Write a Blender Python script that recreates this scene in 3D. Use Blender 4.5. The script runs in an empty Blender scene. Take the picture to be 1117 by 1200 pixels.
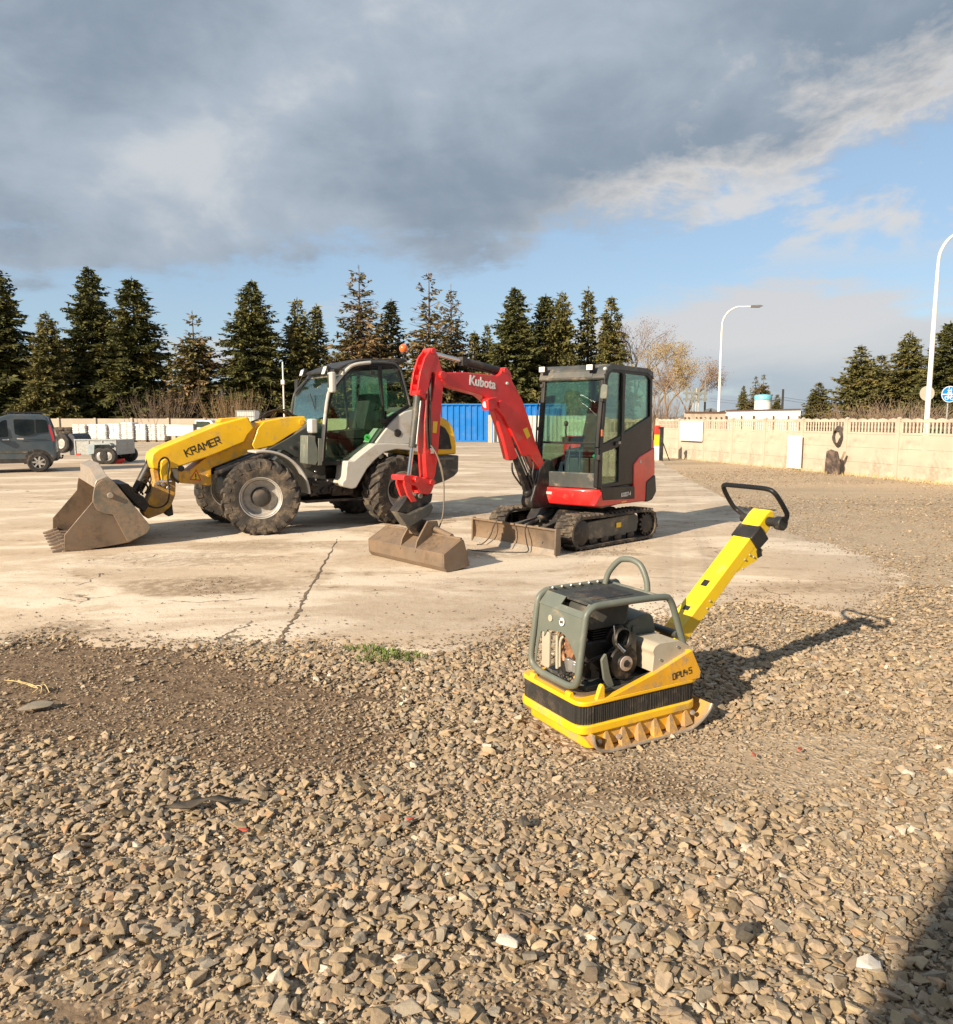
import bpy, bmesh, math, random
import numpy as np
from mathutils import Matrix, Vector, Euler
R=math.radians
random.seed(7); rng=np.random.default_rng(7)
scn=bpy.context.scene; col=scn.collection

# ------------------------------------------------------------------ camera model (photo is 1117 x 1200)
F=880.;YH=492.;CH=1.65
PH=math.atan((600-YH)/F); cP,sP=math.cos(PH),math.sin(PH)
def ray(px,py):
    x=(px-558.5)/F; y=(600-py)/F
    return (x, cP+y*sP, -sP+y*cP)
def at(px,py,z=0.):
    r=ray(px,py); t=(z-CH)/r[2]; return (r[0]*t,r[1]*t,z)
def dist(px,py,Y):                       # the point seen at px,py that stands Y metres ahead
    r=ray(px,py); t=Y/r[1]; return (r[0]*t,Y,CH+r[2]*t)
class Fr:                                # a machine's own ground frame: origin, heading
    def __init__(s,ox,oy,deg):
        s.o=(ox,oy); s.a=R(deg); s.u=(math.cos(s.a),math.sin(s.a)); s.v=(-math.sin(s.a),math.cos(s.a))
    def pl(s,px,py,v):                   # measured on the lengthwise plane y=v
        r=ray(px,py); num=v+s.o[0]*s.v[0]+s.o[1]*s.v[1]
        t=num/(r[0]*s.v[0]+r[1]*s.v[1]); X,Y,Z=r[0]*t,r[1]*t,CH+r[2]*t
        return ((X-s.o[0])*s.u[0]+(Y-s.o[1])*s.u[1], Z)
    def pu(s,px,py,u):                   # measured on the crosswise plane x=u
        r=ray(px,py); num=u+s.o[0]*s.u[0]+s.o[1]*s.u[1]
        t=num/(r[0]*s.u[0]+r[1]*s.u[1]); X,Y,Z=r[0]*t,r[1]*t,CH+r[2]*t
        return ((X-s.o[0])*s.v[0]+(Y-s.o[1])*s.v[1], Z)
    def gl(s,px,py,z=0):
        X,Y,_=at(px,py,z); return ((X-s.o[0])*s.u[0]+(Y-s.o[1])*s.u[1],(X-s.o[0])*s.v[0]+(Y-s.o[1])*s.v[1],z)
    def pv(s,px,py,v):
        u,z=s.pl(px,py,v); return (u,v,z)
def zm(x0,y0,w,n=1117.):
    k=w/n; return lambda pts:[(x0+x*k,y0+y*k) for x,y in pts]
def pp(fr,z,pts,v): return [fr.pl(x,y,v) for x,y in z(pts)]

# ------------------------------------------------------------------ materials
MATS={}
class N:                                  # tiny node-expression helper
    def __init__(s,nt): s.nt=nt
    def n(s,t,**k):
        q=s.nt.nodes.new(t)
        for a,b in k.items():
            if a=='ins':
                for i,v in b.items(): s.put(q.inputs[i],v)
            else: setattr(q,a,b)
        return q
    def put(s,sock,v):
        if isinstance(v,bpy.types.NodeSocket): s.nt.links.new(v,sock)
        else:
            if isinstance(v,(tuple,list)) and len(v)==3 and sock.type=='RGBA': v=(*v,1)
            sock.default_value=v
    def m(s,op,a,b=0.,c=0.,clamp=False):
        q=s.n('ShaderNodeMath',operation=op,use_clamp=clamp); s.put(q.inputs[0],a); s.put(q.inputs[1],b); s.put(q.inputs[2],c); return q.outputs[0]
    def mix(s,f,a,b,bt='MIX'):
        q=s.n('ShaderNodeMix',data_type='RGBA',blend_type=bt); s.put(q.inputs[0],f); s.put(q.inputs[6],a); s.put(q.inputs[7],b); return q.outputs[2]
    def noise(s,v,sc,det=4,rough=.55,dist=0):
        q=s.n('ShaderNodeTexNoise'); s.put(q.inputs['Vector'],v); s.put(q.inputs['Scale'],sc); s.put(q.inputs['Detail'],det); s.put(q.inputs['Roughness'],rough); s.put(q.inputs['Distortion'],dist); return q.outputs[0]
    def vor(s,v,sc,feat='F1',out=0,rnd=1):
        q=s.n('ShaderNodeTexVoronoi',feature=feat); s.put(q.inputs['Vector'],v); s.put(q.inputs['Scale'],sc); s.put(q.inputs['Randomness'],rnd); return q.outputs[out]
    def ss(s,v,a,b,lo=0.,hi=1.):
        q=s.n('ShaderNodeMapRange',interpolation_type='SMOOTHSTEP')
        for i,x in enumerate((v,a,b,lo,hi)): s.put(q.inputs[i],x)
        return q.outputs[0]
    def bump(s,h,st,d=.01,nrm=None):
        q=s.n('ShaderNodeBump'); s.put(q.inputs['Height'],h); s.put(q.inputs['Strength'],st); s.put(q.inputs['Distance'],d)
        if nrm: s.put(q.inputs['Normal'],nrm)
        return q.outputs[0]
def newmat(name):
    m=bpy.data.materials.new(name); m.use_nodes=True; nt=m.node_tree
    b=nt.nodes['Principled BSDF']; MATS[name]=m; return m,N(nt),b
def pm(name,c,rough=.5,metal=0,var=.12,vs=6,dirt=None,da=.0,ds=4,bump=0,bs=60,coat=0,spec=.5,fine=0):
    m,g,b=newmat(name)
    tc=g.n('ShaderNodeTexCoord').outputs['Object']
    nz=g.noise(tc,vs,5)
    f=g.ss(nz,.3,.7)
    lo=tuple(x*(1-var) for x in c); hi=tuple(min(1,x*(1+var)) for x in c)
    cc=g.mix(f,lo,hi)
    if dirt:
        d=g.noise(tc,ds,7,.65,.3)
        d=g.ss(d,.62-da*.35,.72-da*.2)
        d2=g.noise(tc,ds*9,4,.7)
        d=g.m('MULTIPLY',d,g.ss(d2,.25,.6))
        d=g.m('MULTIPLY',d,min(1,.35+da))
        cc=g.mix(d,cc,dirt)
        rr=g.m('ADD',rough,g.m('MULTIPLY',d,.35),clamp=True); g.put(b.inputs['Roughness'],rr)
    else: g.put(b.inputs['Roughness'],g.m('ADD',rough-.06,g.m('MULTIPLY',nz,.12)))
    if dirt and not bump:
        sc=g.n('ShaderNodeVectorMath',operation='MULTIPLY'); g.put(sc.inputs[0],tc); sc.inputs[1].default_value=(3,9,26)
        s1_=g.ss(g.noise(sc.outputs[0],3.5,6,.75,1.2),.66,.72); s2_=g.ss(g.noise(tc,1.7,3,.5),.45,.60)
        cc=g.mix(g.m('MULTIPLY',g.m('MULTIPLY',s1_,s2_),.55),cc,tuple(.5*(a_+b_) for a_,b_ in zip(c,dirt)))
        cc=g.mix(g.m('MULTIPLY',g.ss(g.noise(tc,1.1,6,.7),.42,.78),.30 if da>.09 else .12),cc,dirt)
    g.put(b.inputs['Base Color'],cc)
    b.inputs['Metallic'].default_value=metal; b.inputs['Coat Weight'].default_value=coat; b.inputs['Coat Roughness'].default_value=.12
    b.inputs['Specular IOR Level'].default_value=spec
    if bump:
        g.put(b.inputs['Normal'],g.bump(g.noise(tc,bs,5,.65),bump,.01))
    return m
DUST=(.36,.28,.19)
Y1=pm('yellow_paint',(.90,.53,.010),.42,0,.08,3,DUST,.26,5,coat=.25)
Y2=pm('bright_yellow_paint',(.88,.60,.015),.40,0,.07,3,DUST,.20,6,coat=.25)
Y3=pm('worn_yellow_paint',(.62,.34,.04),.6,0,.2,7,(.33,.22,.13),.75,5,.15,80)
OR=pm('orange_yellow_paint',(.84,.43,.012),.45,0,.1,5,DUST,.42,7,coat=.2)
RD=pm('red_paint',(.70,.020,.020),.40,0,.12,4,(.38,.15,.11),.22,5,coat=.4)
GY=pm('dark_grey_paint',(.050,.058,.058),.48,0,.15,5,DUST,.28,5)
GT=pm('green_grey_paint',(.135,.155,.135),.45,0,.08,6,DUST,.22,6)
LG=pm('light_grey_paint',(.50,.50,.47),.42,0,.06,4,DUST,.35,4)
BK=pm('black_plastic',(.018,.018,.018),.5,0,.2,8,(.16,.13,.10),.22,6)
BG=pm('black_gloss',(.012,.013,.015),.42,0,.1,4,DUST,.02,4,spec=.3)
RB=pm('rubber',(.036,.032,.029),.85,0,.25,12,(.185,.145,.105),.52,5,.3,70)
RBK=pm('ribbed_rubber',(.024,.022,.020),.8,0,.2,10,(.10,.08,.06),.35,9,.2,60)
ST=pm('bucket_steel',(.170,.130,.098),.42,.25,.3,3,(.24,.165,.105),.7,2.5,.2,50)
RBD=pm('dark_tyre',(.025,.024,.023),.8,0,.25,12,(.12,.10,.08),.3,5,.2,60)
STG=pm('grey_green_steel',(.14,.145,.12),.5,.2,.2,3,(.29,.21,.145),.75,2.2,.2,50)
ST2=pm('worn_edge_steel',(.42,.37,.31),.42,.4,.18,6,(.3,.22,.15),.5,6,.15,60)
GS=pm('bare_steel',(.50,.50,.49),.35,.8,.15,8,DUST,.25,8)
CHR=pm('chrome_rod',(.75,.75,.74),.12,1,.04,5)
RIM=pm('silver_rim',(.45,.445,.43),.45,.3,.15,6,(.30,.25,.19),.45,6)
HUB=pm('dark_hub',(.040,.036,.033),.7,0,.2,9,(.2,.16,.12),.25,7)
BLK2=pm('greasy_black',(.014,.014,.015),.5,0,.3,15,(.14,.10,.07),.35,9)
BRS=pm('rusty_copper',(.36,.18,.09),.5,.5,.4,30,(.15,.09,.06),.5,20)
BEI=pm('beige_cover',(.44,.40,.32),.5,0,.07,7,DUST,.25,6)
WH=pm('white_paint',(.80,.79,.76),.5,0,.04,4,DUST,.10,3)
SCR=pm('scuffed_yellow',(.72,.50,.02),.5,0,.12,9,(.32,.20,.10),.5,9)
WHL=pm('white_vinyl',(.82,.82,.80),.4,0,.02)
INK=pm('black_vinyl',(.02,.02,.02),.5,0,.05)
YST=pm('yellow_sticker',(.85,.55,.03),.45,0,.05)
GST=pm('green_sticker',(.05,.55,.09),.45,0,.05)
RST=pm('red_sticker',(.70,.05,.03),.45,0,.05)
ORL=pm('orange_lens',(.80,.16,.04),.2,0,.05,coat=.6)
LEN=pm('lamp_lens',(.80,.80,.78),.12,0,.04,coat=.7)
RLN=pm('red_lens',(.45,.02,.02),.2,0,.1,coat=.6)
CARP=pm('car_paint',(.060,.085,.105),.30,.35,.06,2,DUST,.10,2,coat=.7)
SEAT=pm('seat_fabric',(.035,.035,.037),.85,0,.2,12)
BAG=pm('white_bag',(.74,.735,.72),.75,0,.05,3,(.55,.50,.43),.3,3,.35,6)
FIX=pm('hose_rubber',(.016,.016,.016),.55,0,.2,12,(.2,.15,.1),.2,9)
GLV=pm('galvanised',(.36,.38,.38),.5,.45,.14,14,DUST,.15,3)
BLU=pm('blue_sheet',(.008,.175,.55),.42,.0,.06,.8,(.2,.25,.35),.10,.6)
PAL=pm('pale_sheet',(.50,.53,.50),.55,0,.05,1,(.4,.38,.33),.2,1)
CRE=pm('cream_concrete',(.51,.435,.35),.9,0,.10,.8,(.30,.25,.19),.38,1.3,.35,30)
CRL=pm('low_wall_concrete',(.48,.41,.33),.9,0,.1,.6,(.3,.25,.2),.35,.6,.2,10)
WOOD=pm('wood',(.30,.21,.13),.8,0,.2,8,bump=.3,bs=30)
BARK=pm('bark',(.11,.075,.05),.95,0,.3,6,bump=.5,bs=14)
SGB=pm('sign_blue',(.01,.24,.62),.45,0,.05)
SGG=pm('sign_back_grey',(.46,.43,.35),.6,0,.05)
TWG=pm('pale_twig',(.20,.145,.105),.9,0,.25,3)
TWY=pm('budding_twig',(.27,.185,.10),.9,0,.3,1.2)
STRAW=pm('straw',(.50,.38,.18),.9,0,.25,5)
GRN=pm('green_blade',(.12,.17,.035),.8,0,.35,3)
GRYB=pm('wire_mesh',(.05,.053,.050),.6,.1,.2,30,(.16,.15,.12),.3,9,.5,160)
CLOTH=pm('hivis_cloth',(.45,.60,.06),.8,0,.1)
GRAG=pm('green_rag',(.02,.30,.18),.8,0,.2,9)
SHEET=pm('render_wall',(.50,.47,.42),.85,0,.1,2)
def glass(name,tint,refl=.08,rough=.02):
    m,g,b=newmat(name); nt=m.node_tree; nt.nodes.remove(b)
    t=g.n('ShaderNodeBsdfTransparent'); t.inputs[0].default_value=(*tint,1)
    gl=g.n('ShaderNodeBsdfGlossy'); gl.inputs[0].default_value=(.95,1,.97,1); gl.inputs[1].default_value=rough
    fr=g.n('ShaderNodeFresnel'); fr.inputs[0].default_value=1.5
    f=g.m('ADD',g.m('MULTIPLY',fr.outputs[0],.62),refl,clamp=True)
    mx=g.n('ShaderNodeMixShader'); g.put(mx.inputs[0],f); g.put(mx.inputs[1],t.outputs[0]); g.put(mx.inputs[2],gl.outputs[0])
    g.put(nt.nodes['Material Output'].inputs[0],mx.outputs[0]); return m
GL=glass('tinted_glass',(.76,.88,.78),.01); GLF=glass('windscreen_glass',(.82,.95,.90),.03); GLD=glass('car_glass',(.30,.38,.34),.06)
MIR,_g,_b=newmat('mirror'); _b.inputs['Metallic'].default_value=1; _b.inputs['Roughness'].default_value=.05; _b.inputs['Base Color'].default_value=(.8,.8,.8,1)

# ------------------------------------------------------------------ mesh builder
def sp(P,n=6,closed=False):
    P=[Vector(p) for p in P]; out=[]; L=len(P)
    for i in range(L if closed else L-1):
        if closed: a,b,c,d=P[i-1],P[i],P[(i+1)%L],P[(i+2)%L]
        else: a,b,c,d=P[max(i-1,0)],P[i],P[i+1],P[min(i+2,L-1)]
        for k in range(n):
            t=k/n; out.append(.5*((2*b)+(c-a)*t+(2*a-5*b+4*c-d)*t*t+(3*b-a-3*c+d)*t**3))
    if not closed: out.append(P[-1])
    return out
def rnd(poly,r,n=3):                     # round the corners of a polygon of 2-tuples
    out=[]; L=len(poly)
    for i in range(L):
        p=Vector(poly[i]); a=Vector(poly[i-1])-p; b=Vector(poly[(i+1)%L])-p
        ra=min(r,a.length*.45); rb=min(r,b.length*.45)
        A=p+a.normalized()*ra; B=p+b.normalized()*rb
        for k in range(n+1):
            t=k/n; q=(1-t)**2*A+2*t*(1-t)*p+t*t*B; out.append((q.x,q.y))
    return out
class MB:
    def __init__(s): s.v=[]; s.f=[]
    def add(s,vs,fs):
        o=len(s.v); s.v+= [tuple(v) for v in vs]; s.f+=[tuple(i+o for i in f) for f in fs]; return s
    def box(s,c,d,rot=None):
        x,y,z=d[0]/2,d[1]/2,d[2]/2
        vs=[Vector(p) for p in [(-x,-y,-z),(x,-y,-z),(x,y,-z),(-x,y,-z),(-x,-y,z),(x,-y,z),(x,y,z),(-x,y,z)]]
        if rot is not None:
            M=rot if isinstance(rot,Matrix) else Euler([R(a) for a in rot]).to_matrix()
            vs=[M@p for p in vs]
        c=Vector(c); return s.add([p+c for p in vs],[(0,3,2,1),(4,5,6,7),(0,1,5,4),(1,2,6,5),(2,3,7,6),(3,0,4,7)])
    def prism(s,poly,a,b,axis='y'):
        n=len(poly)
        mk={'y':lambda p,t:(p[0],t,p[1]),'z':lambda p,t:(p[0],p[1],t),'x':lambda p,t:(t,p[0],p[1])}[axis]
        vs=[mk(p,a) for p in poly]+[mk(p,b) for p in poly]
        return s.add(vs,[tuple(range(n)),tuple(range(2*n-1,n-1,-1))]+[(i,n+i,n+(i+1)%n,(i+1)%n) for i in range(n)])
    def ring(s,o,i,a,b,axis='y'):
        n=len(o); assert n==len(i)
        mk={'y':lambda p,t:(p[0],t,p[1]),'z':lambda p,t:(p[0],p[1],t),'x':lambda p,t:(t,p[0],p[1])}[axis]
        vs=[mk(p,a) for p in o]+[mk(p,a) for p in i]+[mk(p,b) for p in o]+[mk(p,b) for p in i]; fs=[]
        for k in range(n):
            j=(k+1)%n
            fs+=[(k,j,n+j,n+k),(2*n+k,3*n+k,3*n+j,2*n+j),(k,2*n+k,2*n+j,j),(n+k,n+j,3*n+j,3*n+k)]
        return s.add(vs,fs)
    def hexa(s,q0,q1):
        return s.add(list(q0)+list(q1),[(0,1,2,3),(7,6,5,4),(0,4,5,1),(1,5,6,2),(2,6,7,3),(3,7,4,0)])
    def tube(s,path,r,n=8,closed=False):
        P=[Vector(p) for p in path]; L=len(P); rs=r if isinstance(r,(list,tuple)) else [r]*L
        T=[]
        for i in range(L):
            if closed: t=P[(i+1)%L]-P[i-1]
            else: t=P[min(i+1,L-1)]-P[max(i-1,0)]
            T.append(t.normalized() if t.length>1e-9 else Vector((0,0,1)))
        nrm=T[0].orthogonal().normalized(); vs=[]
        for i in range(L):
            nrm=(nrm-T[i]*nrm.dot(T[i])); nrm=nrm.normalized() if nrm.length>1e-6 else T[i].orthogonal().normalized()
            b=T[i].cross(nrm)
            for k in range(n):
                a=2*math.pi*k/n; vs.append(P[i]+(nrm*math.cos(a)+b*math.sin(a))*rs[i])
        fs=[]
        for i in range(L if closed else L-1):
            j=(i+1)%L
            for k in range(n): fs.append((i*n+k,i*n+(k+1)%n,j*n+(k+1)%n,j*n+k))
        if not closed: fs+= [tuple(range(n-1,-1,-1)),tuple(range((L-1)*n,L*n))]
        return s.add(vs,fs)
    def cyl(s,a,b,r,r1=None,n=16):
        return s.tube([a,b],[r,r if r1 is None else r1],n)
    def lathe(s,prof,c,ax,n=32,closed=False):      # prof: (radius, along axis)
        c=Vector(c); ax=Vector(ax).normalized(); e=ax.orthogonal().normalized(); g=ax.cross(e); vs=[]; m=len(prof)
        for k in range(n):
            a=2*math.pi*k/n; d=e*math.cos(a)+g*math.sin(a)
            for r,t in prof: vs.append(c+d*max(r,1e-4)+ax*t)
        fs=[]
        for k in range(n):
            k2=(k+1)%n
            for i in range(m if closed else m-1):
                j=(i+1)%m; fs.append((k*m+i,k*m+j,k2*m+j,k2*m+i))
        return s.add(vs,fs)
    def bar(s,a,b,w,h,up=(0,0,1)):
        a=Vector(a); b=Vector(b); t=(b-a).normalized(); up=Vector(up); sd=t.cross(up)
        sd=sd.normalized() if sd.length>1e-5 else t.orthogonal().normalized()
        uu=sd.cross(t); q=lambda p:[p+sd*w/2*i+uu*h/2*j for i,j in ((-1,-1),(1,-1),(1,1),(-1,1))]
        return s.hexa(q(a),q(b))
    def ball(s,c,r,n=10,sq=(1,1,1)):
        prof=[(math.sin(math.pi*i/n)*r,-math.cos(math.pi*i/n)*r) for i in range(n+1)]
        o=len(s.v); s.lathe(prof,(0,0,0),(0,0,1),n*2)
        for i in range(o,len(s.v)): x,y,z=s.v[i]; s.v[i]=(c[0]+x*sq[0],c[1]+y*sq[1],c[2]+z*sq[2])
        return s
    def rotz(s,deg,o=0):
        c,q=math.cos(R(deg)),math.sin(R(deg)); s.v[o:]=[(x*c-y*q,x*q+y*c,z if z<1.3 else 1.3+(z-1.3)*.935) for x,y,z in s.v[o:]]; return s
    def xf(s,M,o=0):
        s.v[o:]=[tuple(M@Vector(p)) for p in s.v[o:]]; return s
    def build(s,name,mat,parent=None,bevel=0,seg=2,sharp=35,weld=True,loc=None,rot=None,label=None):
        me=bpy.data.meshes.new(name); me.from_pydata(s.v,[],s.f)
        if weld:
            bm=bmesh.new(); bm.from_mesh(me)
            bmesh.ops.remove_doubles(bm,verts=bm.verts,dist=1e-5)
            bmesh.ops.recalc_face_normals(bm,faces=bm.faces); bm.to_mesh(me); bm.free()
        me.materials.append(mat)
        me.shade_smooth(); me.set_sharp_from_angle(angle=R(sharp))
        o=bpy.data.objects.new(name,me); col.objects.link(o); o.parent=parent
        if loc: o.location=loc
        if rot: o.rotation_euler=[R(a) for a in rot]
        if bevel:
            b=o.modifiers.new('b','BEVEL'); b.width=bevel; b.segments=seg; b.limit_method='ANGLE'; b.angle_limit=R(38); b.use_clamp_overlap=True; b.harden_normals=False
        if label: o['label']=label
        return o
def tag(o,label,cat=None,group=None,kind=None):
    if label: o['label']=label
    if cat: o['category']=cat
    if group: o['group']=group
    if kind: o['kind']=kind
    return o
def struct(o): o['kind']='structure'; return o
def thing(name,label,cat,loc=(0,0,0),rz=0,group=None):
    o=bpy.data.objects.new(name,None); col.objects.link(o); o.location=loc; o.rotation_euler=(0,0,R(rz)); o.empty_display_size=.3
    return tag(o,label,cat,group)
def frthing(name,label,cat,fr): return thing(name,label,cat,(fr.o[0],fr.o[1],0),math.degrees(fr.a))
def dup(root,label=None,loc=None,rz=None,scale=None,parent=None):
    r=root.copy(); col.objects.link(r); r.parent=parent
    if loc: r.location=loc
    if rz is not None: r.rotation_euler=(r.rotation_euler[0],r.rotation_euler[1],R(rz))
    if scale: r.scale=scale if isinstance(scale,(tuple,list)) else (scale,)*3
    if label: r['label']=label
    for ch in list(root.children):
        dup(ch,parent=r)
    return r
def text(s,size,mat,parent,M,name='lettering',bold=.0,depth=.002,sx=1.0):
    cu=bpy.data.curves.new('t','FONT'); cu.body=s; cu.size=size; cu.extrude=depth; cu.offset=bold; cu.align_x='CENTER'; cu.align_y='CENTER'
    t=bpy.data.objects.new('t',cu); col.objects.link(t)
    dg=bpy.context.evaluated_depsgraph_get(); me=bpy.data.meshes.new_from_object(t.evaluated_get(dg))
    bpy.data.objects.remove(t); me.transform(M@Matrix.Diagonal((sx,1,1,1)))
    me.materials.clear(); me.materials.append(mat); me.name=name
    o=bpy.data.objects.new(name,me); col.objects.link(o); o.parent=parent; return o
def face_m(o,xd,n):                       # text matrix: origin, reading direction, outward normal
    xd=Vector(xd).normalized(); n=Vector(n).normalized(); yd=n.cross(xd).normalized()
    m=Matrix((xd,yd,n)).transposed().to_4x4(); m.translation=Vector(o); return m
GLY={'K':[[(0,0),(0,1)],[(.7,1),(0,.5)],[(.1,.5),(.7,0)]],'R':[[(0,0),(0,1),(.65,1),(.65,.5),(0,.5)],[(.3,.5),(.7,0)]],'A':[[(0,0),(.3,1),(.42,1),(.72,0)],[(.12,.3),(.6,.3)]],
 'M':[[(0,0),(0,1),(.38,.45),(.76,1),(.76,0)]],'E':[[(.65,1),(0,1),(0,0),(.65,0)],[(0,.5),(.55,.5)]],
 'D':[[(0,0),(0,1),(.6,1),(.6,0),(0,0)]],'P':[[(0,0),(0,1),(.6,1),(.6,.45),(0,.45)]],'U':[[(0,1),(0,0),(.6,0),(.6,1)]],'4':[[(0,1),(0,.42),(.62,.42)],[(.46,.72),(.46,0)]],'5':[[(.6,1),(0,1),(0,.55),(.6,.55),(.6,0),(0,0)]]}
def glyphs(s,h,mat,parent,M,w=.13,gap=.28,depth=.003):
    mb=MB(); x=0
    for ch in s:
        g=GLY[ch]; mx=max(p[0] for st in g for p in st)
        for st in g:
            for a,b in zip(st,st[1:]):
                A=Vector((x+a[0]*h,a[1]*h,0)); B=Vector((x+b[0]*h,b[1]*h,0)); t=(B-A).normalized()*w*h*.5
                mb.bar(A-t,B+t,w*h,depth,(0,0,1))
        x+=(mx+gap)*h
    mb.xf(M@Matrix.Translation((-(x-gap*h)/2,-h/2,0)))
    return mb.build('lettering',mat,parent,weld=False)
# ================================================================== vibratory plate (near, right of centre)
PF=Fr(.512,3.535,29.5)
z5=zm(590,640,260); z6=zm(760,540,180,982)
def pz(z,x,y): return z([(x,y)])[0]
pc=frthing('plate_compactor','yellow vibratory plate compactor with a grey tube frame and raised handle on the gravel','plate compactor',PF)
# bottom plate, turned up at both ends
prof=[(.045,.105),(.05,.07),(.065,.040),(.095,.018),(.14,.004),(.22,.0),(.66,.0),(.72,.008),(.78,.036),(.83,.075),(.855,.115)]
th=[(x+.004,z+.018) for x,z in prof]
w=[]
mb=MB()
mb.prism(prof+[(.845,.128)]+[(x,z+.016) for x,z in prof[::-1][1:-1]]+[(.058,.112)],-.045,.585)
mb.build('base_plate',Y3,pc,bevel=.004)
mb=MB().tube(sp([(x,-.046,z+.008) for x,z in prof],3),.009,8).tube(sp([(x,.586,z+.008) for x,z in prof],3),.009,8)
mb.build('edge_strip',ST2,pc)
# lower mass
def rr(x0,x1,y0,y1,r): return rnd([(x0,y0),(x1,y0),(x1,y1),(x0,y1)],r,5)
mb=MB(); 
mb.prism(rr(.05,.77,.0,.54,.05),.02,.12,'z')
mb.build('exciter_housing',OR,pc,bevel=.006)
MB().prism(rr(-.012,.79,-.012,.552,.08),.102,.148,'z').build('lower_band',Y1,pc,bevel=.008,seg=3)
# gussets on both long sides
for sgn,y0,yo in ((1,.0,-.040),(-1,.54,.580)):
    for k in range(6):
        x=.155+k*.108
        m=MB()
        a=(x,y0,.128); b=(x-.03,yo,.016+ (0 if x<.68 else .012)); c=(x+.03,yo,.016+(0 if x<.66 else .02)); d=(x-.028,y0,.02); e=(x+.028,y0,.02)
        m.add([a,b,c,d,e,(x,y0+.01*sgn,.05)],[(0,1,2),(0,2,4),(0,3,1),(1,3,4,2),(0,4,3)])
        m.build('gusset',Y3,pc,weld=False)
    for x in (.105,.23,.74):
        MB().lathe([(0,.014),(.013,.012),(.015,0)],(x,y0+(-.014 if sgn>0 else .014),.055 if x<.7 else .08),(0,-.5*sgn,.8),10).build('bolt',ST2,pc)
# rubber skirt with vertical ribs
base=rr(.0,.795,.005,.545,.08)
pts=[]
P2=[Vector(p) for p in base]; per=[]
for i in range(len(P2)):
    a=P2[i]; b=P2[(i+1)%len(P2)]; n=max(1,int((b-a).length/.006))
    for k in range(n): per.append(a.lerp(b,k/n))
cen=Vector((.4,.275)); out=[]
for i,p in enumerate(per):
    t=(per[(i+1)%len(per)]-per[i-1]).normalized(); nn=Vector((t.y,-t.x)); r=rng.random()*.002
    q=p+nn*((i%2)*.003+r); out.append((q.x,q.y))
MB().prism(out,.147,.246,'z').build('rubber_skirt',RBK,pc,weld=False)
# deck
MB().prism(rr(-.004,.81,-.004,.554,.075),.244,.268,'z').build('deck',Y1,pc,bevel=.006,seg=3)
MB().prism(rr(.03,.72,.07,.50,.05),.268,.276,'z').build('deck_liner',ST,pc)
for y0,y1 in ((-.004,.03),(.52,.554)):
    m=MB(); poly=[(.13,.266),(.80,.262),(.805,.30),(.735,.428),(.48,.345),(.19,.272)]
    m.prism(poly,y0,y1); m.build('side_panel',OR,pc,bevel=.006)
m=MB().add([(.735,.0,.43),(.735,.55,.43),(.81,.55,.268),(.81,.0,.268),(.70,.02,.43),(.70,.53,.43),(.77,.53,.268),(.77,.02,.268)],[(0,1,2,3),(7,6,5,4),(0,3,7,4),(1,5,6,2),(0,4,5,1),(3,2,6,7)])
m.build('rear_panel',OR,pc,bevel=.004)
MB().prism([(.10,.265),(.155,.265),(.152,.33),(.142,.342),(.128,.338),(.12,.32)],.005,.028).build('lashing_lug',Y1,pc,bevel=.005)
MB().prism([(-.0,.265),(.035,.265),(.03,.29),(.008,.292)],.10,.14).build('frame_foot',Y1,pc,bevel=.004)
MB().prism([(-.0,.265),(.035,.265),(.03,.29),(.008,.292)],.42,.46).build('frame_foot',Y1,pc,bevel=.004)
# lettering DPU45 on the near side panel
glyphs('DPU45',.032,INK,pc,face_m((.665,-.0055,.312),(1,0,.12),(0,-1,0)),w=.085,gap=.30,depth=.002)
# roll frame: front hoop + two top rails going back
yn,yf=.065,.485; tr=.018
hoop=[(.745,yn,.425),(.70,yn,.54),(.655,yn,.655),(.625,yn,.705),(.58,yn,.722),(.40,yn,.728),(.17,yn,.728),(.115,yn,.722),(.078,yn,.695),(.066,yn,.65),
      (.045,yn,.50),(.03,yn,.385),(.028,yn+.02,.335),(.03,yn+.075,.313),(.03,.20,.31),(.03,.36,.31),(.03,yf-.075,.313),(.028,yf-.02,.335),(.03,yf,.385),(.045,yf,.50),
      (.066,yf,.65),(.078,yf,.695),(.115,yf,.722),(.17,yf,.728),(.40,yf,.728),(.58,yf,.722),(.625,yf,.705),(.70,yf,.54),(.745,yf,.425)]
MB().tube(sp(hoop,4),tr,12).build('tube_frame',GT,pc)
MB().tube([(.56,yn,.722),(.56,yf,.722)],.014,10).build('cross_tube',GT,pc)
eye=[(.50,.445,.73),(.515,.43,.80),(.54,.38,.868),(.55,.33,.885),(.56,.28,.885),(.57,.23,.86),(.575,.19,.79),(.575,.18,.73)]
MB().tube(sp(eye,4),.0165,12).build('lifting_eye',GT,pc)
# front sheet with cut-outs + chamfer
def plate_holes(name,poly_parts,x,t,mat):
    m=MB()
    for poly in poly_parts: m.prism(poly,x,x+t,'x')
    return m.build(name,mat,pc,bevel=.0015)
fs=MB()
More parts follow.
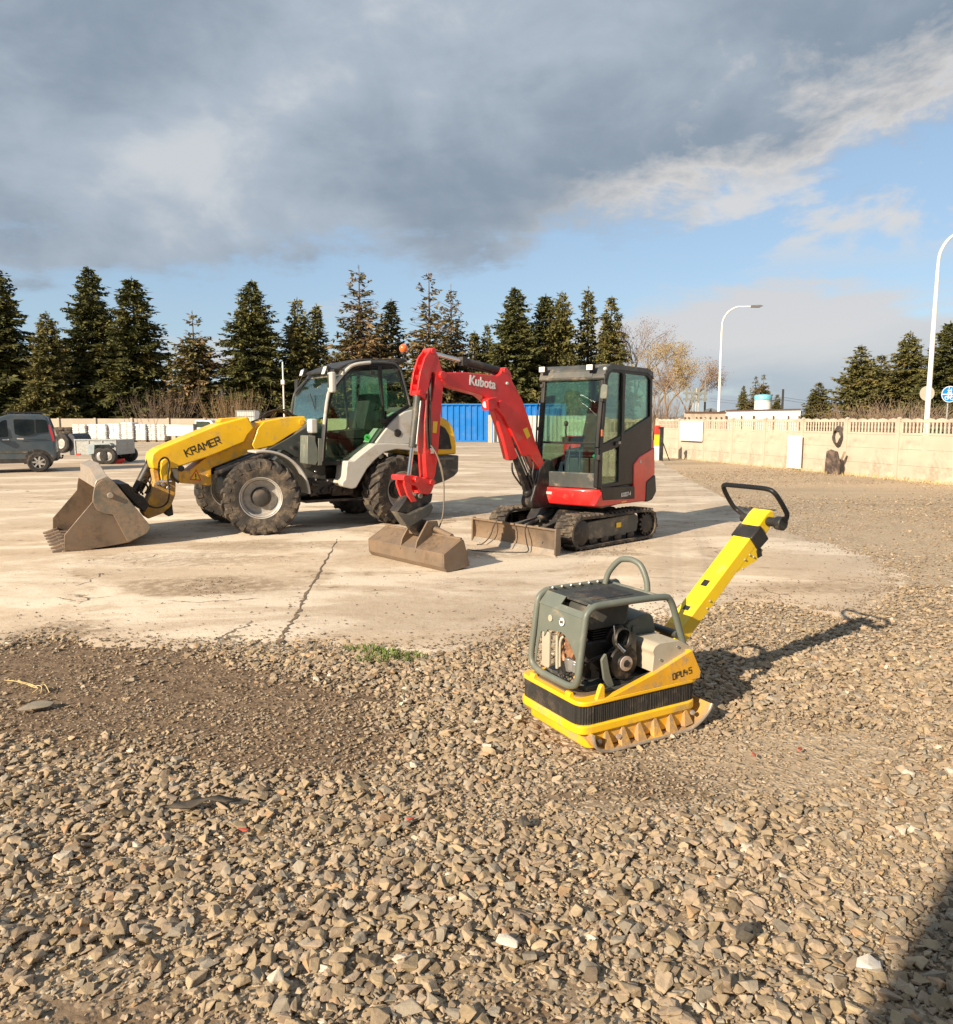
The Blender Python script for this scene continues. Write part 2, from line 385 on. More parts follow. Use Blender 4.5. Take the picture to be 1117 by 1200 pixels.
# upper sheet following the lean of the hoop; (y,z) polygons
def lean(z): return .030+(z-.31)*.105
strips=[[(.085,.665),(.465,.665),(.465,.545),(.40,.545),(.40,.50),(.37,.545),(.25,.558),(.205,.545),(.15,.50),(.112,.46),(.106,.345),(.085,.345)],
        [(.40,.545),(.465,.545),(.465,.34),(.45,.34),(.445,.44),(.43,.52),(.40,.53)]]
for poly in strips:
    n=len(poly); vs=[(lean(z)+.002,y,z) for y,z in poly]+[(lean(z)+.006,y,z) for y,z in poly]
    fs.add(vs,[tuple(range(n)),tuple(range(2*n-1,n-1,-1))]+[(i,n+i,n+(i+1)%n,(i+1)%n) for i in range(n)])
fs.build('front_sheet',GT,pc,weld=False)
cs=MB()
# chamfered sheet from front to top with the slot left open
def ch(a,b,f0,f1):
    A=Vector((.068,0,.665)); B=Vector((.125,0,.728)); q=[]
    for y,f in ((a,f0),(b,f0),(b,f1),(a,f1)):
        p=A.lerp(B,f); q.append(Vector((p.x,y,p.z)))
    nrm=Vector((-.7,0,.7))*.004
    cs.hexa([p for p in q],[p+nrm for p in q])
ch(.08,.47,0,.42); ch(.08,.11,.42,1); ch(.30,.47,.42,1)
cs.build('chamfer_sheet',GT,pc,weld=False)
# hole disc and round emblem
x=lean(.61)
MB().lathe([(0,0),(.021,0),(.021,.004),(0,.004)],(x-.003,.245,.615),(-1,0,.1),24).build('emblem_disc',WHL,pc)
glm=MB(); P=[(.013,.012),(.007,-.010),(.0,.006),(-.007,-.010),(-.013,.012)]
for a,b in zip(P,P[1:]): glm.bar((x-.0085,.245+a[0],.615+a[1]),(x-.0085,.245+b[0],.615+b[1]),.004,.002,(1,0,0))
glm.build('emblem_mark',INK,pc,weld=False)
MB().lathe([(0,0),(.019,0),(.019,.003),(0,.003)],(x-.001,.352,.61),(-1,0,.1),8).build('breather_plug',BEI,pc)
# top: mesh panel with rail and bright rivets
MB().box((.345,.28,.722),(.43,.40,.012)).build('top_mesh_panel',GRYB,pc,bevel=.002)
MB().box((.345,.27,.7295),(.25,.20,.004)).build('top_grille',BLK2,pc,bevel=.001)
MB().tube([(.13,.478,.736),(.55,.478,.738)],.012,8).build('top_rail',GT,pc)
for k in range(7): MB().ball((.15+k*.062,.462,.744),.0065,5).build('rivet',LEN,pc)
# engine ------------------------------------------------------------
e=MB().box((.28,.29,.40),(.26,.24,.23)); eng=e.build('engine_block',BLK2,pc,bevel=.02,seg=3)
m=MB()
for k in range(9): m.box((.30,.27,.47+k*.013),(.20,.20,.005))
m.build('cooling_fins',BLK2,pc,bevel=.001)
MB().prism(rnd([(.16,.57),(.42,.57),(.44,.70),(.15,.70)],.03),.16,.40).build('fuel_tank',GY,pc,bevel=.012)
MB().cyl((.35,.16,.52),(.35,.42,.60),.062,.058,24).build('air_filter',BK,pc,bevel=.006)
# pulley facing near side
pcx,pcz=.345,.395
MB().lathe([(.0,.0),(.088,.0),(.092,.012),(.080,.02),(.080,.036),(.092,.044),(.088,.056),(.045,.056),(.042,.066),(.0,.066)],(pcx,.145,pcz),(0,-1,0),36).build('drive_pulley',BLK2,pc)
MB().lathe([(.020,.0),(.039,.0),(.039,.010),(.020,.010)],(pcx+.002,.081,pcz),(0,-1,0),28,True).build('pulley_ring',pm('pinkish_metal',(.50,.42,.38),.45,.3,.1,10,(.2,.15,.1),.3,9),pc)
MB().lathe([(0,0),(.017,0),(.017,.014),(0,.016)],(pcx+.002,.080,pcz),(0,-1,0),20).build('pulley_hub',BLK2,pc)
MB().prism(rnd([(.185,.44),(.215,.47),(.24,.36),(.27,.29),(.24,.283),(.205,.33)],.01),.075,.09).build('engine_bracket',GT,pc,bevel=.004)
MB().prism(rnd([(.355,.49),(.40,.55),(.45,.53),(.455,.42),(.43,.36),(.425,.44),(.40,.50)],.012),.12,.14).build('belt_guard',GY,pc,bevel=.004)
MB().lathe([(.05,0),(.058,.01),(.058,.03),(.05,.04)],(.335,.12,.52),(0,-1,0.15),24).build('recoil_cover',BK,pc,bevel=.002)
MB().tube([(.28,.10,.60),(.285,.085,.505),(.30,.09,.495)],.0032,6).build('control_wire',GS,pc)
MB().cyl((.292,.088,.505),(.325,.07,.462),.009,.011,12).build('wire_clamp',CHR,pc)
MB().prism(rnd([(.45,.36),(.70,.36),(.66,.58),(.60,.60),(.47,.56),(.44,.46)],.03),.22,.48).build('tank_cover',GT,pc,bevel=.015,seg=3)
MB().prism(rnd([(.50,.40),(.56,.40),(.55,.53),(.505,.54)],.01),.212,.226).build('cover_rib',GT,pc,bevel=.004)
MB().lathe([(0,0),(.016,0),(.014,.012),(0,.012)],(.455,.217,.53),(0,-1,0),16).build('tank_cap',BLK2,pc)
# beige battery cover near rear
m=MB().prism(rnd([(.475,.34),(.485,.43),(.475,.455),(.49,.478),(.52,.490),(.66,.486),(.735,.447),(.735,.425)],.008),.018,.20)
m.build('battery_cover',BEI,pc,bevel=.01,seg=3)
for x,z in ((.53,.40),(.65,.452)): MB().lathe([(0,.006),(.007,.005),(.009,0)],(x,.018,z),(0,-1,0),10).build('screw',CHR,pc)
# carburettor / exhaust cluster behind front opening
r2=random.Random(3)
m=MB()
for k in range(12):
    y=.16+.16*r2.random(); z=.36+.15*r2.random(); x0=.075+.05*r2.random()
    m.tube(sp([(x0,y,z),(x0+.01,y+.03*r2.uniform(-1,1),z+.04),(x0+.02,y+.05*r2.uniform(-1,1),z+.08*r2.random())],4),.006+.006*r2.random(),7)
m.box((.10,.20,.46),(.05,.07,.05),(10,20,0)).box((.10,.235,.50),(.04,.03,.06),(0,10,20))
m.build('exhaust_pipes',BRS,pc,bevel=.002)
m=MB().cyl((.09,.20,.36),(.09,.21,.43),.03,.035,14).box((.09,.17,.40),(.06,.05,.06),(5,5,15)).cyl((.075,.15,.37),(.075,.15,.42),.015,.015,10)
m.build('carburettor',GS,pc,bevel=.004)
MB().tube(sp([(.07,.30,.35),(.068,.30,.53)],2),.009,8).tube(sp([(.07,.275,.35),(.068,.272,.50),(.08,.26,.53)],3),.007,8).build('fuel_pipe',BEI,pc)
MB().ball((.075,.145,.345),.012,6).box((.075,.13,.34),(.02,.02,.02)).build('fuel_tap',OR,pc)
m=MB().tube([(.055+.0*k,.24+.03*math.cos(k*.5236),.345+.03*math.sin(k*.5236)) for k in range(12)],.004,6,True)
for k in range(3):
    a=k*1.047; m.tube([(.055,.24+.03*math.cos(a),.345+.03*math.sin(a)),(.055,.24-.03*math.cos(a),.345-.03*math.sin(a))],.003,5)
m.build('hand_wheel',BLK2,pc)
MB().prism(rnd([(.36,.33),(.43,.33),(.43,.53),(.36,.53)],.02),.06,.075,'x').build('muffler_guard',BEI,pc,bevel=.003)
m=MB()
for k in range(10):
    a=(.12+.3*r2.random(),.10+.3*r2.random(),.30+.2*r2.random()); b=(.12+.3*r2.random(),.09+.25*r2.random(),.30+.25*r2.random())
    mid=((a[0]+b[0])/2+.03,(a[1]+b[1])/2-.02,(a[2]+b[2])/2+.03); m.tube(sp([a,mid,b],5),.0045,6)
m.build('engine_hoses',FIX,pc)
MB().box((.36,.28,.29),(.5,.36,.03)).build('engine_bed',GY,pc,bevel=.004)
MB().tube(sp([(.14,.055,.285),(.3,.045,.288),(.42,.045,.30),(.5,.05,.33)],5),.011,8).build('lower_rail',GY,pc)
# handle --------------------------------------------------------------
d=Vector((.478,0,.445)).normalized(); n=Vector((-d.z,0,d.x))
def hx(x0,z0,x1,z1,ya,yb,hh,hl=None):    # beam with depth below its top face
    hl=hh if hl is None else hl
    A=Vector((x0,0,z0)); B=Vector((x1,0,z1)); q=lambda P,h:[P+Vector((0,ya,0)),P+Vector((0,yb,0)),P+Vector((0,yb,0))-n*h,P+Vector((0,ya,0))-n*h]
    return q(A,hh),q(B,hl)
m=MB(); m.hexa(*hx(.80,.415,1.40,.962,.205,.335,.085,.075)); beam=m.build('handle_beam',Y2,pc,bevel=.004)
# flared bracket under the beam end
A=Vector((1.30,0,.87)); poly=[Vector((1.22,0,.80))-n*.07,Vector((1.40,0,.962))-n*.07,Vector((1.415,0,.975))-n*.14,Vector((1.36,0,.925))-n*.15]
for ya in (.206,.330):
    MB().prism([(p.x,p.z) for p in poly],ya,ya+.004).build('beam_gusset',Y2,beam)
for x,z,k in ((1.32,.865,.05),(1.35,.90,.065),(1.28,.84,.09),(1.05,.64,.04),(1.02,.61,.055),(1.36,.91,.10)):
    p=Vector((x,0,z))-n*k; MB().ball((p.x,.204,p.z),.007,5).build('rivet',ST2,beam)
# small black decals on the top face
for f,dx in ((.34,.045),(.10,.03)):
    p=Vector((.80,0,.415)).lerp(Vector((1.40,0,.962)),f+.18)+n*.001
    MB().hexa(*[[p+Vector((0,y,0))+d*t+n*h for y,t in ((.255,-dx/2),(.255+.045,-dx/2),(.255+.045,dx/2),(.255,dx/2))] for h in (0,.001)]).build('decal',INK,beam)
# yoke under the beam foot
MB().hexa(*hx(.70,.34,.88,.49,.215,.325,.05)).build('beam_yoke',OR,pc,bevel=.005)
MB().cyl((.80,.17,.46),(.80,.37,.46),.022,None,14).build('hinge_pin',GY,pc)
# black clamp
m=MB(); m.hexa(*hx(1.385,.955,1.465,1.028,.19,.352,.11,.12)); m.build('handle_clamp',BK,pc,bevel=.012,seg=3)
m=MB(); p=Vector((1.40,0,.955))-n*.10; m.bar((p.x,.215,p.z),(p.x+.015,.215,p.z-.05),.03,.04); m.build('clamp_lever',BK,pc,bevel=.004)
# yellow head
hd=[(1.455,1.022),(1.52,1.088),(1.555,1.112),(1.59,1.105),(1.60,1.08),(1.57,1.01),(1.52,.95),(1.50,.93)]
MB().prism(hd,.205,.335).build('handle_head',Y2,pc,bevel=.008,seg=3)
MB().cyl((1.54,.10,1.045),(1.54,.205,1.045),.028,.028,18).build('pivot_boss',BK,pc,bevel=.004)
MB().cyl((1.54,.335,1.045),(1.54,.40,1.045),.028,.026,18).build('pivot_boss',BK,pc,bevel=.004)
MB().cyl((1.53,.085,1.045),(1.53,.135,1.045),.042,.040,20).build('throttle_knob',BK,pc,bevel=.006)
bar=[(1.54,.385,1.06),(1.545,.44,1.085),(1.52,.462,1.12),(1.47,.47,1.19),(1.44,.466,1.235),(1.425,.44,1.252),(1.42,.38,1.254),(1.42,.20,1.254),(1.422,.12,1.25),(1.43,.085,1.235),(1.455,.07,1.20),(1.50,.062,1.14),(1.53,.065,1.10),(1.545,.09,1.06),(1.54,.115,1.05)]
MB().tube(sp(bar,5),.0145,12).build('handle_bar',BG,pc)
# ================================================================== mini excavator
TF=Fr(1.35,10.35,222); CF=Fr(1.35,10.35,233)
z3=zm(420,390,220,910); z4=zm(540,410,250); z9=zm(430,560,130); z8=zm(625,420,155,1033)
ex=frthing('mini_excavator','red mini excavator with a black glazed cab on rubber tracks, bucket resting on the ground','mini excavator',TF)
# tracks ------------------------------------------------------------------------------
def track(y0,y1):
    path=[]
    def arc(cx,cz,r,a0,a1,n):
        for k in range(n+1):
            a=R(a0+(a1-a0)*k/n); path.append((cx+r*math.cos(a),cz+r*math.sin(a)))
    arc(.70,.235,.205,-80,92,12)
    for k in range(1,7): path.append((.70-(1.40)*k/7,.44-.0*k-(.012*math.sin(math.pi*k/7))))
    arc(-.70,.228,.20,90,260,12)
    for k in range(1,10): path.append((-.73+1.46*k/10,.028))
    inner=[]
    n=len(path); 
    for i in range(n):
        a=Vector(path[i-1]); b=Vector(path[(i+1)%n]); t=(b-a).normalized(); nn=Vector((-t.y,t.x))
        inner.append(tuple(Vector(path[i])+nn*.032))
    m=MB().ring(path,inner,y0,y1); 
    # resample for lugs
    L=[0]
    for i in range(n): L.append(L[-1]+(Vector(path[(i+1)%n])-Vector(path[i])).length)
    tot=L[-1]; cnt=46
    for k in range(cnt):
        s=tot*k/cnt; i=max(j for j in range(n) if L[j]<=s); f=(s-L[i])/(L[i+1]-L[i]+1e-9)
        a=Vector(path[i]); b=Vector(path[(i+1)%n]); p=a.lerp(b,f); t=(b-a).normalized(); nn=Vector((t.y,-t.x))
        P=Vector((p.x,0,p.y)); T3=Vector((t.x,0,t.y)); N3=Vector((nn.x,0,nn.y)); ym=(y0+y1)/2
        for ya,yb,sh in ((y0+.005,ym+.02,.0),(ym-.02,y1-.005,.045)):
            q=lambda y,s2,h,w:P+T3*(s2+w)+N3*h+Vector((0,y,0))
            sA,sB=(sh,sh+.02) 
            v0=[q(ya,sA,0,-.02),q(yb,sB,0,-.02),q(yb,sB,0,.02),q(ya,sA,0,.02)]
            v1=[q(ya+.01,sA,.022,-.013),q(yb-.01,sB,.022,-.013),q(yb-.01,sB,.022,.013),q(ya+.01,sA,.022,.013)]
            m.hexa(v0,v1)
    tr=m.build('track',RB,ex,weld=False,sharp=30)
    yo=y1-.02 if y1>0 else y0+.02
    sg=1 if y1>0 else -1
    MB().lathe([(0,0),(.165,0),(.165,.04),(.12,.05),(.05,.06),(0,.06)],(.70,yo-.05*sg,.235),(0,sg,0),28).build('idler_wheel',BLK2,tr,bevel=.002)
    m=MB().lathe([(0,0),(.13,0),(.13,.04),(.08,.05),(0,.05)],(-.70,yo-.05*sg,.23),(0,sg,0),20)
    for k in range(14):
        a=k*math.pi/7; m.box((-.70+.15*math.cos(a),yo-.03*sg,.23+.15*math.sin(a)),(.035,.04,.03),(0,-math.degrees(a),0))
    m.build('sprocket',BLK2,tr)
    MB().prism(rnd([(-.50,.14),(.50,.12),(.58,.20),(.56,.36),(-.45,.39),(-.53,.32)],.03),min(yo-.03*sg,yo-.09*sg),max(yo-.03*sg,yo-.09*sg)).build('track_frame',GY,tr,bevel=.01)
    for x in (-.38,-.10,.18,.42):
        MB().lathe([(0,0),(.075,0),(.075,.03),(.03,.045),(0,.045)],(x,yo-.07*sg,.105),(0,sg,0),18).build('track_roller',BLK2,tr)
    MB().box((0,(y0+y1)/2,.25),(1.1,.16,.18)).build('roller_carrier',BLK2,tr,bevel=.01)
    return tr
tn=track(.455,.755); tf=track(-.755,-.455)
MB().prism([(-.12,.235),(-.02,.235),(-.02,.30),(-.12,.30)],.722,.726).build('track_sticker',YST,tn,weld=False)
# undercarriage + blade -----------------------------------------------------------------
MB().prism(rnd([(-.45,.20),(.45,.20),(.55,.30),(.42,.46),(-.42,.46),(-.5,.35)],.04),-.40,.40).build('undercarriage',BLK2,ex,bevel=.02)
MB().cyl((0,0,.44),(0,0,.53),.36,.36,40).build('slew_ring',BLK2,ex,bevel=.006)
m=MB()
for s in (-1,1):
    m.bar((1.15,.28*s,.20),(.30,.16*s,.33),.07,.09); m.bar((1.15,.50*s,.13),(.75,.14*s,.28),.04,.05)
m.bar((.95,-.2,.2),(.95,.2,.2),.06,.06)
m.build('blade_arm',GY,ex,bevel=.008)
MB().cyl((.35,0,.44),(.72,0,.34),.045).cyl((.72,0,.34),(1.12,0,.24),.022).build('blade_cylinder',GY,ex)
bp=[(1.215,.012),(1.17,.06),(1.15,.14),(1.155,.22),(1.185,.30),(1.205,.325)]
m=MB().prism(bp+[(x-.022,z) for x,z in bp[::-1]],-.755,.755); m.tube([(1.20,-.755,.322),(1.20,.755,.322)],.016,8)
bl=m.build('dozer_blade',ST,ex,bevel=.002)
for s in (-1,1): MB().prism(rnd([(1.225,.01),(1.14,.01),(1.12,.10),(1.13,.30),(1.16,.345),(1.215,.345)],.02),.755*s-.012,.755*s+.012).build('side_plate',ST,bl,bevel=.004)
MB().hexa([(1.218,-.765,.006),(1.218,.765,.006),(1.17,.765,.06),(1.17,-.765,.06)],[(1.232,-.765,.006),(1.232,.765,.006),(1.182,.765,.075),(1.182,-.765,.075)]).build('cutting_edge',ST2,bl)
m=MB()
m.tube(sp([(1.12,-.25,.30),(1.19,-.27,.345),(1.235,-.30,.28),(1.26,-.36,.12),(1.30,-.46,.02),(1.36,-.5,.01)],5),.008,6)
m.tube(sp([(1.12,.30,.30),(1.19,.28,.35),(1.24,.27,.28),(1.27,.33,.13),(1.29,.36,.02),(1.45,.2,.01),(1.62,-.02,.01),(1.7,-.3,.01)],6),.008,6)
m.build('loose_hose',FIX,ex)
# upper structure (own heading: turned 11 degrees from the tracks) ----------------------
def cb(m,name,mat,**k): m.rotz(11); return m.build(name,mat,ex,**k)
YN=.70
side=[(.53,.56),(.60,.60),(.62,.78),(.50,.80),(-.55,.80),(-.60,.60)]
cb(MB().prism(rnd([(.48,.52),(.56,.56),(.60,.66),(.58,.78),(-.95,.80),(-1.08,.78),(-1.05,.60),(-.95,.55)],.05),-.34,.68),'upper_frame',GY,bevel=.015)
# red front apron wrapping the near corner
ap=[(.42,-.30),(.60,-.30),(.665,-.05),(.68,.30),(.66,.60),(.60,.70),(.50,.725),(.38,.73),(.38,.60),(.42,.4)]
lo=[(x*.93 if x>.45 else x,y*.98) for x,y in ap]
m=MB(); n_=len(ap); zt,zb=.775,.55
vs=[(x,y,zt) for x,y in ap]+[(x,y,.66) for x,y in ap]+[(x,y,zb) for x,y in lo]
fs=[tuple(range(n_)),tuple(range(3*n_-1,2*n_-1,-1))]
for k in (0,1):
    fs+=[(k*n_+i,(k+1)*n_+i,(k+1)*n_+(i+1)%n_,k*n_+(i+1)%n_) for i in range(n_)]
m.add(vs,fs); cb(m,'front_apron',RD,bevel=.022,seg=3)
cb(MB().box((.672,-.02,.70),(.012,.14,.035)),'apron_badge',LG,bevel=.003)
# red side band and rear quarter
q=pp(CF,z4,[(738,742),(745,785),(905,778),(905,600),(935,560),(1015,512),(1015,652),(972,690),(965,792),(740,818),(700,815)],YN+.02)
cb(MB().prism(q,YN-.06,YN+.025),'side_body',RD,bevel=.012,seg=3)
q=pp(CF,z4,[(735,720),(908,715),(908,777),(742,788)],YN+.02)
cb(MB().prism(q,YN-.05,YN+.030),'side_skirt',BG,bevel=.004)
q=pp(CF,z4,[(968,690),(1016,652),(1021,742),(1000,785),(975,796),(964,793)],YN+.02)
cb(MB().prism(rnd(q,.03),.2,YN+.035),'counterweight',BK,bevel=.02,seg=3)
cb(MB().prism(rnd([(-.80,.62),(-1.12,.64),(-1.16,.75),(-1.15,1.35),(-1.05,1.42),(-.80,1.42)],.06),-.66,.66),'engine_cover',RD,bevel=.04,seg=3)
cb(MB().prism(rnd([(.0,.60),(.12,.60),(.12,.85),(-.05,.95),(-.8,1.10),(-.8,.6)],.05),-.66,-.24),'tank_hood',RD,bevel=.03,seg=3)
# model lettering on the skirt
P=CF.pl(*pz(z4,866,757),YN+.032)
xm=Matrix.Rotation(R(11),4,'Z')
text('KX027-4',.078,WHL,ex,xm@face_m((P[0],YN+.031,P[1]),(-1,0,.0),(0,1,0)),bold=.001)
P=CF.pl(*pz(z4,940,585),YN+.02)
cb(MB().prism(rnd([(P[0]-.025,P[1]-.02),(P[0]+.025,P[1]-.02),(P[0]+.025,P[1]+.02),(P[0]-.025,P[1]+.02)],.008),YN+.02,YN+.028),'latch',LG)
P=CF.pl(*pz(z4,850,795),YN+.02)
cb(MB().prism([(P[0]-.09,P[1]-.01),(P[0]+.05,P[1]-.01),(P[0]+.05,P[1]+.008),(P[0]-.09,P[1]+.008)],YN+.025,YN+.027),'side_stripe',YST)
# cab ------------------------------------------------------------------------------------
YF=-.22; XR=-.90
out=[(.62,.79),(.60,1.30),(.49,2.22),(.42,2.36),(.30,2.40),(-.72,2.40),(-.86,2.36),(-.91,2.24),(-.93,1.25),(-.78,1.20),(-.62,1.12),(-.55,1.0),(-.55,.79)]
# near side wall: three window openings cut as strips
def sidewall(y0,y1):
    m=MB()
    wins=[[(.545,.83),(.54,1.235),(.09,1.30),(.09,.84)],                               # lower door glass
          [(.53,1.34),(.435,2.20),(.39,2.29),(.33,2.32),(.05,2.32),(.04,1.455)],        # upper door glass
          [(-.06,1.49),(-.05,2.32),(-.74,2.32),(-.83,2.26),(-.85,1.73)]]               # rear side window
    return wins
import itertools
def frame_with_holes(outer,holes,y0,y1,name,mat,parent=None,bev=.006):
    bm=bmesh.new(); me=bpy.data.meshes.new(name)
    loops=[outer]+holes; es=[]
    for lp in loops:
        vs=[bm.verts.new((x,y0,z)) for x,z in lp]
        es+=[bm.edges.new((vs[i],vs[(i+1)%len(vs)])) for i in range(len(vs))]
    r=bmesh.ops.triangle_fill(bm,use_beauty=True,use_dissolve=False,edges=es)
    fs=[f for f in bm.faces]
    # drop faces whose centre falls in a hole
    def inside(p,poly):
        c=False
        for i in range(len(poly)):
            a=poly[i];b=poly[i-1]
            if (a[1]>p[1])!=(b[1]>p[1]) and p[0]<(b[0]-a[0])*(p[1]-a[1])/(b[1]-a[1])+a[0]: c=not c
        return c
    kill=[f for f in fs if any(inside((f.calc_center_median().x,f.calc_center_median().z),h) for h in holes) or not inside((f.calc_center_median().x,f.calc_center_median().z),outer)]
    if kill: bmesh.ops.delete(bm,geom=kill,context='FACES')
    bmesh.ops.dissolve_limit(bm,angle_limit=.01,verts=bm.verts,edges=[e for e in bm.edges if len(e.link_faces)==2])
    ext=bmesh.ops.extrude_face_region(bm,geom=list(bm.faces))
    bmesh.ops.translate(bm,verts=[v for v in ext['geom'] if isinstance(v,bmesh.types.BMVert)],vec=(0,y1-y0,0))
    bmesh.ops.recalc_face_normals(bm,faces=bm.faces)
    m=MB(); m.v=[tuple(v.co) for v in bm.verts]; bm.verts.index_update(); m.f=[tuple(v.index for v in f.verts) for f in bm.faces]; bm.free(); bpy.data.meshes.remove(me)
    return m
wins=sidewall(0,0)
cb(frame_with_holes(out,wins,YN-.035,YN+.012,'x',None),'cab_side',BG,bevel=.006)
def grow(poly,k):
    c=Vector((sum(p[0] for p in poly)/len(poly),sum(p[1] for p in poly)/len(poly))); return [tuple(c+(Vector(p)-c)*k) for p in poly]
for wn in wins: cb(MB().prism(grow(wn,1.02),YN-.014,YN-.008),'side_window',GL)
out2=[(.62,.79),(.60,1.30),(.49,2.22),(.42,2.36),(.30,2.40),(-.72,2.40),(-.86,2.36),(-.91,2.24),(-.93,.79)]
win2=[[(.53,1.10),(.435,2.20),(.33,2.32),(-.74,2.32),(-.83,2.26),(-.85,1.30),(.3,1.10)]]
cb(frame_with_holes(out2,win2,YF-.012,YF+.03,'x',None),'cab_side',BG,bevel=.006)
cb(MB().prism(grow(win2[0],1.02),YF+.006,YF+.012),'side_window',GL)
# front: pillars, header, sill ; leaning plane from (.62,.79) to (.50,2.22)
def xf_(z): return .62-(.62-.60)*(z-.79)/.51 if z<1.3 else .60-.11*(z-1.3)/.92
m=MB()
for y in (YF+.03,YN-.03):
    m=MB().bar((xf_(.8),y,.80),(xf_(1.3),y,1.30),.06,.06,(1,0,0)); m.bar((xf_(1.3),y,1.30),(xf_(2.25),y,2.25),.06,.06,(1,0,0)); cb(m,'front_pillar',BG,bevel=.012)
cb(MB().prism([(.625,.78),(.635,.98),(.56,.98),(.56,.78)],YF+.02,YN-.02),'front_sill',GY,bevel=.01)
cb(MB().bar((xf_(1.36)-.0,YF,1.36),(xf_(1.36),YN,1.36),.03,.03),'window_bar',BG,bevel=.004)
g=lambda z0,z1,dx:[(xf_(z0)+dx,YF+.05,z0),(xf_(z0)+dx,YN-.05,z0),(xf_(z1)+dx,YN-.05,z1),(xf_(z1)+dx,YF+.05,z1)]
cb(MB().hexa(g(1.36,2.22,0),g(1.36,2.22,.006)),'windscreen',GLF)
cb(MB().hexa(g(.97,1.36,0),g(.97,1.36,.006)),'lower_windscreen',GLF)
# rear window
m=MB().bar((-.90,YF+.03,1.25),(-.88,YF+.03,2.36),.06,.05,(1,0,0)).bar((-.90,YN-.03,1.25),(-.88,YN-.03,2.36),.06,.05,(1,0,0)).bar((-.89,YF,1.30),(-.89,YN,1.30),.05,.12)
cb(m,'rear_pillar',BG,bevel=.008)
cb(MB().box((-.885,(YF+YN)/2,1.83),(.006,YN-YF-.08,1.0)),'rear_window',GL)
cb(MB().box((-.86,(YF+YN)/2,1.02),(.05,YN-YF-.06,.46)),'rear_wall',BG,bevel=.01)
# roof
m=MB().prism(rnd([(.52,2.20),(.56,2.23),(.50,2.36),(.38,2.425),(-.74,2.425),(-.90,2.38),(-.93,2.27),(-.88,2.31),(-.72,2.365),(.32,2.36),(.46,2.30)],.02),YF-.02,YN+.02)
cb(m,'roof',GY,bevel=.018,seg=3)
cb(MB().box((.53,(YF+YN)/2-.02,2.285),(.03,.66,.10),(0,-18,0)),'roof_visor',GY,bevel=.01)
for y in (YF+.06,YN-.16):
    m=MB().box((.575,y,2.37),(.07,.095,.08)); m.rotz(11); wl=m.build('work_light',BK,ex,bevel=.012)
    m=MB().box((.612,y,2.372),(.012,.085,.072)); m.rotz(11); m.build('lamp_glass',LEN,wl,bevel=.004)
m=MB().ball((.50,YN-.0,2.35),.028,6); cb(m,'roof_knob',LG)
# mirror near corner on arm
m=MB().tube(sp([(.52,YN,2.28),(.60,YN+.05,2.26),(.62,YN+.06,2.12)],4),.008,6); m.rotz(11); arm=m.build('mirror_arm',BK,ex)
m=MB().prism(rnd([(YN+.0,1.95),(YN+.10,1.95),(YN+.11,2.13),(YN+.03,2.15),(YN+.01,2.10)],.03),.60,.635,'x'); m.rotz(11); m.build('mirror',GT,arm,bevel=.01)
m=MB().prism(rnd([(YN+.01,1.95),(YN+.09,1.95),(YN+.10,2.12),(YN+.04,2.14),(YN+.02,2.09)],.02),.594,.60,'x'); m.rotz(11); m.build('mirror_glass',MIR,arm)
# hinges, door handle, indicator, grab rail
m=MB()
for z in (1.18,1.95): m.box((xf_(z)+.02,YN-.0,z),(.05,.05,.07))
for z in (2.15,1.55,1.05): m.box((xf_(z)+.02,YF+.01,z),(.05,.05,.05))
cb(m,'hinge',BK,bevel=.008)
cb(MB().box((.58,YN+.018,1.50),(.05,.012,.09)),'indicator',ORL,bevel=.004)
m=MB().box((.15,YN+.02,1.345),(.16,.03,.05)); cb(m,'door_handle',BK,bevel=.008)
m=MB().box((.13,YN+.038,1.36),(.06,.012,.035)); cb(m,'handle_latch',LG,bevel=.004)
cb(MB().tube(sp([(.50,YF-.03,1.05),(.56,YF-.05,1.1),(.52,YF-.05,1.9),(.44,YF-.02,1.95)],5),.011,8),'grab_rail',BK)
cb(MB().prism([(.1,1.25),(.0,1.40),(-.05,2.30),(.03,2.30),(.04,1.42),(.1,1.30)],YN+.012,YN+.02),'door_seal',BLK2)
# interior
m=MB().prism(rnd([(-.15,1.16),(.30,1.16),(.32,1.26),(-.15,1.28)],.04),.02,.50).prism(rnd([(-.18,1.2),(-.08,1.25),(-.30,1.85),(-.42,1.85),(-.34,1.2)],.04),.03,.49)
m.prism(rnd([(-.38,1.86),(-.30,1.86),(-.34,2.05),(-.42,2.05)],.02),.14,.38)
cb(m,'operator_seat',SEAT,bevel=.03,seg=3)
cb(MB().box((-.1,.24,.98),(.7,.5,.36)),'seat_base',BK,bevel=.02)
cb(MB().box((0,.24,.82),(1.1,.84,.05)),'cab_floor',BK)
for y in (.0,.50):
    m=MB().box((.05,y,1.38),(.42,.10,.10)).tube(sp([(.22,y,1.40),(.25,y,1.50),(.24,y,1.60)],4),.012,8).ball((.24,y,1.62),.028,6,(1,1,1.6))
    cb(m,'control_lever',BK,bevel=.008)
cb(MB().tube(sp([(.48,.18,.88),(.46,.18,1.2),(.44,.18,1.32)],4),.012,8).tube(sp([(.48,.34,.88),(.46,.34,1.2),(.44,.34,1.32)],4),.012,8),'travel_lever',BK)
cb(MB().box((-.36,.30,1.72),(.10,.34,.20),(0,15,0)),'seat_cover',CLOTH,bevel=.04,seg=3)
cb(MB().ball((.30,.52,1.18),.07,6,(1.4,1,.55)),'folded_rag',GRAG)
cb(MB().tube([(.1+.13*math.cos(a*.5),.45,1.05+.13*math.sin(a*.5)) for a in range(7)],.01,6),'seat_belt',LG)
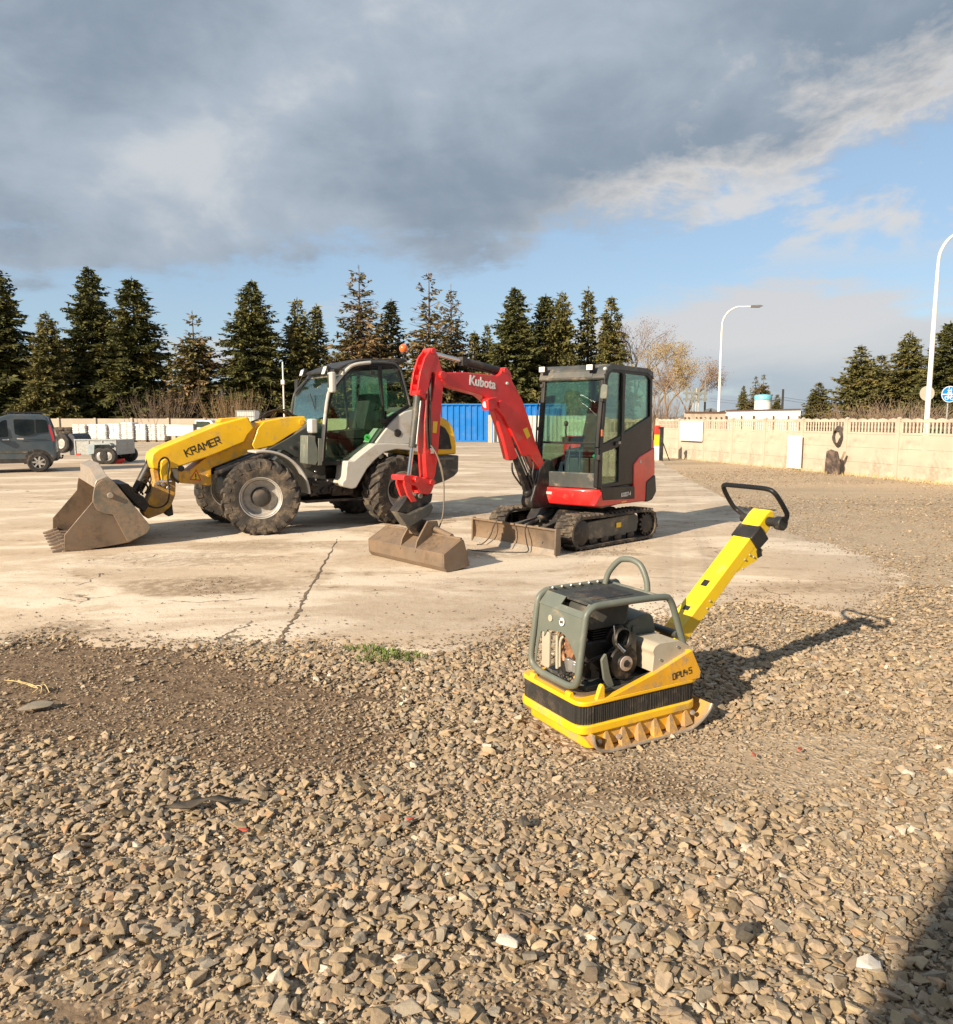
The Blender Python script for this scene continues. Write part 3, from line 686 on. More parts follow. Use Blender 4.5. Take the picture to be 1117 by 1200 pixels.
# boom, arm, cylinders on the centre plane of TF -------------------------------------------
# swing bracket
m=MB().cyl((.80,0,.50),(.80,0,.86),.10,.10,20).prism(rnd([(.45,.52),(.92,.50),(.96,.60),(.90,.72),(.80,1.02),(.66,1.14),(.52,1.12),(.46,.9)],.05),-.10,.10)
m.box((.42,0,.68),(.30,.34,.26))
m.build('swing_bracket',BLK2,ex,bevel=.02,seg=3)
BW=.085
q=pp(TF,z3,[(418,192),(520,191),(640,203),(672,208),(690,196),(700,170),(722,166),(742,196),(748,235),(795,320),(835,440),(862,535),(908,640),(882,668),(862,640),(838,600),(822,592),(812,602),(790,590),(752,500),(705,405),(655,348),(600,302),(520,280),(430,255),(405,232),(400,205)],BW)
boom=MB().prism(rnd(q,.015,2),-BW,BW).build('boom',RD,ex,bevel=.014,seg=3)
# lettering on boom
a=TF.pl(*pz(z3,548,232),BW); b=TF.pl(*pz(z3,655,252),BW)
text('Kubota',.155,WHL,boom,face_m(((a[0]+b[0])/2,BW+.002,(a[1]+b[1])/2),(b[0]-a[0],0,b[1]-a[1]),(0,1,0)),bold=.0045,sx=.93)
q=pp(TF,z3,[(798,468),(818,458),(834,500),(818,514)],BW); MB().prism(q,BW,BW+.002).build('sticker',YST,boom)
for P0,rr_ in ((pz(z3,720,245),.018),(pz(z3,690,345),.045),(pz(z3,408,205),.045),(pz(z3,712,182),.035)):
    x,z=TF.pl(*P0,BW); MB().cyl((x,-BW-.02,z),(x,BW+.02,z),rr_,None,20).build('pivot_pin',LG if rr_<.02 else RD,boom,bevel=.004)
x,z=TF.pl(*pz(z3,625,348),BW)
wl=MB().box((x,.10,z),(.11,.12,.13),(0,10,0)).build('boom_light',RD,ex,bevel=.012)
MB().lathe([(0,.01),(.038,.008),(.045,0)],(x+.045,.118,z),(.8,.6,-.1),18).build('lamp_glass',LEN,wl)
MB().box((x-.01,.10,z+.07),(.14,.15,.02),(0,10,0)).build('light_hood',RD,wl,bevel=.004)
# boom cylinder guard + cylinder in front of boom
q=pp(TF,z3,[(665,345),(700,352),(735,470),(775,600),(765,612),(742,620),(728,612),(700,500),(660,380)],.05)
MB().prism(q,-.05,.05).build('cylinder_guard',RD,ex,bevel=.01)
a=TF.pl(*pz(z3,690,360),0); b=TF.pl(*pz(z3,765,610),0); c=TF.pl(*pz(z3,822,775),0)
A=(a[0],0,a[1]);B_=(b[0],0,b[1]);C_=(c[0],0,c[1])
MB().cyl(A,B_,.026).build('cylinder_rod',CHR,ex)
MB().cyl((B_[0]+.02,0,B_[1+1]+.05),C_,.052,.055,20).ball(C_,.07,8).build('boom_cylinder',BLK2,ex,bevel=.004)
MB().tube(sp([TF.pv(*pz(z3,745,630),.05),TF.pv(*pz(z3,750,680),.06),TF.pv(*pz(z3,790,740),.05)],5),.012,8).build('cylinder_hose',FIX,ex)
m=MB()
for k,(yy,o) in enumerate(((.03,0),(.055,10),(-.0,22),(.06,34))):
    m.tube(sp([TF.pv(*pz(z3,735+o,500),yy),TF.pv(*pz(z3,760+o,560),yy+.01),TF.pv(*pz(z3,800+o,660),yy),TF.pv(*pz(z3,835+o*.6,730),yy),TF.pv(*pz(z3,850+o*.5,790),yy)],4),.011,7)
m.tube(sp([TF.pv(*pz(z3,835,600),.04),TF.pv(*pz(z3,850,640),.08),TF.pv(*pz(z3,845,700),.09),TF.pv(*pz(z3,870,760),.08)],5),.012,8)
m.build('boom_hose',FIX,ex)
for dx in (0,28): MB().tube([TF.pv(*pz(z3,760+dx,560),.055),TF.pv(*pz(z3,815+dx*.6,690),.055)],.008,8).build('hydraulic_pipe',GS,ex)
# arm cylinder on top of the boom
a=TF.pl(*pz(z3,378,103),0); b=TF.pl(*pz(z3,505,138),0); c=TF.pl(*pz(z3,700,190),0)
MB().cyl((a[0],0,a[1]),(b[0],0,b[1]),.024,None,14).build('cylinder_rod',CHR,ex)
MB().cyl((b[0],0,b[1]),(c[0],0,c[1]),.048,.050,20).box((b[0],0,b[1]),(.07,.09,.10)).build('arm_cylinder',BLK2,ex,bevel=.004)
MB().tube([TF.pv(*pz(z3,515,158),.03),TF.pv(*pz(z3,690,208),.03)],.010,8).build('hydraulic_pipe',FIX,ex)
# arm
AW=.07
qb=pp(TF,z3,[(352,78),(368,82),(372,110),(362,160),(345,200),(336,330),(318,318),(292,300),(285,292),(292,240),(300,190),(322,120)],AW)
q=pp(TF,z3,[(358,100),(372,84),(388,110),(402,165),(417,210),(412,265),(400,420),(386,600),(372,700),(350,712),(330,700),(322,560),(322,430),(332,330),(336,240),(345,180)],AW)
hole=pp(TF,z3,[(356,195),(366,188),(374,203),(369,250),(358,330),(348,330),(348,240)],AW)
armo=frame_with_holes(rnd(q,.012,2),[hole],-AW,AW,'x',None).build('arm',RD,ex,bevel=.010,seg=2)
for yy_ in (-AW-.004,AW-.022): MB().prism(rnd(qb,.012,2),yy_,yy_+.026).build('bracket_plate',RD,armo,bevel=.004)
m=MB(); q=pp(TF,z3,[(340,190),(368,186),(368,250),(356,330),(335,330)],0); m.prism(q,-.06,.0); m.build('arm_recess',BLK2,armo)
MB().tube(sp([TF.pv(*pz(z3,352,200),.03),TF.pv(*pz(z3,350,280),.078),TF.pv(*pz(z3,346,420),.082),TF.pv(*pz(z3,350,560),.085)],6),.014,8).tube(sp([TF.pv(*pz(z3,340,230),.03),TF.pv(*pz(z3,335,300),.078),TF.pv(*pz(z3,333,440),.08),TF.pv(*pz(z3,340,560),.08)],6),.012,8).build('arm_hose',FIX,ex)
q=pp(TF,z3,[(362,428),(384,430),(378,486),(360,484)],AW); MB().prism(q,AW,AW+.003).build('sticker',YST,armo)
for P0,rr_ in ((pz(z3,362,88),.035),(pz(z3,300,290),.032),(pz(z3,408,207),.05)):
    x,z=TF.pl(*P0,AW); MB().cyl((x,-AW-.015,z),(x,AW+.02,z),rr_,None,18).build('pivot_pin',RD,armo,bevel=.004)
# bracket cross ribs seen in the front slot at the top of the arm
m=MB()
for (x_,y_) in ((297,165),(285,215),(272,262)):
    u,z=TF.pl(*pz(z3,x_,y_),0); m.box((u-.03,0,z),(.022,.13,.05),(0,20,0))
m.build('bracket_rib',RD,armo,bevel=.003)
# bucket cylinder in front
a=TF.pl(*pz(z3,290,300),0); b=TF.pl(*pz(z3,262,556),0); c=TF.pl(*pz(z3,245,690),0)
MB().cyl((a[0],0,a[1]),(b[0],0,b[1]),.048,.046,20).build('bucket_cylinder',GY,ex,bevel=.004)
MB().cyl((b[0],0,b[1]),(c[0],0,c[1]),.024,None,16).build('cylinder_rod',CHR,ex)
MB().tube([TF.pv(*pz(z3,303,330),.05),TF.pv(*pz(z3,282,540),.05)],.009,8).build('hydraulic_pipe',GS,ex)
# linkage
q=pp(TF,z3,[(225,690),(262,690),(300,700),(360,715),(372,725),(355,775),(330,782),(300,778),(285,745),(258,735),(262,775),(285,815),(262,822),(240,790),(222,735)],.085)
lk=MB().prism(q,-.085,-.055).prism(q,.055,.085).build('bucket_link',RD,ex,bevel=.006)
for P0,rr_,yy in ((pz(z3,222,703),.032,.12),(pz(z3,276,710),.036,.13),(pz(z3,355,725),.035,.11),(pz(z3,300,790),.03,.1)):
    x,z=TF.pl(*P0,.085); MB().cyl((x,-yy,z),(x,yy,z),rr_,None,16).build('pivot_pin',RD if rr_>.031 else GY,lk,bevel=.004)
q=pp(TF,z3,[(322,700),(368,700),(362,760),(340,785),(300,782),(305,740)],.06); MB().prism(q,-.06,.06).build('arm_end',RD,ex,bevel=.01)
# tilt coupler
q=pp(TF,z3,[(186,868),(240,880),(250,880),(355,828),(364,845),(352,880),(250,940),(235,938)],.10)
MB().prism(q,-.02,.10).build('coupler_plate',GY,ex,bevel=.008)
q=pp(TF,z3,[(240,790),(300,790),(362,778),(355,820),(250,876),(188,868),(215,830)],.04)
MB().prism(q,-.12,.04).build('coupler',BLK2,ex,bevel=.01)
q=pp(TF,z3,[(255,900),(320,905),(345,960),(330,975),(290,985),(250,940)],.0); MB().prism(q,-.10,.06).build('tilt_motor',BLK2,ex,bevel=.02)
# bucket: plate profile on its near end, extruded along y
gl=TF.gl(443,650); gr=TF.gl(526,671)
yR=gr[1]; yL=gl[1]; 
poly=pp(TF,z9,[(768,770),(950,618),(975,640),(1032,885),(870,962),(800,952),(772,905)],yR)
poly=[(x,max(z,.012)) for x,z in poly]
# shell: follow the outside from top lip over the back to the cutting edge
sh=[poly[1],poly[0],poly[6],poly[5],poly[4],poly[3]]
shi=[]
for i,p in enumerate(sh):
    a=Vector(sh[max(i-1,0)]); b=Vector(sh[min(i+1,len(sh)-1)]); t=(b-a).normalized(); nn=Vector((-t.y,t.x))
    c=Vector((sum(p[0] for p in poly)/7,sum(p[1] for p in poly)/7)); 
    if (c-Vector(p)).dot(nn)<0: nn=-nn
    shi.append(tuple(Vector(p)+nn*.016))
m=MB().prism([sh[0],sh[1],sh[2],sh[3],sh[4],sh[5]]+shi[::-1],yL,yR)
bk=m.build('ditching_bucket',ST,ex,bevel=.003)
for yy in (yL,yR): MB().prism(poly,yy-.012,yy+.012).build('end_plate',ST,bk,bevel=.003)
MB().tube([(sh[0][0],yL,sh[0][1]),(sh[0][0],yR,sh[0][1])],.018,8).build('lip_bar',ST,bk)
# ears, hinge plates and tilt cylinder on the bucket's back
u0,z0=sh[0]; ym=0.0
for yy in (-.16,.12):
    MB().prism([(sh[1][0]+.01,sh[1][1]-.04),(sh[1][0]-.02,sh[1][1]+.08),(u0+.08,z0+.16),(u0-.06,z0+.15),(u0-.10,z0+.02)],yy-.012,yy+.012).build('hinge_ear',ST,bk,bevel=.004)
MB().box((u0+.02,-.02,z0+.03),(.24,.30,.05),(0,8,0)).build('hinge_saddle',ST,bk,bevel=.008)
MB().cyl((u0-.02,.14,z0+.06),(u0-.03,.42,z0+.0),.035,None,14).cyl((u0-.03,.42,z0+.0),(u0-.04,.60,z0-.03),.018,None,10).build('tilt_cylinder',ST,bk,bevel=.003)
MB().cyl((u0-.05,-.30,z0+.03),(u0-.05,-.02,z0+.08),.04,None,14).build('tilt_cylinder',ST,bk,bevel=.003)
# long loose hose hanging from the arm
m=MB().tube(sp([TF.pv(*pz(z3,350,545),.09),TF.pv(*pz(z3,375,580),.12),TF.pv(*pz(z3,405,660),.14),TF.pv(*pz(z3,415,760),.14),TF.pv(*pz(z3,410,880),.12),TF.pv(*pz(z3,385,960),.10),TF.pv(*pz(z3,370,975),.08)],8),.009,7)
m.tube(sp([TF.pv(*pz(z3,365,548),.09),TF.pv(*pz(z3,395,640),.12),TF.pv(*pz(z3,412,720),.13)],8),.006,6)
m.build('hanging_hose',pm('dusty_hose',(.20,.17,.13),.7,0,.2,12),ex)
MB().box((*[ (TF.pv(*pz(z3,352,572),.085))[i] for i in (0,)],.09,TF.pv(*pz(z3,352,572),.085)[2]),(.05,.05,.06)).build('hose_coupling',CHR,ex,bevel=.004)
# ================================================================== wheel loader
LF=Fr(-2.6456,12.0583,213)
z1=zm(50,380,320); z2=zm(320,390,240); z10=zm(60,535,130); z11=zm(140,520,80,960); z12=zm(330,400,160); z13=zm(150,470,200)
ld=frthing('wheel_loader','yellow and grey telescopic wheel loader with a steel bucket lowered to the ground','wheel loader',LF)
def loader_wheel():
    Ro=.545; W=.19
    prof=[(.285,-.16),(.33,-.175),(.42,-.19),(.49,-.185),(.515,-.165),(.522,0),(.515,.165),(.49,.185),(.42,.19),(.33,.175),(.285,.16),(.27,.10),(.27,-.10)]
    m=MB().lathe(prof,(0,0,0),(0,1,0),56,True)
    nl=20
    for s in (-1,1):
        for k in range(nl):
            a0=2*math.pi*(k+(.5 if s>0 else 0))/nl
            def P(a,y,r): return Vector((r*math.cos(a),y,r*math.sin(a)))
            def sec(t):      # cross-section along the lug, from the centre to the shoulder
                y=s*(.012+t*.183); a=a0+t*.27; rb=.505 if t<.99 else .43; rt=.556-.03*max(0,t-.8)*5
                w0=.040/.54; w1=.027/.54
                if t>=.99: rt=.525
                return [P(a-w0,y,rb),P(a+w0,y,rb),P(a+w1,y,rt),P(a-w1,y,rt)]
            S=[sec(t) for t in (0,.33,.66,1.0)]
            for i in range(3): m.hexa(S[i],S[i+1])
            # shoulder drop
            y=s*.198; a=a0+.30; e=[P(a-.06,s*.188,.42),P(a+.06,s*.188,.42),P(a+.05,y,.425),P(a-.05,y,.425)]
            top=[P(a-.085,s*.17,.52),P(a+.045,s*.17,.52),P(a+.03,s*.196,.522),P(a-.07,s*.196,.522)]
            m.hexa(e,top)
    t=m.build('wheel',RB,ld,weld=False,sharp=32)
    r=MB().lathe([(.285,.165),(.300,.172),(.300,.150),(.262,.130),(.250,.04),(.235,.005),(.20,-.005),(.10,.02),(.10,.0),(.26,.0),(.285,.0),(.285,-.165),(.300,-.172),(.30,-.15),(.26,-.12),(.26,-.0)],(0,0,0),(0,1,0),44)
    rim=r.build('rim',RIM,t)
    h=MB().lathe([(0,.12),(.09,.12),(.115,.105),(.12,.06),(.14,.055),(.145,.03),(.145,.0),(0,0)],(0,0,0),(0,1,0),30)
    for k in range(10):
        a=k*.6283; h.cyl((.112*math.cos(a),.05,.112*math.sin(a)),(.112*math.cos(a),.078,.112*math.sin(a)),.011,None,6)
    h.build('hub',HUB,t)
    return t
w0=loader_wheel()
def setw(w,x,y,rz): w.location=(x,y,.545); w.rotation_euler=(0,R(random.uniform(0,30)),R(rz))
setw(w0,1.08,.80,-17)
for x,y,rz in ((1.08,-.80,163),(-1.08,.80,15),(-1.08,-.80,193)):
    w=dup(w0,parent=ld); setw(w,x,y,rz)
# chassis -------------------------------------------------------------------------------
MB().prism(rnd([(1.42,.50),(1.40,.78),(1.0,.95),(.80,1.00),(.30,1.50),(.15,1.62),(-.05,1.62),(-.10,.55),(.4,.42)],.05),-.40,.40).build('front_frame',GY,ld,bevel=.02)
MB().prism(rnd([(.5,.40),(-1.3,.40),(-2.0,.5),(-2.0,.95),(.5,.9)],.05),-.34,.34).build('chassis',BLK2,ld,bevel=.02)
for x in (1.08,-1.08): MB().cyl((x,-.72,.545),(x,.72,.545),.10,None,16).ball((x,0,.545),.22,8,(1,1,1)).build('axle',BLK2,ld)
# dark grey front tower plate near side (with two holes)
q=pp(LF,z1,[(925,512),(1000,470),(1078,422),(1100,420),(1100,585),(1080,590),(1040,545),(990,515),(940,512)],.46)
MB().prism(q,.40,.46).build('tower_plate',GY,ld,bevel=.006)
for x_,y_ in ((1032,505),(1032,548)):
    u,z=LF.pl(*pz(z1,x_,y_),.462); MB().cyl((u,.455,z),(u,.466,z),.03,None,14).build('plate_hole',INK,ld)
# mechanics between the wheels
m=MB(); r3=random.Random(5)
m.box((.05,.35,.62),(.75,.5,.22)).box((-.25,.5,.55),(.35,.3,.14))
for k in range(14): 
    x=-.35+.8*r3.random(); m.cyl((x,.58+.08*r3.random(),.5+.2*r3.random()),(x+.12*r3.random(),.62+.05*r3.random(),.5+.2*r3.random()),.03,None,8)
m.build('valve_block',BLK2,ld,bevel=.006)
m=MB(); 
for k in range(3): u,z=LF.pl(*pz(z2,(230,232,296)[k],(755,800,805)[k]),.66); m.ball((u,.66,z),.018,5)
m.build('fitting',CHR,ld)
MB().box((-.05,.45,.42),(.85,.5,.04)).build('belly_plate',BLK2,ld,bevel=.006)
# steps + side box under the door
q=pp(LF,z2,[(188,560),(232,562),(232,590),(246,640),(246,700),(232,722),(186,716)],.86); MB().prism(rnd(q,.01,2),.55,.86).build('step_box',GT,ld,bevel=.01)
q=pp(LF,z2,[(248,575),(276,578),(268,722),(246,724)],.86); MB().prism(q,.60,.86).build('step_box',GT,ld,bevel=.006)
# fenders --------------------------------------------------------------------------------
def fender(cx,y0,y1,r,a0,a1,t,mat,name):
    o=[];i=[]
    for k in range(19):
        a=R(a0+(a1-a0)*k/18); o.append((cx+r*math.cos(a),.545+r*math.sin(a))); i.append((cx+(r-t)*math.cos(a),.545+(r-t)*math.sin(a)))
    return MB().prism(o+i[::-1],y0,y1).build(name,mat,ld,bevel=.012,seg=3)
fender(1.08,.60,1.0,.68,80,178,.035,LG,'front_fender'); fender(1.08,-1.0,-.60,.68,80,178,.035,LG,'front_fender')
# cab ------------------------------------------------------------------------------------
YC=.74
out=pp(LF,z2,[(262,722),(272,560),(300,330),(345,265),(405,195),(450,170),(520,160),(600,160),(655,172),(692,205),(712,262),(748,395),(740,412),(690,440),(622,510),(560,590),(470,690),(430,718)],YC)
wind=[pp(LF,z2,[(284,700),(300,440),(330,325),(372,262),(418,212),(462,190),(520,182),(572,182),(606,480),(604,520),(552,592),(455,684),(425,700)],YC),
      pp(LF,z2,[(592,184),(645,186),(678,212),(698,262),(734,392),(690,420),(640,452),(622,470),(612,470)],YC)]
for yy,sg in ((YC,1),(-YC,-1)):
    frame_with_holes(out,wind,yy-.04*sg,yy+.008*sg,'x',None).build('cab_side',BG,ld,bevel=.006)
    for w_ in wind: MB().prism(grow(w_,1.015),yy-.018,yy-.012).build('side_window',GL,ld)
# bright pillar and roof edge
pil=pp(LF,z2,[(262,700),(272,560),(300,335),(345,268),(405,198),(452,172),(530,162)],YC)
pilp=[(x,YC+.012,z) for x,z in pil]
for s in (1,-1): MB().tube(sp([(x,y*s,z) for x,y,z in pilp],4),.026,8).build('front_pillar',LG if s>0 else GY,ld)
for s in (1,-1): MB().tube(sp([(x,(YC+.01)*s,z) for x,z in pp(LF,z2,[(530,162),(640,165),(690,195),(712,262),(746,395)],YC)],5),.018,8).build('rear_pillar',GY,ld)
# windscreen between the front pillars
A=pil[1]; Bq=pil[2]; Cq=pil[4]
m=MB()
for a,b in ((A,Bq),(Bq,Cq)):
    m.hexa([(a[0],-YC+.05,a[1]),(a[0],YC-.05,a[1]),(b[0],YC-.05,b[1]),(b[0],-YC+.05,b[1])],[(a[0]+.006,-YC+.05,a[1]),(a[0]+.006,YC-.05,a[1]),(b[0]+.006,YC-.05,b[1]+.003),(b[0]+.006,-YC+.05,b[1]+.003)])
m.build('windscreen',GLF,ld)
MB().tube(sp([(Bq[0]+.03,.35,Bq[1]-.35),(Bq[0]+.04,.25,Bq[1]-.15),(Bq[0]+.04,.1,Bq[1]+.02)],4),.009,6).build('wiper',BK,ld)
x0=pil[4][0]; z0=pil[4][1]
tp=[(x0+.12,z0-.02),(x0+.13,z0+.04),(x0-.1,z0+.12)]
rf=pp(LF,z2,[(375,235),(380,205),(430,168),(520,150),(640,150),(690,175),(712,215),(690,196),(655,172),(600,158),(520,158),(450,168),(405,194)],YC)
MB().prism(rf,-YC,YC).build('roof',GY,ld,bevel=.015,seg=3)
MB().prism([(x0+.17,z0-.04),(x0+.18,z0+.0),(x0-.25,z0+.175),(x0-1.05,z0+.215),(x0-1.10,z0+.16)],-.62,.62).build('roof_cap',BK,ld,bevel=.02,seg=3)
pk=pp(LF,z2,[(262,722),(430,718),(470,690),(455,684),(425,700),(284,700)],YC)
MB().box((-.30,0,1.05),(1.1,1.40,.06)).build('cab_floor',BK,ld)
MB().box((-.98,0,1.48),(.06,1.36,.62)).build('rear_wall',BG,ld)
MB().box((-1.02,0,2.1),(.006,1.36,.6)).build('rear_window',GL,ld)
# interior
m=MB().prism(rnd([(-.85,1.35),(-.35,1.35),(-.35,1.47),(-.80,1.50)],.04),-.26,.26).prism(rnd([(-.95,1.45),(-.80,1.5),(-.95,2.08),(-1.05,2.05)],.03),-.24,.24)
m.build('operator_seat',SEAT,ld,bevel=.03)
MB().box((-.6,0,1.2),(.5,.5,.3)).build('seat_base',BK,ld,bevel=.02)
m=MB().cyl((.05,0,1.1),(-.14,0,1.70),.04,None,12).tube([(-.14+.19*math.cos(a*.3927)*.3,.19*math.sin(a*.3927),1.70+.19*math.cos(a*.3927)*.9) for a in range(16)],.014,8,True)
m.build('steering_wheel',BK,ld)
MB().prism(rnd([(.10,1.08),(.14,1.55),(-.02,1.62),(-.12,1.5),(-.1,1.08)],.04),-.30,.30).build('dashboard',BK,ld,bevel=.02)
# rags / dirt-red mat reflection area is left to the glass
q=LF.pl(*pz(z2,516,572),YC); MB().lathe([(0,0),(.055,0),(.055,.003),(0,.003)],(q[0],YC-.010,q[1]),(0,1,0),24).build('round_sticker',GST,ld)
glm=MB(); 
for a,b in (((-.02,-.02),(.02,.02)),((-.0,.022),(.022,.0)),((-.022,-.01),(0,.012))): glm.bar((q[0]+a[0],YC-.005,q[1]+a[1]),(q[0]+b[0],YC-.005,q[1]+b[1]),.008,.002,(0,1,0))
glm.build('sticker_mark',INK,ld,weld=False)
m=MB(); u,z=LF.pl(*pz(z2,598,480),YC); m.box((u,YC+.02,z),(.12,.04,.05)); u,z=LF.pl(*pz(z2,545,218),YC); m.box((u,YC-.03,z),(.08,.05,.05)); m.build('door_latch',BK,ld,bevel=.006)
# mirror, lamps
u,z=LF.pl(*pz(z2,318,270),.98)
arm=MB().tube(sp([(x0+.02,YC,z0-.02),(u+.02,.90,z+.20),(u,.97,z+.1)],4),.010,7).build('mirror_arm',BK,ld)
MB().box((u,.99,z),(.07,.17,.30)).build('mirror',LG,arm,bevel=.02,seg=3)
MB().box((u-.038,.99,z),(.004,.14,.26)).build('mirror_glass',MIR,arm)
MB().box((u+.0,.955,z+.02),(.09,.04,.20)).build('mirror_mount',BK,arm,bevel=.01)
u,z=LF.pl(*pz(z2,285,205),.80)
wl=MB().box((u-.02,.80,z),(.07,.12,.13),(0,-20,0)).build('work_light',BK,ld,bevel=.01); MB().box((u+.02,.80,z),(.012,.11,.12),(0,-20,0)).build('lamp_glass',LEN,wl,bevel=.004)
u2,z2_=LF.pl(*pz(z2,162,218),-.62)
wl=MB().box((u2-.02,-.62,z2_),(.07,.12,.11),(0,-20,0)).build('work_light',BK,ld,bevel=.01); MB().box((u2+.02,-.62,z2_),(.012,.11,.10),(0,-20,0)).build('lamp_glass',LEN,wl,bevel=.004)
MB().tube([(u2-.05,-.62,z2_),(x0+.05,-.60,z0-.02)],.012,6).build('lamp_bracket',BK,ld)
u,z=LF.pl(*pz(z2,204,508),.80)
hl=MB().box((u-.03,.80,z),(.10,.17,.21)).build('headlight',LG,ld,bevel=.02,seg=3)
MB().box((u+.024,.80,z),(.012,.13,.16)).build('lamp_glass',LEN,hl,bevel=.006)
MB().tube([(u-.04,.80,z-.08),(u-.06,.70,z-.22)],.016,8).box((u-.05,.74,z-.16),(.10,.10,.05)).build('lamp_bracket',BK,hl)
MB().tube(sp([LF.pv(*pz(z2,108,395),-.85),LF.pv(*pz(z2,120,330),-.85),LF.pv(*pz(z2,160,235),-.72)],4),.009,6).box((LF.pv(*pz(z2,132,290),-.86)[0],-.86,LF.pv(*pz(z2,132,290),-.86)[2]),(.05,.14,.22)).build('far_mirror',BK,ld,bevel=.01)
# beacon
u,z=LF.pl(*pz(z2,712,100),0.2)
bc=MB().cyl((u,.2,z-.28),(u,.2,z-.03),.012,None,8).cyl((u,.2,z-.05),(u,.2,z-.02),.05,None,16).build('beacon_stand',BK,ld)
MB().lathe([(.045,0),(.066,.03),(.074,.065),(.066,.10),(.04,.128),(0,.138)],(u,.2,z-.02),(0,0,1),20).build('beacon',ORL,bc)
# rear body --------------------------------------------------------------------------------
YB=.80
q=pp(LF,z2,[(760,420),(722,430),(682,455),(645,492),(600,548),(560,602),(620,604),(740,605),(800,610),(800,430)],YB)
MB().prism(rnd(q,.02,2),.30,YB).build('rear_side_panel',LG,ld,bevel=.02,seg=3)
q=pp(LF,z2,[(405,700),(440,700),(500,650),(560,605),(620,603),(740,606),(775,612),(800,622),(800,655),(740,640),(670,635),(610,650),(560,690),(515,740),(480,800),(455,845),(430,852),(378,838),(378,815),(395,800)],YB+.16)
MB().prism(rnd(q,.02,2),.56,YB+.16).build('rear_fender',LG,ld,bevel=.016,seg=3)
fender(-1.08,-1.0,-.55,.70,10,170,.04,LG,'rear_fender')
u,z=LF.pl(*pz(z2,680,547),YB); MB().lathe([(0,.012),(.045,.012),(.062,.004),(.065,0)],(u,YB,z),(0,1,0),24).build('fuel_cap',BLK2,ld)
# engine hood
q=pp(LF,z2,[(735,430),(800,400),(860,430),(920,458),(955,478),(980,510),(994,560),(1000,610),(1000,662),(890,668),(735,665)],.56)
MB().prism(rnd(q,.03,3),-.50,.56).build('engine_hood',Y1,ld,bevel=.06,seg=4)
q=pp(LF,z2,[(850,480),(905,500),(940,520),(962,560),(976,635),(850,635)],.57); MB().prism(rnd(q,.03,3),.54,.575).build('hood_grille',BLK2,ld,bevel=.004)
q=pp(LF,z2,[(800,668),(1015,668),(1012,758),(990,782),(950,805),(870,835),(830,835),(800,790)],.60); MB().prism(rnd(q,.03,3),-.60,.60).build('counterweight',GY,ld,bevel=.03,seg=3)
MB().prism(rnd([(-1.75,.98),(-1.75,1.02),(-2.30,1.02),(-2.30,.98)],.01),-.62,.62).build('hood_trim',GT,ld,bevel=.004)
# boom ---------------------------------------------------------------------------------------
YBm=.20
# outer boom lower beam
q=pp(LF,z1,[(560,590),(600,600),(700,520),(830,455),(868,418),(880,400),(905,395),(1000,380),(1070,376),(1078,400),(1070,425),(1020,448),(940,500),(868,515),(800,545),(690,588),(692,655),(680,662),(640,655),(562,650),(548,620)],YBm)
bo=MB().prism(rnd(q,.015,2),-YBm,YBm).build('outer_boom',OR,ld,bevel=.012,seg=3)
q=pp(LF,z1,[(905,398),(1000,380),(1070,376),(1078,398),(1070,422),(1020,446),(940,496),(868,512),(856,492),(866,468),(880,425)],YBm+.03)
MB().prism(rnd(q,.015,2),YBm,YBm+.05).build('rear_bracket',Y1,bo,bevel=.008)
# front cover
q=pp(LF,z1,[(445,560),(450,530),(475,510),(600,458),(722,408),(838,377),(866,424),(838,455),(826,482),(700,535),(545,588),(500,592),(450,592)],YBm+.06)
cv=MB().prism(rnd(q,.02,3),-YBm-.06,YBm+.06).build('boom_cover',Y1,ld,bevel=.05,seg=3)
q=pp(LF,z1,[(712,398),(725,385),(790,380),(840,385),(800,402),(730,412)],0); MB().prism(q,-.12,.12).build('boom_cap',OR,cv,bevel=.01)
a=LF.pl(*pz(z1,590,525),YBm+.06); b=LF.pl(*pz(z1,718,475),YBm+.06)
glyphs('KRAMER',.098,INK,cv,face_m(((a[0]+b[0])/2,YBm+.062,(a[1]+b[1])/2),(b[0]-a[0],0,b[1]-a[1]),(0,1,0))@Matrix.Shear('XZ',4,(0,0)),w=.15,gap=.22)
# warning triangle
T3=[LF.pl(*pz(z1,x,y),YBm) for x,y in ((600,637),(650,640),(628,592))]
MB().prism(T3,YBm+.001,YBm+.003).build('warning_sign',RST,bo); MB().prism(grow(T3,.70),YBm+.003,YBm+.005).build('warning_field',YST,bo)
c=Vector((sum(p[0] for p in T3)/3,sum(p[1] for p in T3)/3)); mm=MB().bar((c.x,YBm+.006,c.y-.012),(c.x,YBm+.006,c.y+.045),.016,.002,(0,1,0)).bar((c.x,YBm+.006,c.y-.038),(c.x,YBm+.006,c.y-.024),.016,.002,(0,1,0)); mm.build('warning_mark',INK,bo,weld=False)
m=MB()
for x_,y_ in ((566,592),(676,620),(576,628),(1054,400)): 
    u,z=LF.pl(*pz(z1,x_,y_),YBm); m.cyl((u,YBm,z),(u,YBm+(.02 if x_<1000 else .07),z),.022 if x_<1000 else .045,None,14)
m.build('boom_bolt',OR,bo,bevel=.004)
u,z=LF.pl(*pz(z1,566,590),YBm+.06); MB().lathe([(0,.03),(.02,.03),(.045,.01),(.045,0)],(u,YBm+.06,z),(0,1,0),16).build('boom_pin',BLK2,bo)
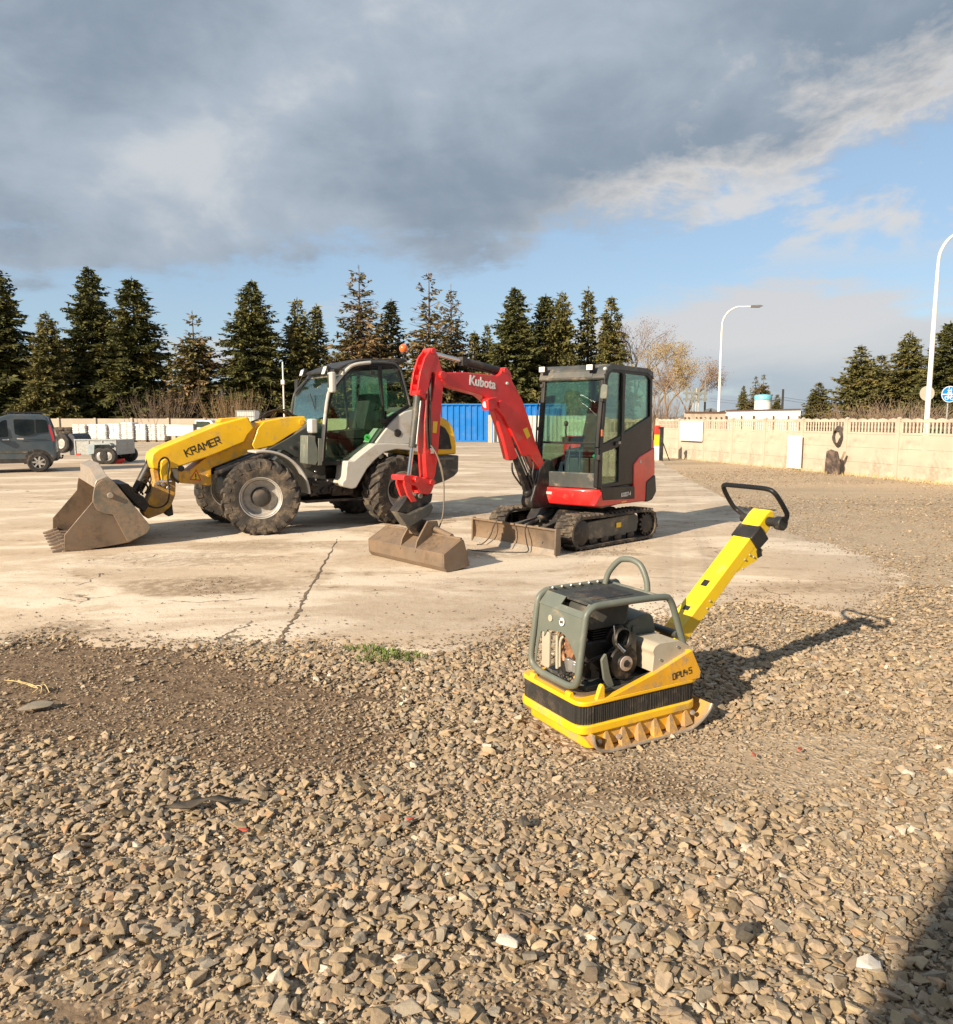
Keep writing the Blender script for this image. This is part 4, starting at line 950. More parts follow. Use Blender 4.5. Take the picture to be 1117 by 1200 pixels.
# black lift cylinder under boom
a=LF.pl(*pz(z1,690,610),0); b=LF.pl(*pz(z1,905,530),0)
MB().cyl((a[0],0.26,a[1]),(b[0],.26,b[1]),.055,None,16).cyl((a[0],-.26,a[1]),(b[0],-.26,b[1]),.055,None,16).build('lift_cylinder',BLK2,ld)
MB().bar((a[0]-.1,0,a[1]+.0),(b[0],0,b[1]-.02),.3,.12).build('inner_boom',BLK2,ld,bevel=.01)
# drop head
q=pp(LF,z1,[(448,592),(500,585),(540,600),(545,650),(543,700),(525,745),(490,775),(430,797),(415,780),(408,760),(425,735),(440,700),(458,640)],.16)
hd_=MB().prism(rnd(q,.02,2),-.16,.16).build('boom_head',Y3,ld,bevel=.012,seg=3)
q=pp(LF,z1,[(480,560),(495,548),(512,556),(520,600),(510,640),(485,640),(478,600)],.19); MB().prism(rnd(q,.02,2),.16,.30).build('head_lug',Y1,hd_,bevel=.008)
q=pp(LF,z1,[(520,590),(552,590),(560,625),(545,640),(528,625)],.2); MB().prism(q,.1,.2).build('head_clamp',LG,hd_,bevel=.006)
q=pp(LF,z1,[(498,772),(530,735),(536,780),(515,787)],.12); MB().prism(q,-.1,.12).build('stop_block',BLK2,hd_,bevel=.01)
m=MB()
for x_,y_ in ((490,625),(515,628),(492,655),(515,668),(470,650)): u,z=LF.pl(*pz(z1,x_,y_),.17); m.box((u,.175,z),(.05,.03,.05),(0,r3.random()*60,0))
m.build('hydraulic_valve',GS,hd_,bevel=.005)
# tilt cylinder (dark) on the far side and quick-hitch
a=LF.pl(*pz(z1,440,585),-.1); b=LF.pl(*pz(z1,395,680),-.1)
MB().cyl((a[0],-.1,a[1]+.03),(b[0]+.03,-.1,b[1]),.075,None,20).cyl((b[0]+.03,-.1,b[1]),(b[0]+.12,-.1,b[1]-.2),.03,None,12).build('tilt_cylinder',BLK2,ld,bevel=.006)
q=pp(LF,z1,[(300,650),(345,650),(375,690),(405,700),(430,735),(410,765),(380,740),(330,690)],.30); MB().prism(q,-.45,.45).build('quick_hitch',BLK2,ld,bevel=.012)
# hoses
def hose(pts,v0,r=.012):
    return sp([LF.pv(*pz(z11,x,y),v0+dv) for x,y,dv in pts],6),r
m=MB()
for pts,v in (([(380,330,0),(380,260,0),(410,205,0),(450,200,0)],-.1),
              ([(560,330,.03),(560,260,.05),(610,200,.05),(670,205,.05),(700,270,.05),(690,360,.05),(680,500,.04),(700,640,.04),(690,780,.04),(640,860,-.02),(540,900,-.05),(430,880,-.08),(390,850,-.15)],.285),
              ([(575,520,0),(560,440,.0),(552,330,.02),(570,240,.03),(620,200,.03)],.30),
              ([(300,510,0),(240,600,0),(200,690,.1),(210,740,.1)],.05),([(10,585,.1),(60,575,.1),(140,600,.1),(210,650,.1),(280,720,0),(320,760,0)],.15),
              ([(300,700,0),(290,600,0),(330,520,0),(380,500,0),(430,560,0),(430,640,0),(370,700,0)],.05),([(230,640,0),(290,540,0),(300,510,0)],.1),
              ([(360,700,0),(400,620,0),(340,540,0),(300,620,0),(330,720,0)],.0),([(690,330,.07),(730,400,.07),(760,480,.05),(830,545,0)],.2)):
    a,r=hose(pts,v,.013 if v!=.2 else .018); m.tube(a,r,7)
m.build('hydraulic_hose',FIX,ld)
m=MB()
for x_,y_ in ((600,520),(700,525),(620,530)): u,z=LF.pl(*pz(z11,x_,y_),.3); m.cyl((u-.03,.31,z),(u+.05,.31,z),.012,None,8)
m.build('hose_fitting',CHR,hd_)
# cables behind the boom cover
m=MB()
for k in range(5):
    p=[(850+r3.random()*60,400,0),(890+r3.random()*40,360+r3.random()*20,0),(950+r3.random()*40,345+r3.random()*25,0),(1000+r3.random()*40,375,0)]
    m.tube(sp([LF.pv(*pz(z1,x,y),-.1+.1*r3.random()) for x,y,_ in p],5),.012,6)
m.build('boom_cable',FIX,ld)
# bucket ---------------------------------------------------------------------------------------
YK=.97
near=pp(LF,z10,[(132,942),(132,790),(178,735),(415,455),(418,400),(432,312),(470,262),(512,232),(622,240),(1000,700),(960,772),(790,862),(560,905),(330,940)],YK)
near=[(x,max(z,.01)) for x,z in near]
sp_=MB().prism(near,YK-.018,YK+.0)
# shell profile (open polyline) : cutting edge -> floor -> heel -> back -> top
she=[near[0],near[13],near[12],near[11],near[10],near[9],near[8]]
cx_=sum(p[0] for p in near)/len(near); cz_=sum(p[1] for p in near)/len(near); shi=[]
for i,p in enumerate(she):
    a=Vector(she[max(i-1,0)]); b=Vector(she[min(i+1,len(she)-1)]); t=(b-a).normalized(); nn=Vector((-t.y,t.x))
    if (Vector((cx_,cz_))-Vector(p)).dot(nn)<0: nn=-nn
    shi.append(tuple(Vector(p)+nn*.02))
bkt=MB().prism(she+shi[::-1],-YK,YK).build('loader_bucket',ST,ld,bevel=.003)
for s in (1,-1):
    MB().prism(near,s*YK-.012,s*YK+.012).build('side_plate',ST,bkt,bevel=.004)
    # reinforcing plate: round upper cheek + rear leaf
    q=pp(LF,z10,[(418,420),(432,312),(470,262),(512,232),(622,240),(1000,700),(960,772),(770,858),(700,730),(620,580),(540,575),(460,540),(425,480)],YK)
    MB().prism(rnd(q,.03,3),min(s*(YK+.012),s*(YK+.03)),max(s*(YK+.012),s*(YK+.03))).build('cheek_plate',STG,bkt,bevel=.004)
    u,z=LF.pl(*pz(z10,592,388),YK); MB().cyl((u,s*(YK+.03),z),(u,s*(YK+.07),z),.04,.032,10).build('plate_bolt',ST2,bkt)
# spill guard across the top
g0=LF.pl(*pz(z10,432,312),YK); g1=LF.pl(*pz(z10,590,205),YK); g2=LF.pl(*pz(z10,622,240),YK)
g0b=(g0[0]-.02,g0[1]); 
secs=[]
for y_,u_ in ((YK-.02,0.),(YK-.45,.15),(-YK+.45,.15),(-YK+.02,0.)):
    secs.append([(p[0]+u_*.25*w_,y_,p[1]+u_*w_) for p,w_ in ((g0,0),(((g0[0]+g1[0])/2+.06,(g0[1]+g1[1])/2+.02),1),((g1[0]+.03,g1[1]+.01),1),(g2,0))])
m=MB(); vs=[p for s_ in secs for p in s_]; fs=[(0,1,2,3),(15,14,13,12)]
for k in range(3): fs+=[(4*k+i,4*k+4+i,4*k+4+(i+1)%4,4*k+(i+1)%4) for i in range(4)]
m.add(vs,fs); sg=m.build('spill_guard',ST2,bkt,bevel=.006)
# cutting edge and teeth
e=near[0]
MB().prism([(e[0]+.03,.008),(e[0]-.30,.008),(e[0]-.30,.03),(e[0]+.02,.026)],-YK,YK).build('cutting_edge',ST2,bkt,bevel=.003)
for k in range(7):
    y=-YK+.05+k*(2*YK-.10)/6
    MB().add([(e[0]-.06,y-.055,.006),(e[0]-.06,y+.055,.006),(e[0]-.06,y+.055,.085),(e[0]-.06,y-.055,.085),(e[0]+.13,y-.035,.006),(e[0]+.13,y+.035,.006),(e[0]+.13,y+.035,.024),(e[0]+.13,y-.035,.024)],[(0,1,2,3),(7,6,5,4),(0,4,5,1),(1,5,6,2),(2,6,7,3),(3,7,4,0)]).build('tooth',ST,bkt,bevel=.004)
# ================================================================== ground
def ground_mat():
    m,g,b=newmat('gravel_ground')
    pos=g.n('ShaderNodeNewGeometry').outputs['Position']
    big=g.noise(pos,.35,5,.6); med=g.noise(pos,1.6,5,.6); fine=g.noise(pos,28,4,.7)
    v1=g.vor(pos,17); vc=g.vor(pos,17,out=1); v2=g.vor(pos,42); vc2=g.vor(pos,42,out=1)
    sep=g.n('ShaderNodeSeparateColor'); g.put(sep.inputs[0],vc); sv=sep.outputs[0]
    sep2=g.n('ShaderNodeSeparateColor'); g.put(sep2.inputs[0],vc2); sv2=sep2.outputs[0]
    at_=g.n('ShaderNodeAttribute',attribute_name='dirt').outputs['Fac']; as_=g.n('ShaderNodeAttribute',attribute_name='sand').outputs['Fac']
    dirt=g.mix(g.ss(fine,.3,.7),(.185,.138,.092),(.32,.25,.175))
    dirt=g.mix(g.ss(med,.4,.65),dirt,g.mix(g.ss(fine,.35,.65),(.28,.215,.145),(.42,.335,.24)))
    st=g.mix(sv,(.32,.265,.19),(.60,.51,.39)); st2=g.mix(sv2,(.30,.245,.175),(.56,.465,.34))
    cover2=g.m('MULTIPLY',g.m('LESS_THAN',v2,.46),g.ss(g.m('ADD',big,g.m('MULTIPLY',sv2,.5)),.45,.75))
    c=g.mix(cover2,dirt,st2)
    cover1=g.m('MULTIPLY',g.m('LESS_THAN',v1,.44),g.ss(g.m('ADD',g.m('ADD',big,med),g.m('MULTIPLY',sv,.5)),.9,1.15))
    c=g.mix(cover1,c,st)
    brown=g.mix(g.ss(g.noise(pos,9,5,.7),.3,.7),(.125,.085,.055),(.225,.162,.108)); brown=g.mix(g.m('MULTIPLY',g.m('LESS_THAN',v2,.30),g.ss(sv2,.55,.8)),brown,(.30,.235,.165))
    c=g.mix(g.ss(g.m('ADD',at_,g.m('MULTIPLY',g.m('SUBTRACT',med,.5),.9)),.15,.7),c,brown)
    sandc=g.mix(g.ss(fine,.3,.7),(.36,.285,.20),(.48,.385,.275)); c=g.mix(g.m('MULTIPLY',g.ss(g.m('ADD',as_,g.m('MULTIPLY',g.m('SUBTRACT',med,.5),.8)),.3,.7),.75),c,sandc)
    # broad sandy / darker tracks across the yard
    sx=g.n('ShaderNodeVectorMath',operation='MULTIPLY'); g.put(sx.inputs[0],pos); sx.inputs[1].default_value=(.10,.55,1)
    tr=g.noise(sx.outputs[0],.55,4,.6)
    xyz=g.n('ShaderNodeSeparateXYZ'); g.put(xyz.inputs[0],pos)
    far=g.ss(xyz.outputs[1],9,20)
    c=g.mix(g.m('MULTIPLY',g.ss(tr,.47,.62),g.m('MULTIPLY',far,.75)),c,(.50,.385,.265))
    c=g.mix(g.m('MULTIPLY',g.ss(tr,.50,.38),g.m('MULTIPLY',far,.5)),c,(.30,.225,.15))
    g.put(b.inputs['Base Color'],c); b.inputs['Roughness'].default_value=.95; b.inputs['Specular IOR Level'].default_value=.15
    h=g.m('ADD',g.m('MULTIPLY',cover1,g.m('SUBTRACT',.5,v1)),g.m('ADD',g.m('MULTIPLY',g.m('MULTIPLY',cover2,g.m('SUBTRACT',.5,v2)),.5),g.m('MULTIPLY',fine,.22)))
    g.put(b.inputs['Normal'],g.bump(h,.8,.03)); return m
def slab_mat():
    m,g,b=newmat('old_concrete')
    pos=g.n('ShaderNodeNewGeometry').outputs['Position']
    st=g.n('ShaderNodeVectorMath',operation='MULTIPLY'); g.put(st.inputs[0],pos); st.inputs[1].default_value=(.5,1.0,1)
    n1=g.noise(st.outputs[0],.45,6,.62); n2=g.noise(st.outputs[0],1.7,7,.68,.4); n3=g.noise(pos,9,5,.7); n4=g.noise(pos,60,3,.6)
    c=g.mix(g.ss(n1,.35,.65),(.47,.385,.295),(.60,.505,.395))
    c=g.mix(g.m('MULTIPLY',g.ss(n3,.38,.62),.5),c,(.44,.35,.25)); c=g.mix(g.m('MULTIPLY',g.ss(g.noise(pos,3.2,7,.75),.50,.66),.45),c,(.38,.295,.205))
    c=g.mix(g.m('MULTIPLY',g.ss(n2,.48,.62),.6),c,(.40,.31,.22))
    c=g.mix(g.m('MULTIPLY',g.m('MULTIPLY',g.ss(n2,.55,.66),g.ss(n3,.45,.62)),.85),c,(.20,.145,.095))
    xyz=g.n('ShaderNodeSeparateXYZ'); g.put(xyz.inputs[0],pos)
    # pale washed bands
    pale=g.m('MULTIPLY',g.ss(g.noise(st.outputs[0],.9,5,.6,.6),.48,.60),.75)
    c=g.mix(pale,c,(.70,.615,.50))
    c=g.mix(g.m('MULTIPLY',g.ss(n4,.55,.70),.45),c,(.33,.255,.175))
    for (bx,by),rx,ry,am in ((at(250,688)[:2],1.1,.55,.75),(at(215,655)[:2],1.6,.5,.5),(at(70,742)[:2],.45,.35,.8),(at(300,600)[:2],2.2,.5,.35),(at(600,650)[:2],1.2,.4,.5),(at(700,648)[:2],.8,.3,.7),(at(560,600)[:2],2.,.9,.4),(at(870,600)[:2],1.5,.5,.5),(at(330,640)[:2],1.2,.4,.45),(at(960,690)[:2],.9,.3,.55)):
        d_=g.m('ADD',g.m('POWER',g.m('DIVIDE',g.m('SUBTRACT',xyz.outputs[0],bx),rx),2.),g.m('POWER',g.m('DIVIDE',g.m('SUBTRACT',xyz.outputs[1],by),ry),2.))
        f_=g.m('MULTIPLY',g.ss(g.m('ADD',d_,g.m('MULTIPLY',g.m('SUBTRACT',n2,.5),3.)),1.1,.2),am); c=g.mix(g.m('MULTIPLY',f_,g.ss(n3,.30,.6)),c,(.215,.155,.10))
    fy=g.ss(xyz.outputs[1],13,26); sx2=g.n('ShaderNodeVectorMath',operation='MULTIPLY'); g.put(sx2.inputs[0],pos); sx2.inputs[1].default_value=(.11,.33,1); trk=g.noise(sx2.outputs[0],.8,5,.6)
    c=g.mix(g.m('MULTIPLY',g.m('MULTIPLY',fy,g.ss(trk,.60,.38)),.6),c,(.36,.275,.195))
    c=g.mix(g.m('MULTIPLY',fy,g.m('MULTIPLY',g.ss(trk,.58,.72),.45)),c,(.66,.56,.44))
    # cracks
    wv=g.n('ShaderNodeVectorMath',operation='ADD'); g.put(wv.inputs[0],pos); nn=g.n('ShaderNodeTexNoise'); g.put(nn.inputs['Vector'],pos); nn.inputs['Scale'].default_value=1.1; nn.inputs['Detail'].default_value=5
    sc=g.n('ShaderNodeVectorMath',operation='SCALE'); g.put(sc.inputs[0],nn.outputs[1]); sc.inputs[3].default_value=1.3; g.put(wv.inputs[1],sc.outputs[0])
    cr=g.vor(wv.outputs[0],.22,'DISTANCE_TO_EDGE'); crk=g.m('MULTIPLY',g.ss(cr,.005,.001),g.ss(n2,.50,.60))
    c=g.mix(g.m('MULTIPLY',crk,.8),c,(.12,.085,.055))
    g.put(b.inputs['Base Color'],c); b.inputs['Roughness'].default_value=.9; b.inputs['Specular IOR Level'].default_value=.2
    h=g.m('ADD',g.m('MULTIPLY',n3,.5),g.m('ADD',g.m('MULTIPLY',n4,.25),g.m('MULTIPLY',crk,-1.)))
    g.put(b.inputs['Normal'],g.bump(h,.6,.02)); return m
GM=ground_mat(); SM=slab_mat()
# ground sheet with fine relief near the camera, reaching the horizon
def axis(n,far,near): 
    t=np.linspace(-1,1,n); return np.sign(t)*(np.abs(t)*near+np.abs(t)**6*(far-near))
gx=axis(241,2500,9)+1.5; gy=axis(241,2500,9)+6
X,Y=np.meshgrid(gx,gy)
def vnoise(x,y,s,seed):
    r=np.random.default_rng(seed); T=r.random((256,256)); x=x*s; y=y*s
    xi=np.floor(x).astype(int); yi=np.floor(y).astype(int); fx=x-xi; fy=y-yi; fx=fx*fx*(3-2*fx); fy=fy*fy*(3-2*fy)
    a=T[xi%256,yi%256]; b=T[(xi+1)%256,yi%256]; c=T[xi%256,(yi+1)%256]; d=T[(xi+1)%256,(yi+1)%256]
    return (a*(1-fx)+b*fx)*(1-fy)+(c*(1-fx)+d*fx)*fy
def fbm(x,y,s,seed,o=4): return sum(vnoise(x,y,s*2**k,seed+k)*.5**k for k in range(o))/sum(.5**k for k in range(o))
# slab outline from the photograph, unprojected to the ground
sl=[(-420,740),(-150,752),(0,752),(60,741),(110,752),(200,757),(300,750),(370,751),(430,757),(500,764),(560,752),(600,738),(650,720),(700,716),(770,722),(830,712),(862,700),(905,703),(950,712),(990,719),(1022,706),(1045,690),(1053,673),(1022,655),(985,640),(925,622),(890,608),(868,598),(850,585),(822,571),(796,556),(780,546)]
so=[Vector(at(x,y)[:2]) for x,y in sl]
dense=[]; rr3=random.Random(11)
for i in range(len(so)-1):
    a,b=so[i],so[i+1]; n=max(2,int((b-a).length/.05)); t=(b-a).normalized(); nn=Vector((-t.y,t.x))
    for k in range(n):
        p=a.lerp(b,k/n); s_=.11*(float(fbm(np.array([p.x]),np.array([p.y]),2.2,5)[0])-.5)*2+.05*rr3.uniform(-1,1); dense.append(p+nn*s_)
dense+= [so[-1],Vector((8.0,33)),Vector((7.6,57)),Vector((-60,57)),Vector((-60,8))]
_ar=sum(dense[i-1].x*dense[i].y-dense[i].x*dense[i-1].y for i in range(len(dense)))
outw=[]
for i,p in enumerate(dense):
    t=dense[(i+3)%len(dense)]-dense[i-3]; nn=Vector((t.y,-t.x)).normalized()*(1 if _ar>0 else -1); outw.append(p+nn*.14)
slab=MB().add([(p.x,p.y,0.006) for p in dense]+[(p.x,p.y,-.03) for p in outw],[tuple(range(len(dense)))]+[(i,i+len(dense),(i+1)%len(dense)+len(dense),(i+1)%len(dense)) for i in range(len(dense))])
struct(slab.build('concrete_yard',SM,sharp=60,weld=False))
def insl(x,y):
    P=np.array([[p.x,p.y] for p in dense]); c=np.zeros(x.shape,bool); j=len(P)-1
    for i in range(len(P)):
        xi,yi=P[i]; xj,yj=P[j]
        if yi!=yj:
            cond=((yi>y)!=(yj>y))&(x<(xj-xi)*(y-yi)/(yj-yi)+xi); c^=cond
        j=i
    return c
Z=-.004+np.where(np.hypot(X-1.5,Y-6)<14,(fbm(X,Y,1.3,3)-.5)*.022-.005,-.004)
Z=np.where(insl(X,Y),-.006,Z)
n=241; verts=np.stack([X,Y,Z],-1).reshape(-1,3)
idx=np.arange(n*n).reshape(n,n); q=np.stack([idx[:-1,:-1],idx[:-1,1:],idx[1:,1:],idx[1:,:-1]],-1).reshape(-1,4)
def npmesh(name,v,f,mat,cols=None,smooth=False):
    me=bpy.data.meshes.new(name); k=f.shape[1]
    me.vertices.add(len(v)); me.vertices.foreach_set('co',v.astype(np.float32).ravel())
    me.loops.add(f.size); me.loops.foreach_set('vertex_index',f.astype(np.int32).ravel())
    me.polygons.add(len(f)); me.polygons.foreach_set('loop_start',np.arange(0,f.size,k,dtype=np.int32)); me.polygons.foreach_set('loop_total',np.full(len(f),k,np.int32))
    if smooth: me.polygons.foreach_set('use_smooth',np.ones(len(f),bool))
    me.update(calc_edges=True)
    if cols is not None:
        a=me.color_attributes.new('tint','FLOAT_COLOR','POINT'); a.data.foreach_set('color',np.c_[cols,np.ones(len(cols))].astype(np.float32).ravel())
    if not smooth: me.shade_flat()
    me.materials.append(mat); o=bpy.data.objects.new(name,me); col.objects.link(o); return o
GO=struct(npmesh('ground',verts,q,GM,smooth=True))
# ------------------------------------------------------------------ stones
def tint_mat(name,rough=.9,bump=.5,bs=45,spec=.2,var=.2):
    m,g,b=newmat(name); a=g.n('ShaderNodeAttribute',attribute_name='tint').outputs['Color']
    tc=g.n('ShaderNodeTexCoord').outputs['Object']; nz=g.noise(tc,bs,5,.65); n2=g.noise(tc,bs*4,3,.6)
    c=g.mix(g.ss(nz,.3,.7),g.mix(var,a,(0,0,0)),a); c=g.mix(g.m('MULTIPLY',g.ss(n2,.6,.8),.3),c,(.5,.43,.33))
    g.put(b.inputs['Base Color'],c); b.inputs['Roughness'].default_value=rough; b.inputs['Specular IOR Level'].default_value=spec
    g.put(b.inputs['Normal'],g.bump(nz,bump,.008)); return m
SMT=tint_mat('stone')
def hull_variant(seed,npts,fine_=False):
    r=random.Random(seed); bm=bmesh.new()
    for k in range(npts):
        v=Vector((r.uniform(-1,1),r.uniform(-1,1),r.uniform(-1,1))); mx=max(abs(v.x),abs(v.y),abs(v.z)); v=v/mx*r.uniform(.86,1.0)*.9
        bm.verts.new((v.x,v.y,v.z))
    h=bmesh.ops.convex_hull(bm,input=bm.verts); bmesh.ops.delete(bm,geom=[v for v in bm.verts if not v.link_faces],context='VERTS')
    bmesh.ops.triangulate(bm,faces=bm.faces)
    if fine_:
        bmesh.ops.dissolve_limit(bm,angle_limit=.30,verts=bm.verts,edges=bm.edges)
        bmesh.ops.bevel(bm,geom=list(bm.edges),offset=.10,segments=1,affect='EDGES',clamp_overlap=True)
        bmesh.ops.triangulate(bm,faces=bm.faces)
        for v in bm.verts: v.co*=1+r.uniform(-.06,.05)
    bm.verts.index_update()
    V=np.array([v.co[:] for v in bm.verts]); Fc=np.array([[v.index for v in f.verts] for f in bm.faces]); bm.free(); return V,Fc
VAR=[hull_variant(s,9+s%5,True) for s in range(28)]+[hull_variant(s+50,9+s%4) for s in range(20)]
def rotm(n,g):
    q=g.normal(size=(n,4)); q/=np.linalg.norm(q,axis=1)[:,None]; w,x,y,z=q.T
    return np.stack([1-2*(y*y+z*z),2*(x*y-z*w),2*(x*z+y*w),2*(x*y+z*w),1-2*(x*x+z*z),2*(y*z-x*w),2*(x*z-y*w),2*(y*z+x*w),1-2*(x*x+y*y)],-1).reshape(n,3,3)
def topx(x,y):
    d=y*cP+CH*sP; u=y*sP-CH*cP; return 558.5+F*x/d, 600-F*u/d
def blob(px,py,cx,cy,rx,ry,rot=0):
    a=R(rot); dx=(px-cx); dy=(py-cy); u=(dx*math.cos(a)+dy*math.sin(a))/rx; v=(-dx*math.sin(a)+dy*math.cos(a))/ry
    return np.clip(1.4-(u*u+v*v),0,1)
def inplate(x,y,m=.0):
    u=(x-PF.o[0])*PF.u[0]+(y-PF.o[1])*PF.u[1]; v=(x-PF.o[0])*PF.v[0]+(y-PF.o[1])*PF.v[1]
    return (u>-.0-m)&(u<.82+m)&(v>-.045-m)&(v<.585+m)
_px,_py=topx(X,np.maximum(Y,1.0)); _m=(Y>1.0)
dm=np.clip(1.1*blob(_px,_py,190,825,320,66,3)+.9*blob(_px,_py,330,870,130,48)+.8*blob(_px,_py,90,790,180,44)+.7*blob(_px,_py,620,1180,120,62)+.7*blob(_px,_py,120,1195,220,36)+.5*blob(_px,_py,790,915,240,30,-8)+.5*blob(_px,_py,560,770,80,16),0,1)*_m
sm=np.clip(.8*blob(_px,_py,980,880,230,70)+.8*blob(_px,_py,960,560,260,26)+.6*blob(_px,_py,1060,640,140,60)+.7*blob(_px,_py,1010,1010,150,60,20),0,1)*_m
for nm,ar in (('dirt',dm),('sand',sm)):
    at_=GO.data.attributes.new(nm,'FLOAT','POINT'); at_.data.foreach_set('value',ar.astype(np.float32).ravel())
acc=[]
def scatter(N,xr,yr,smin,smax,seed,dens,zoff=.15,flat=.75,colmul=1.):
    g=np.random.default_rng(seed); x=g.uniform(*xr,N); y=g.uniform(*yr,N)
    px,py=topx(x,y); ok=(px>-90)&(px<1210)&(y>1.2)&~insl(x,y)&~inplate(x,y,-.01)
    D=dens(x,y,px,py); ok&=g.random(N)<D; x,y,D=x[ok],y[ok],D[ok]; n=len(x)
    s=smin+(smax-smin)*g.random(n)**2.1; s*=.75+.25*np.clip(D,0,1)
    sc=np.stack([s*g.uniform(.75,1.25,n),s*g.uniform(.6,1.0,n),s*g.uniform(.42,.8,n)*flat],-1)*.5
    M=rotm(n,g); yaw=g.uniform(0,6.283,n); tilt=g.normal(0,.22,(n,2)); 
    cy,sy=np.cos(yaw),np.sin(yaw); Z0=np.zeros(n); O=np.ones(n)
    Rz=np.stack([cy,-sy,Z0,sy,cy,Z0,Z0,Z0,O],-1).reshape(n,3,3)
    cx,sx=np.cos(tilt[:,0]),np.sin(tilt[:,0]); Rx=np.stack([O,Z0,Z0,Z0,cx,-sx,Z0,sx,cx],-1).reshape(n,3,3)
    cb_,sb=np.cos(tilt[:,1]),np.sin(tilt[:,1]); Ry=np.stack([cb_,Z0,sb,Z0,O,Z0,-sb,Z0,cb_],-1).reshape(n,3,3)
    Q=Ry@Rx@Rz
    z=sc[:,2]*2*zoff+(fbm(x,y,1.3,3)-.5)*.022-.008+g.uniform(0,.012,n)*D
    t=g.random(n); base=np.array([.395,.308,.212]); c=base*(g.uniform(.74,1.18,n)[:,None])
    c[:,2]*=g.uniform(.92,1.08,n); c[t>.988]=[.62,.55,.45]; c[(t>.90)&(t<.93)]*=np.array([1.08,.93,.82]); c[t<.07]=c[t<.07]*.55; c[(t>.20)&(t<.33)]=c[(t>.20)&(t<.33)].mean(1)[:,None]*np.array([1.08,.94,.74])
    c*=colmul
    acc.append((x,y,z,sc,Q,M,np.clip(c,0,.8),g.integers(0,28,n) if seed in (1,2,4,12) else g.integers(28,48,n)))
def dens_main(x,y,px,py):
    nz=fbm(x,y,.9,21,3); nf=fbm(x,y,3.2,31,3)
    D=1.0+0*x
    D-=.92*blob(px,py,190,825,300,62,3)+.8*blob(px,py,330,870,120,45)+.5*blob(px,py,90,790,160,40)
    D-=.8*blob(px,py,790,915,260,42,-8)+.7*blob(px,py,620,1180,110,60)+.6*blob(px,py,120,1195,200,32)+.5*blob(px,py,900,880,120,40)
    D-=.5*blob(px,py,1010,1010,90,40,20)+.4*blob(px,py,1050,900,120,60)
    D+= (nz-.5)*1.1+(nf-.5)*.5
    return np.clip(D,.0,1)
def dens_small(x,y,px,py): return np.clip(.60+.45*dens_main(x,y,px,py)+ (fbm(x,y,2.,77,3)-.5)*.9,0.25,1)
scatter(20000,(-3.6,3.8),(1.4,6.4),.015,.050,12,lambda x,y,a,b:np.clip(.5+(fbm(x,y,1.7,61,3)-.5)*2.2,.05,1),.02,.8,.88)
# big ballast near the camera, two layers, then finer gravel between and beyond
scatter(25000,(-3.4,3.6),(1.4,5.2),.026,.074,1,dens_main,.22)
scatter(12000,(-3.4,3.6),(1.4,5.2),.026,.072,2,lambda x,y,a,b:np.clip(dens_main(x,y,a,b)*1.1-.25,0,1),.5)
scatter(60000,(-3.4,3.8),(1.4,4.2),.010,.026,3,dens_small,.3)
scatter(34000,(-4.8,6.2),(4.0,7.4),.020,.060,4,lambda x,y,a,b:np.clip(dens_main(x,y,a,b)*.9,.06,1),.3)
scatter(34000,(-4.8,6.2),(4.0,7.4),.012,.026,5,lambda x,y,a,b:dens_small(x,y,a,b)*.9,.3)
scatter(42000,(1.0,11),(7.4,14),.018,.050,6,lambda x,y,a,b:np.clip(.62+(fbm(x,y,.7,41,3)-.5)*1.6-.5*blob(a,b,980,880,230,70)-.4*blob(a,b,960,600,260,40),.06,1),.3)
scatter(24000,(3.0,16),(14,26),.025,.060,7,lambda x,y,a,b:np.clip(.6+(fbm(x,y,.4,43,3)-.5)*1.6,.05,1),.3)
VV=[];FF=[];CC=[];off=0
X_=[np.concatenate([a[i] for a in acc]) for i in range(8)]
for vi,(V,Fc) in enumerate(VAR):
    k=X_[7]==vi; n_=k.sum(); 
    if not n_: continue
    P=np.einsum('nij,vj->nvi',X_[5][k],V)         # random orientation of the hull
    P=P*X_[3][k][:,None,:]; P=np.einsum('nij,nvj->nvi',X_[4][k],P)
    P[:,:,0]+=X_[0][k][:,None]; P[:,:,1]+=X_[1][k][:,None]; P[:,:,2]+=X_[2][k][:,None]
    nv=len(V); VV.append(P.reshape(-1,3)); FF.append((Fc[None]+ (np.arange(n_)*nv)[:,None,None]+off).reshape(-1,3)); CC.append(np.repeat(X_[6][k],nv,0)); off+=n_*nv
st=npmesh('gravel',np.concatenate(VV),np.concatenate(FF),SMT,np.concatenate(CC))
tag(st,'loose grey brown crushed stone gravel covering the foreground and right side','gravel',kind='stuff')
print('stones',len(X_[0]))
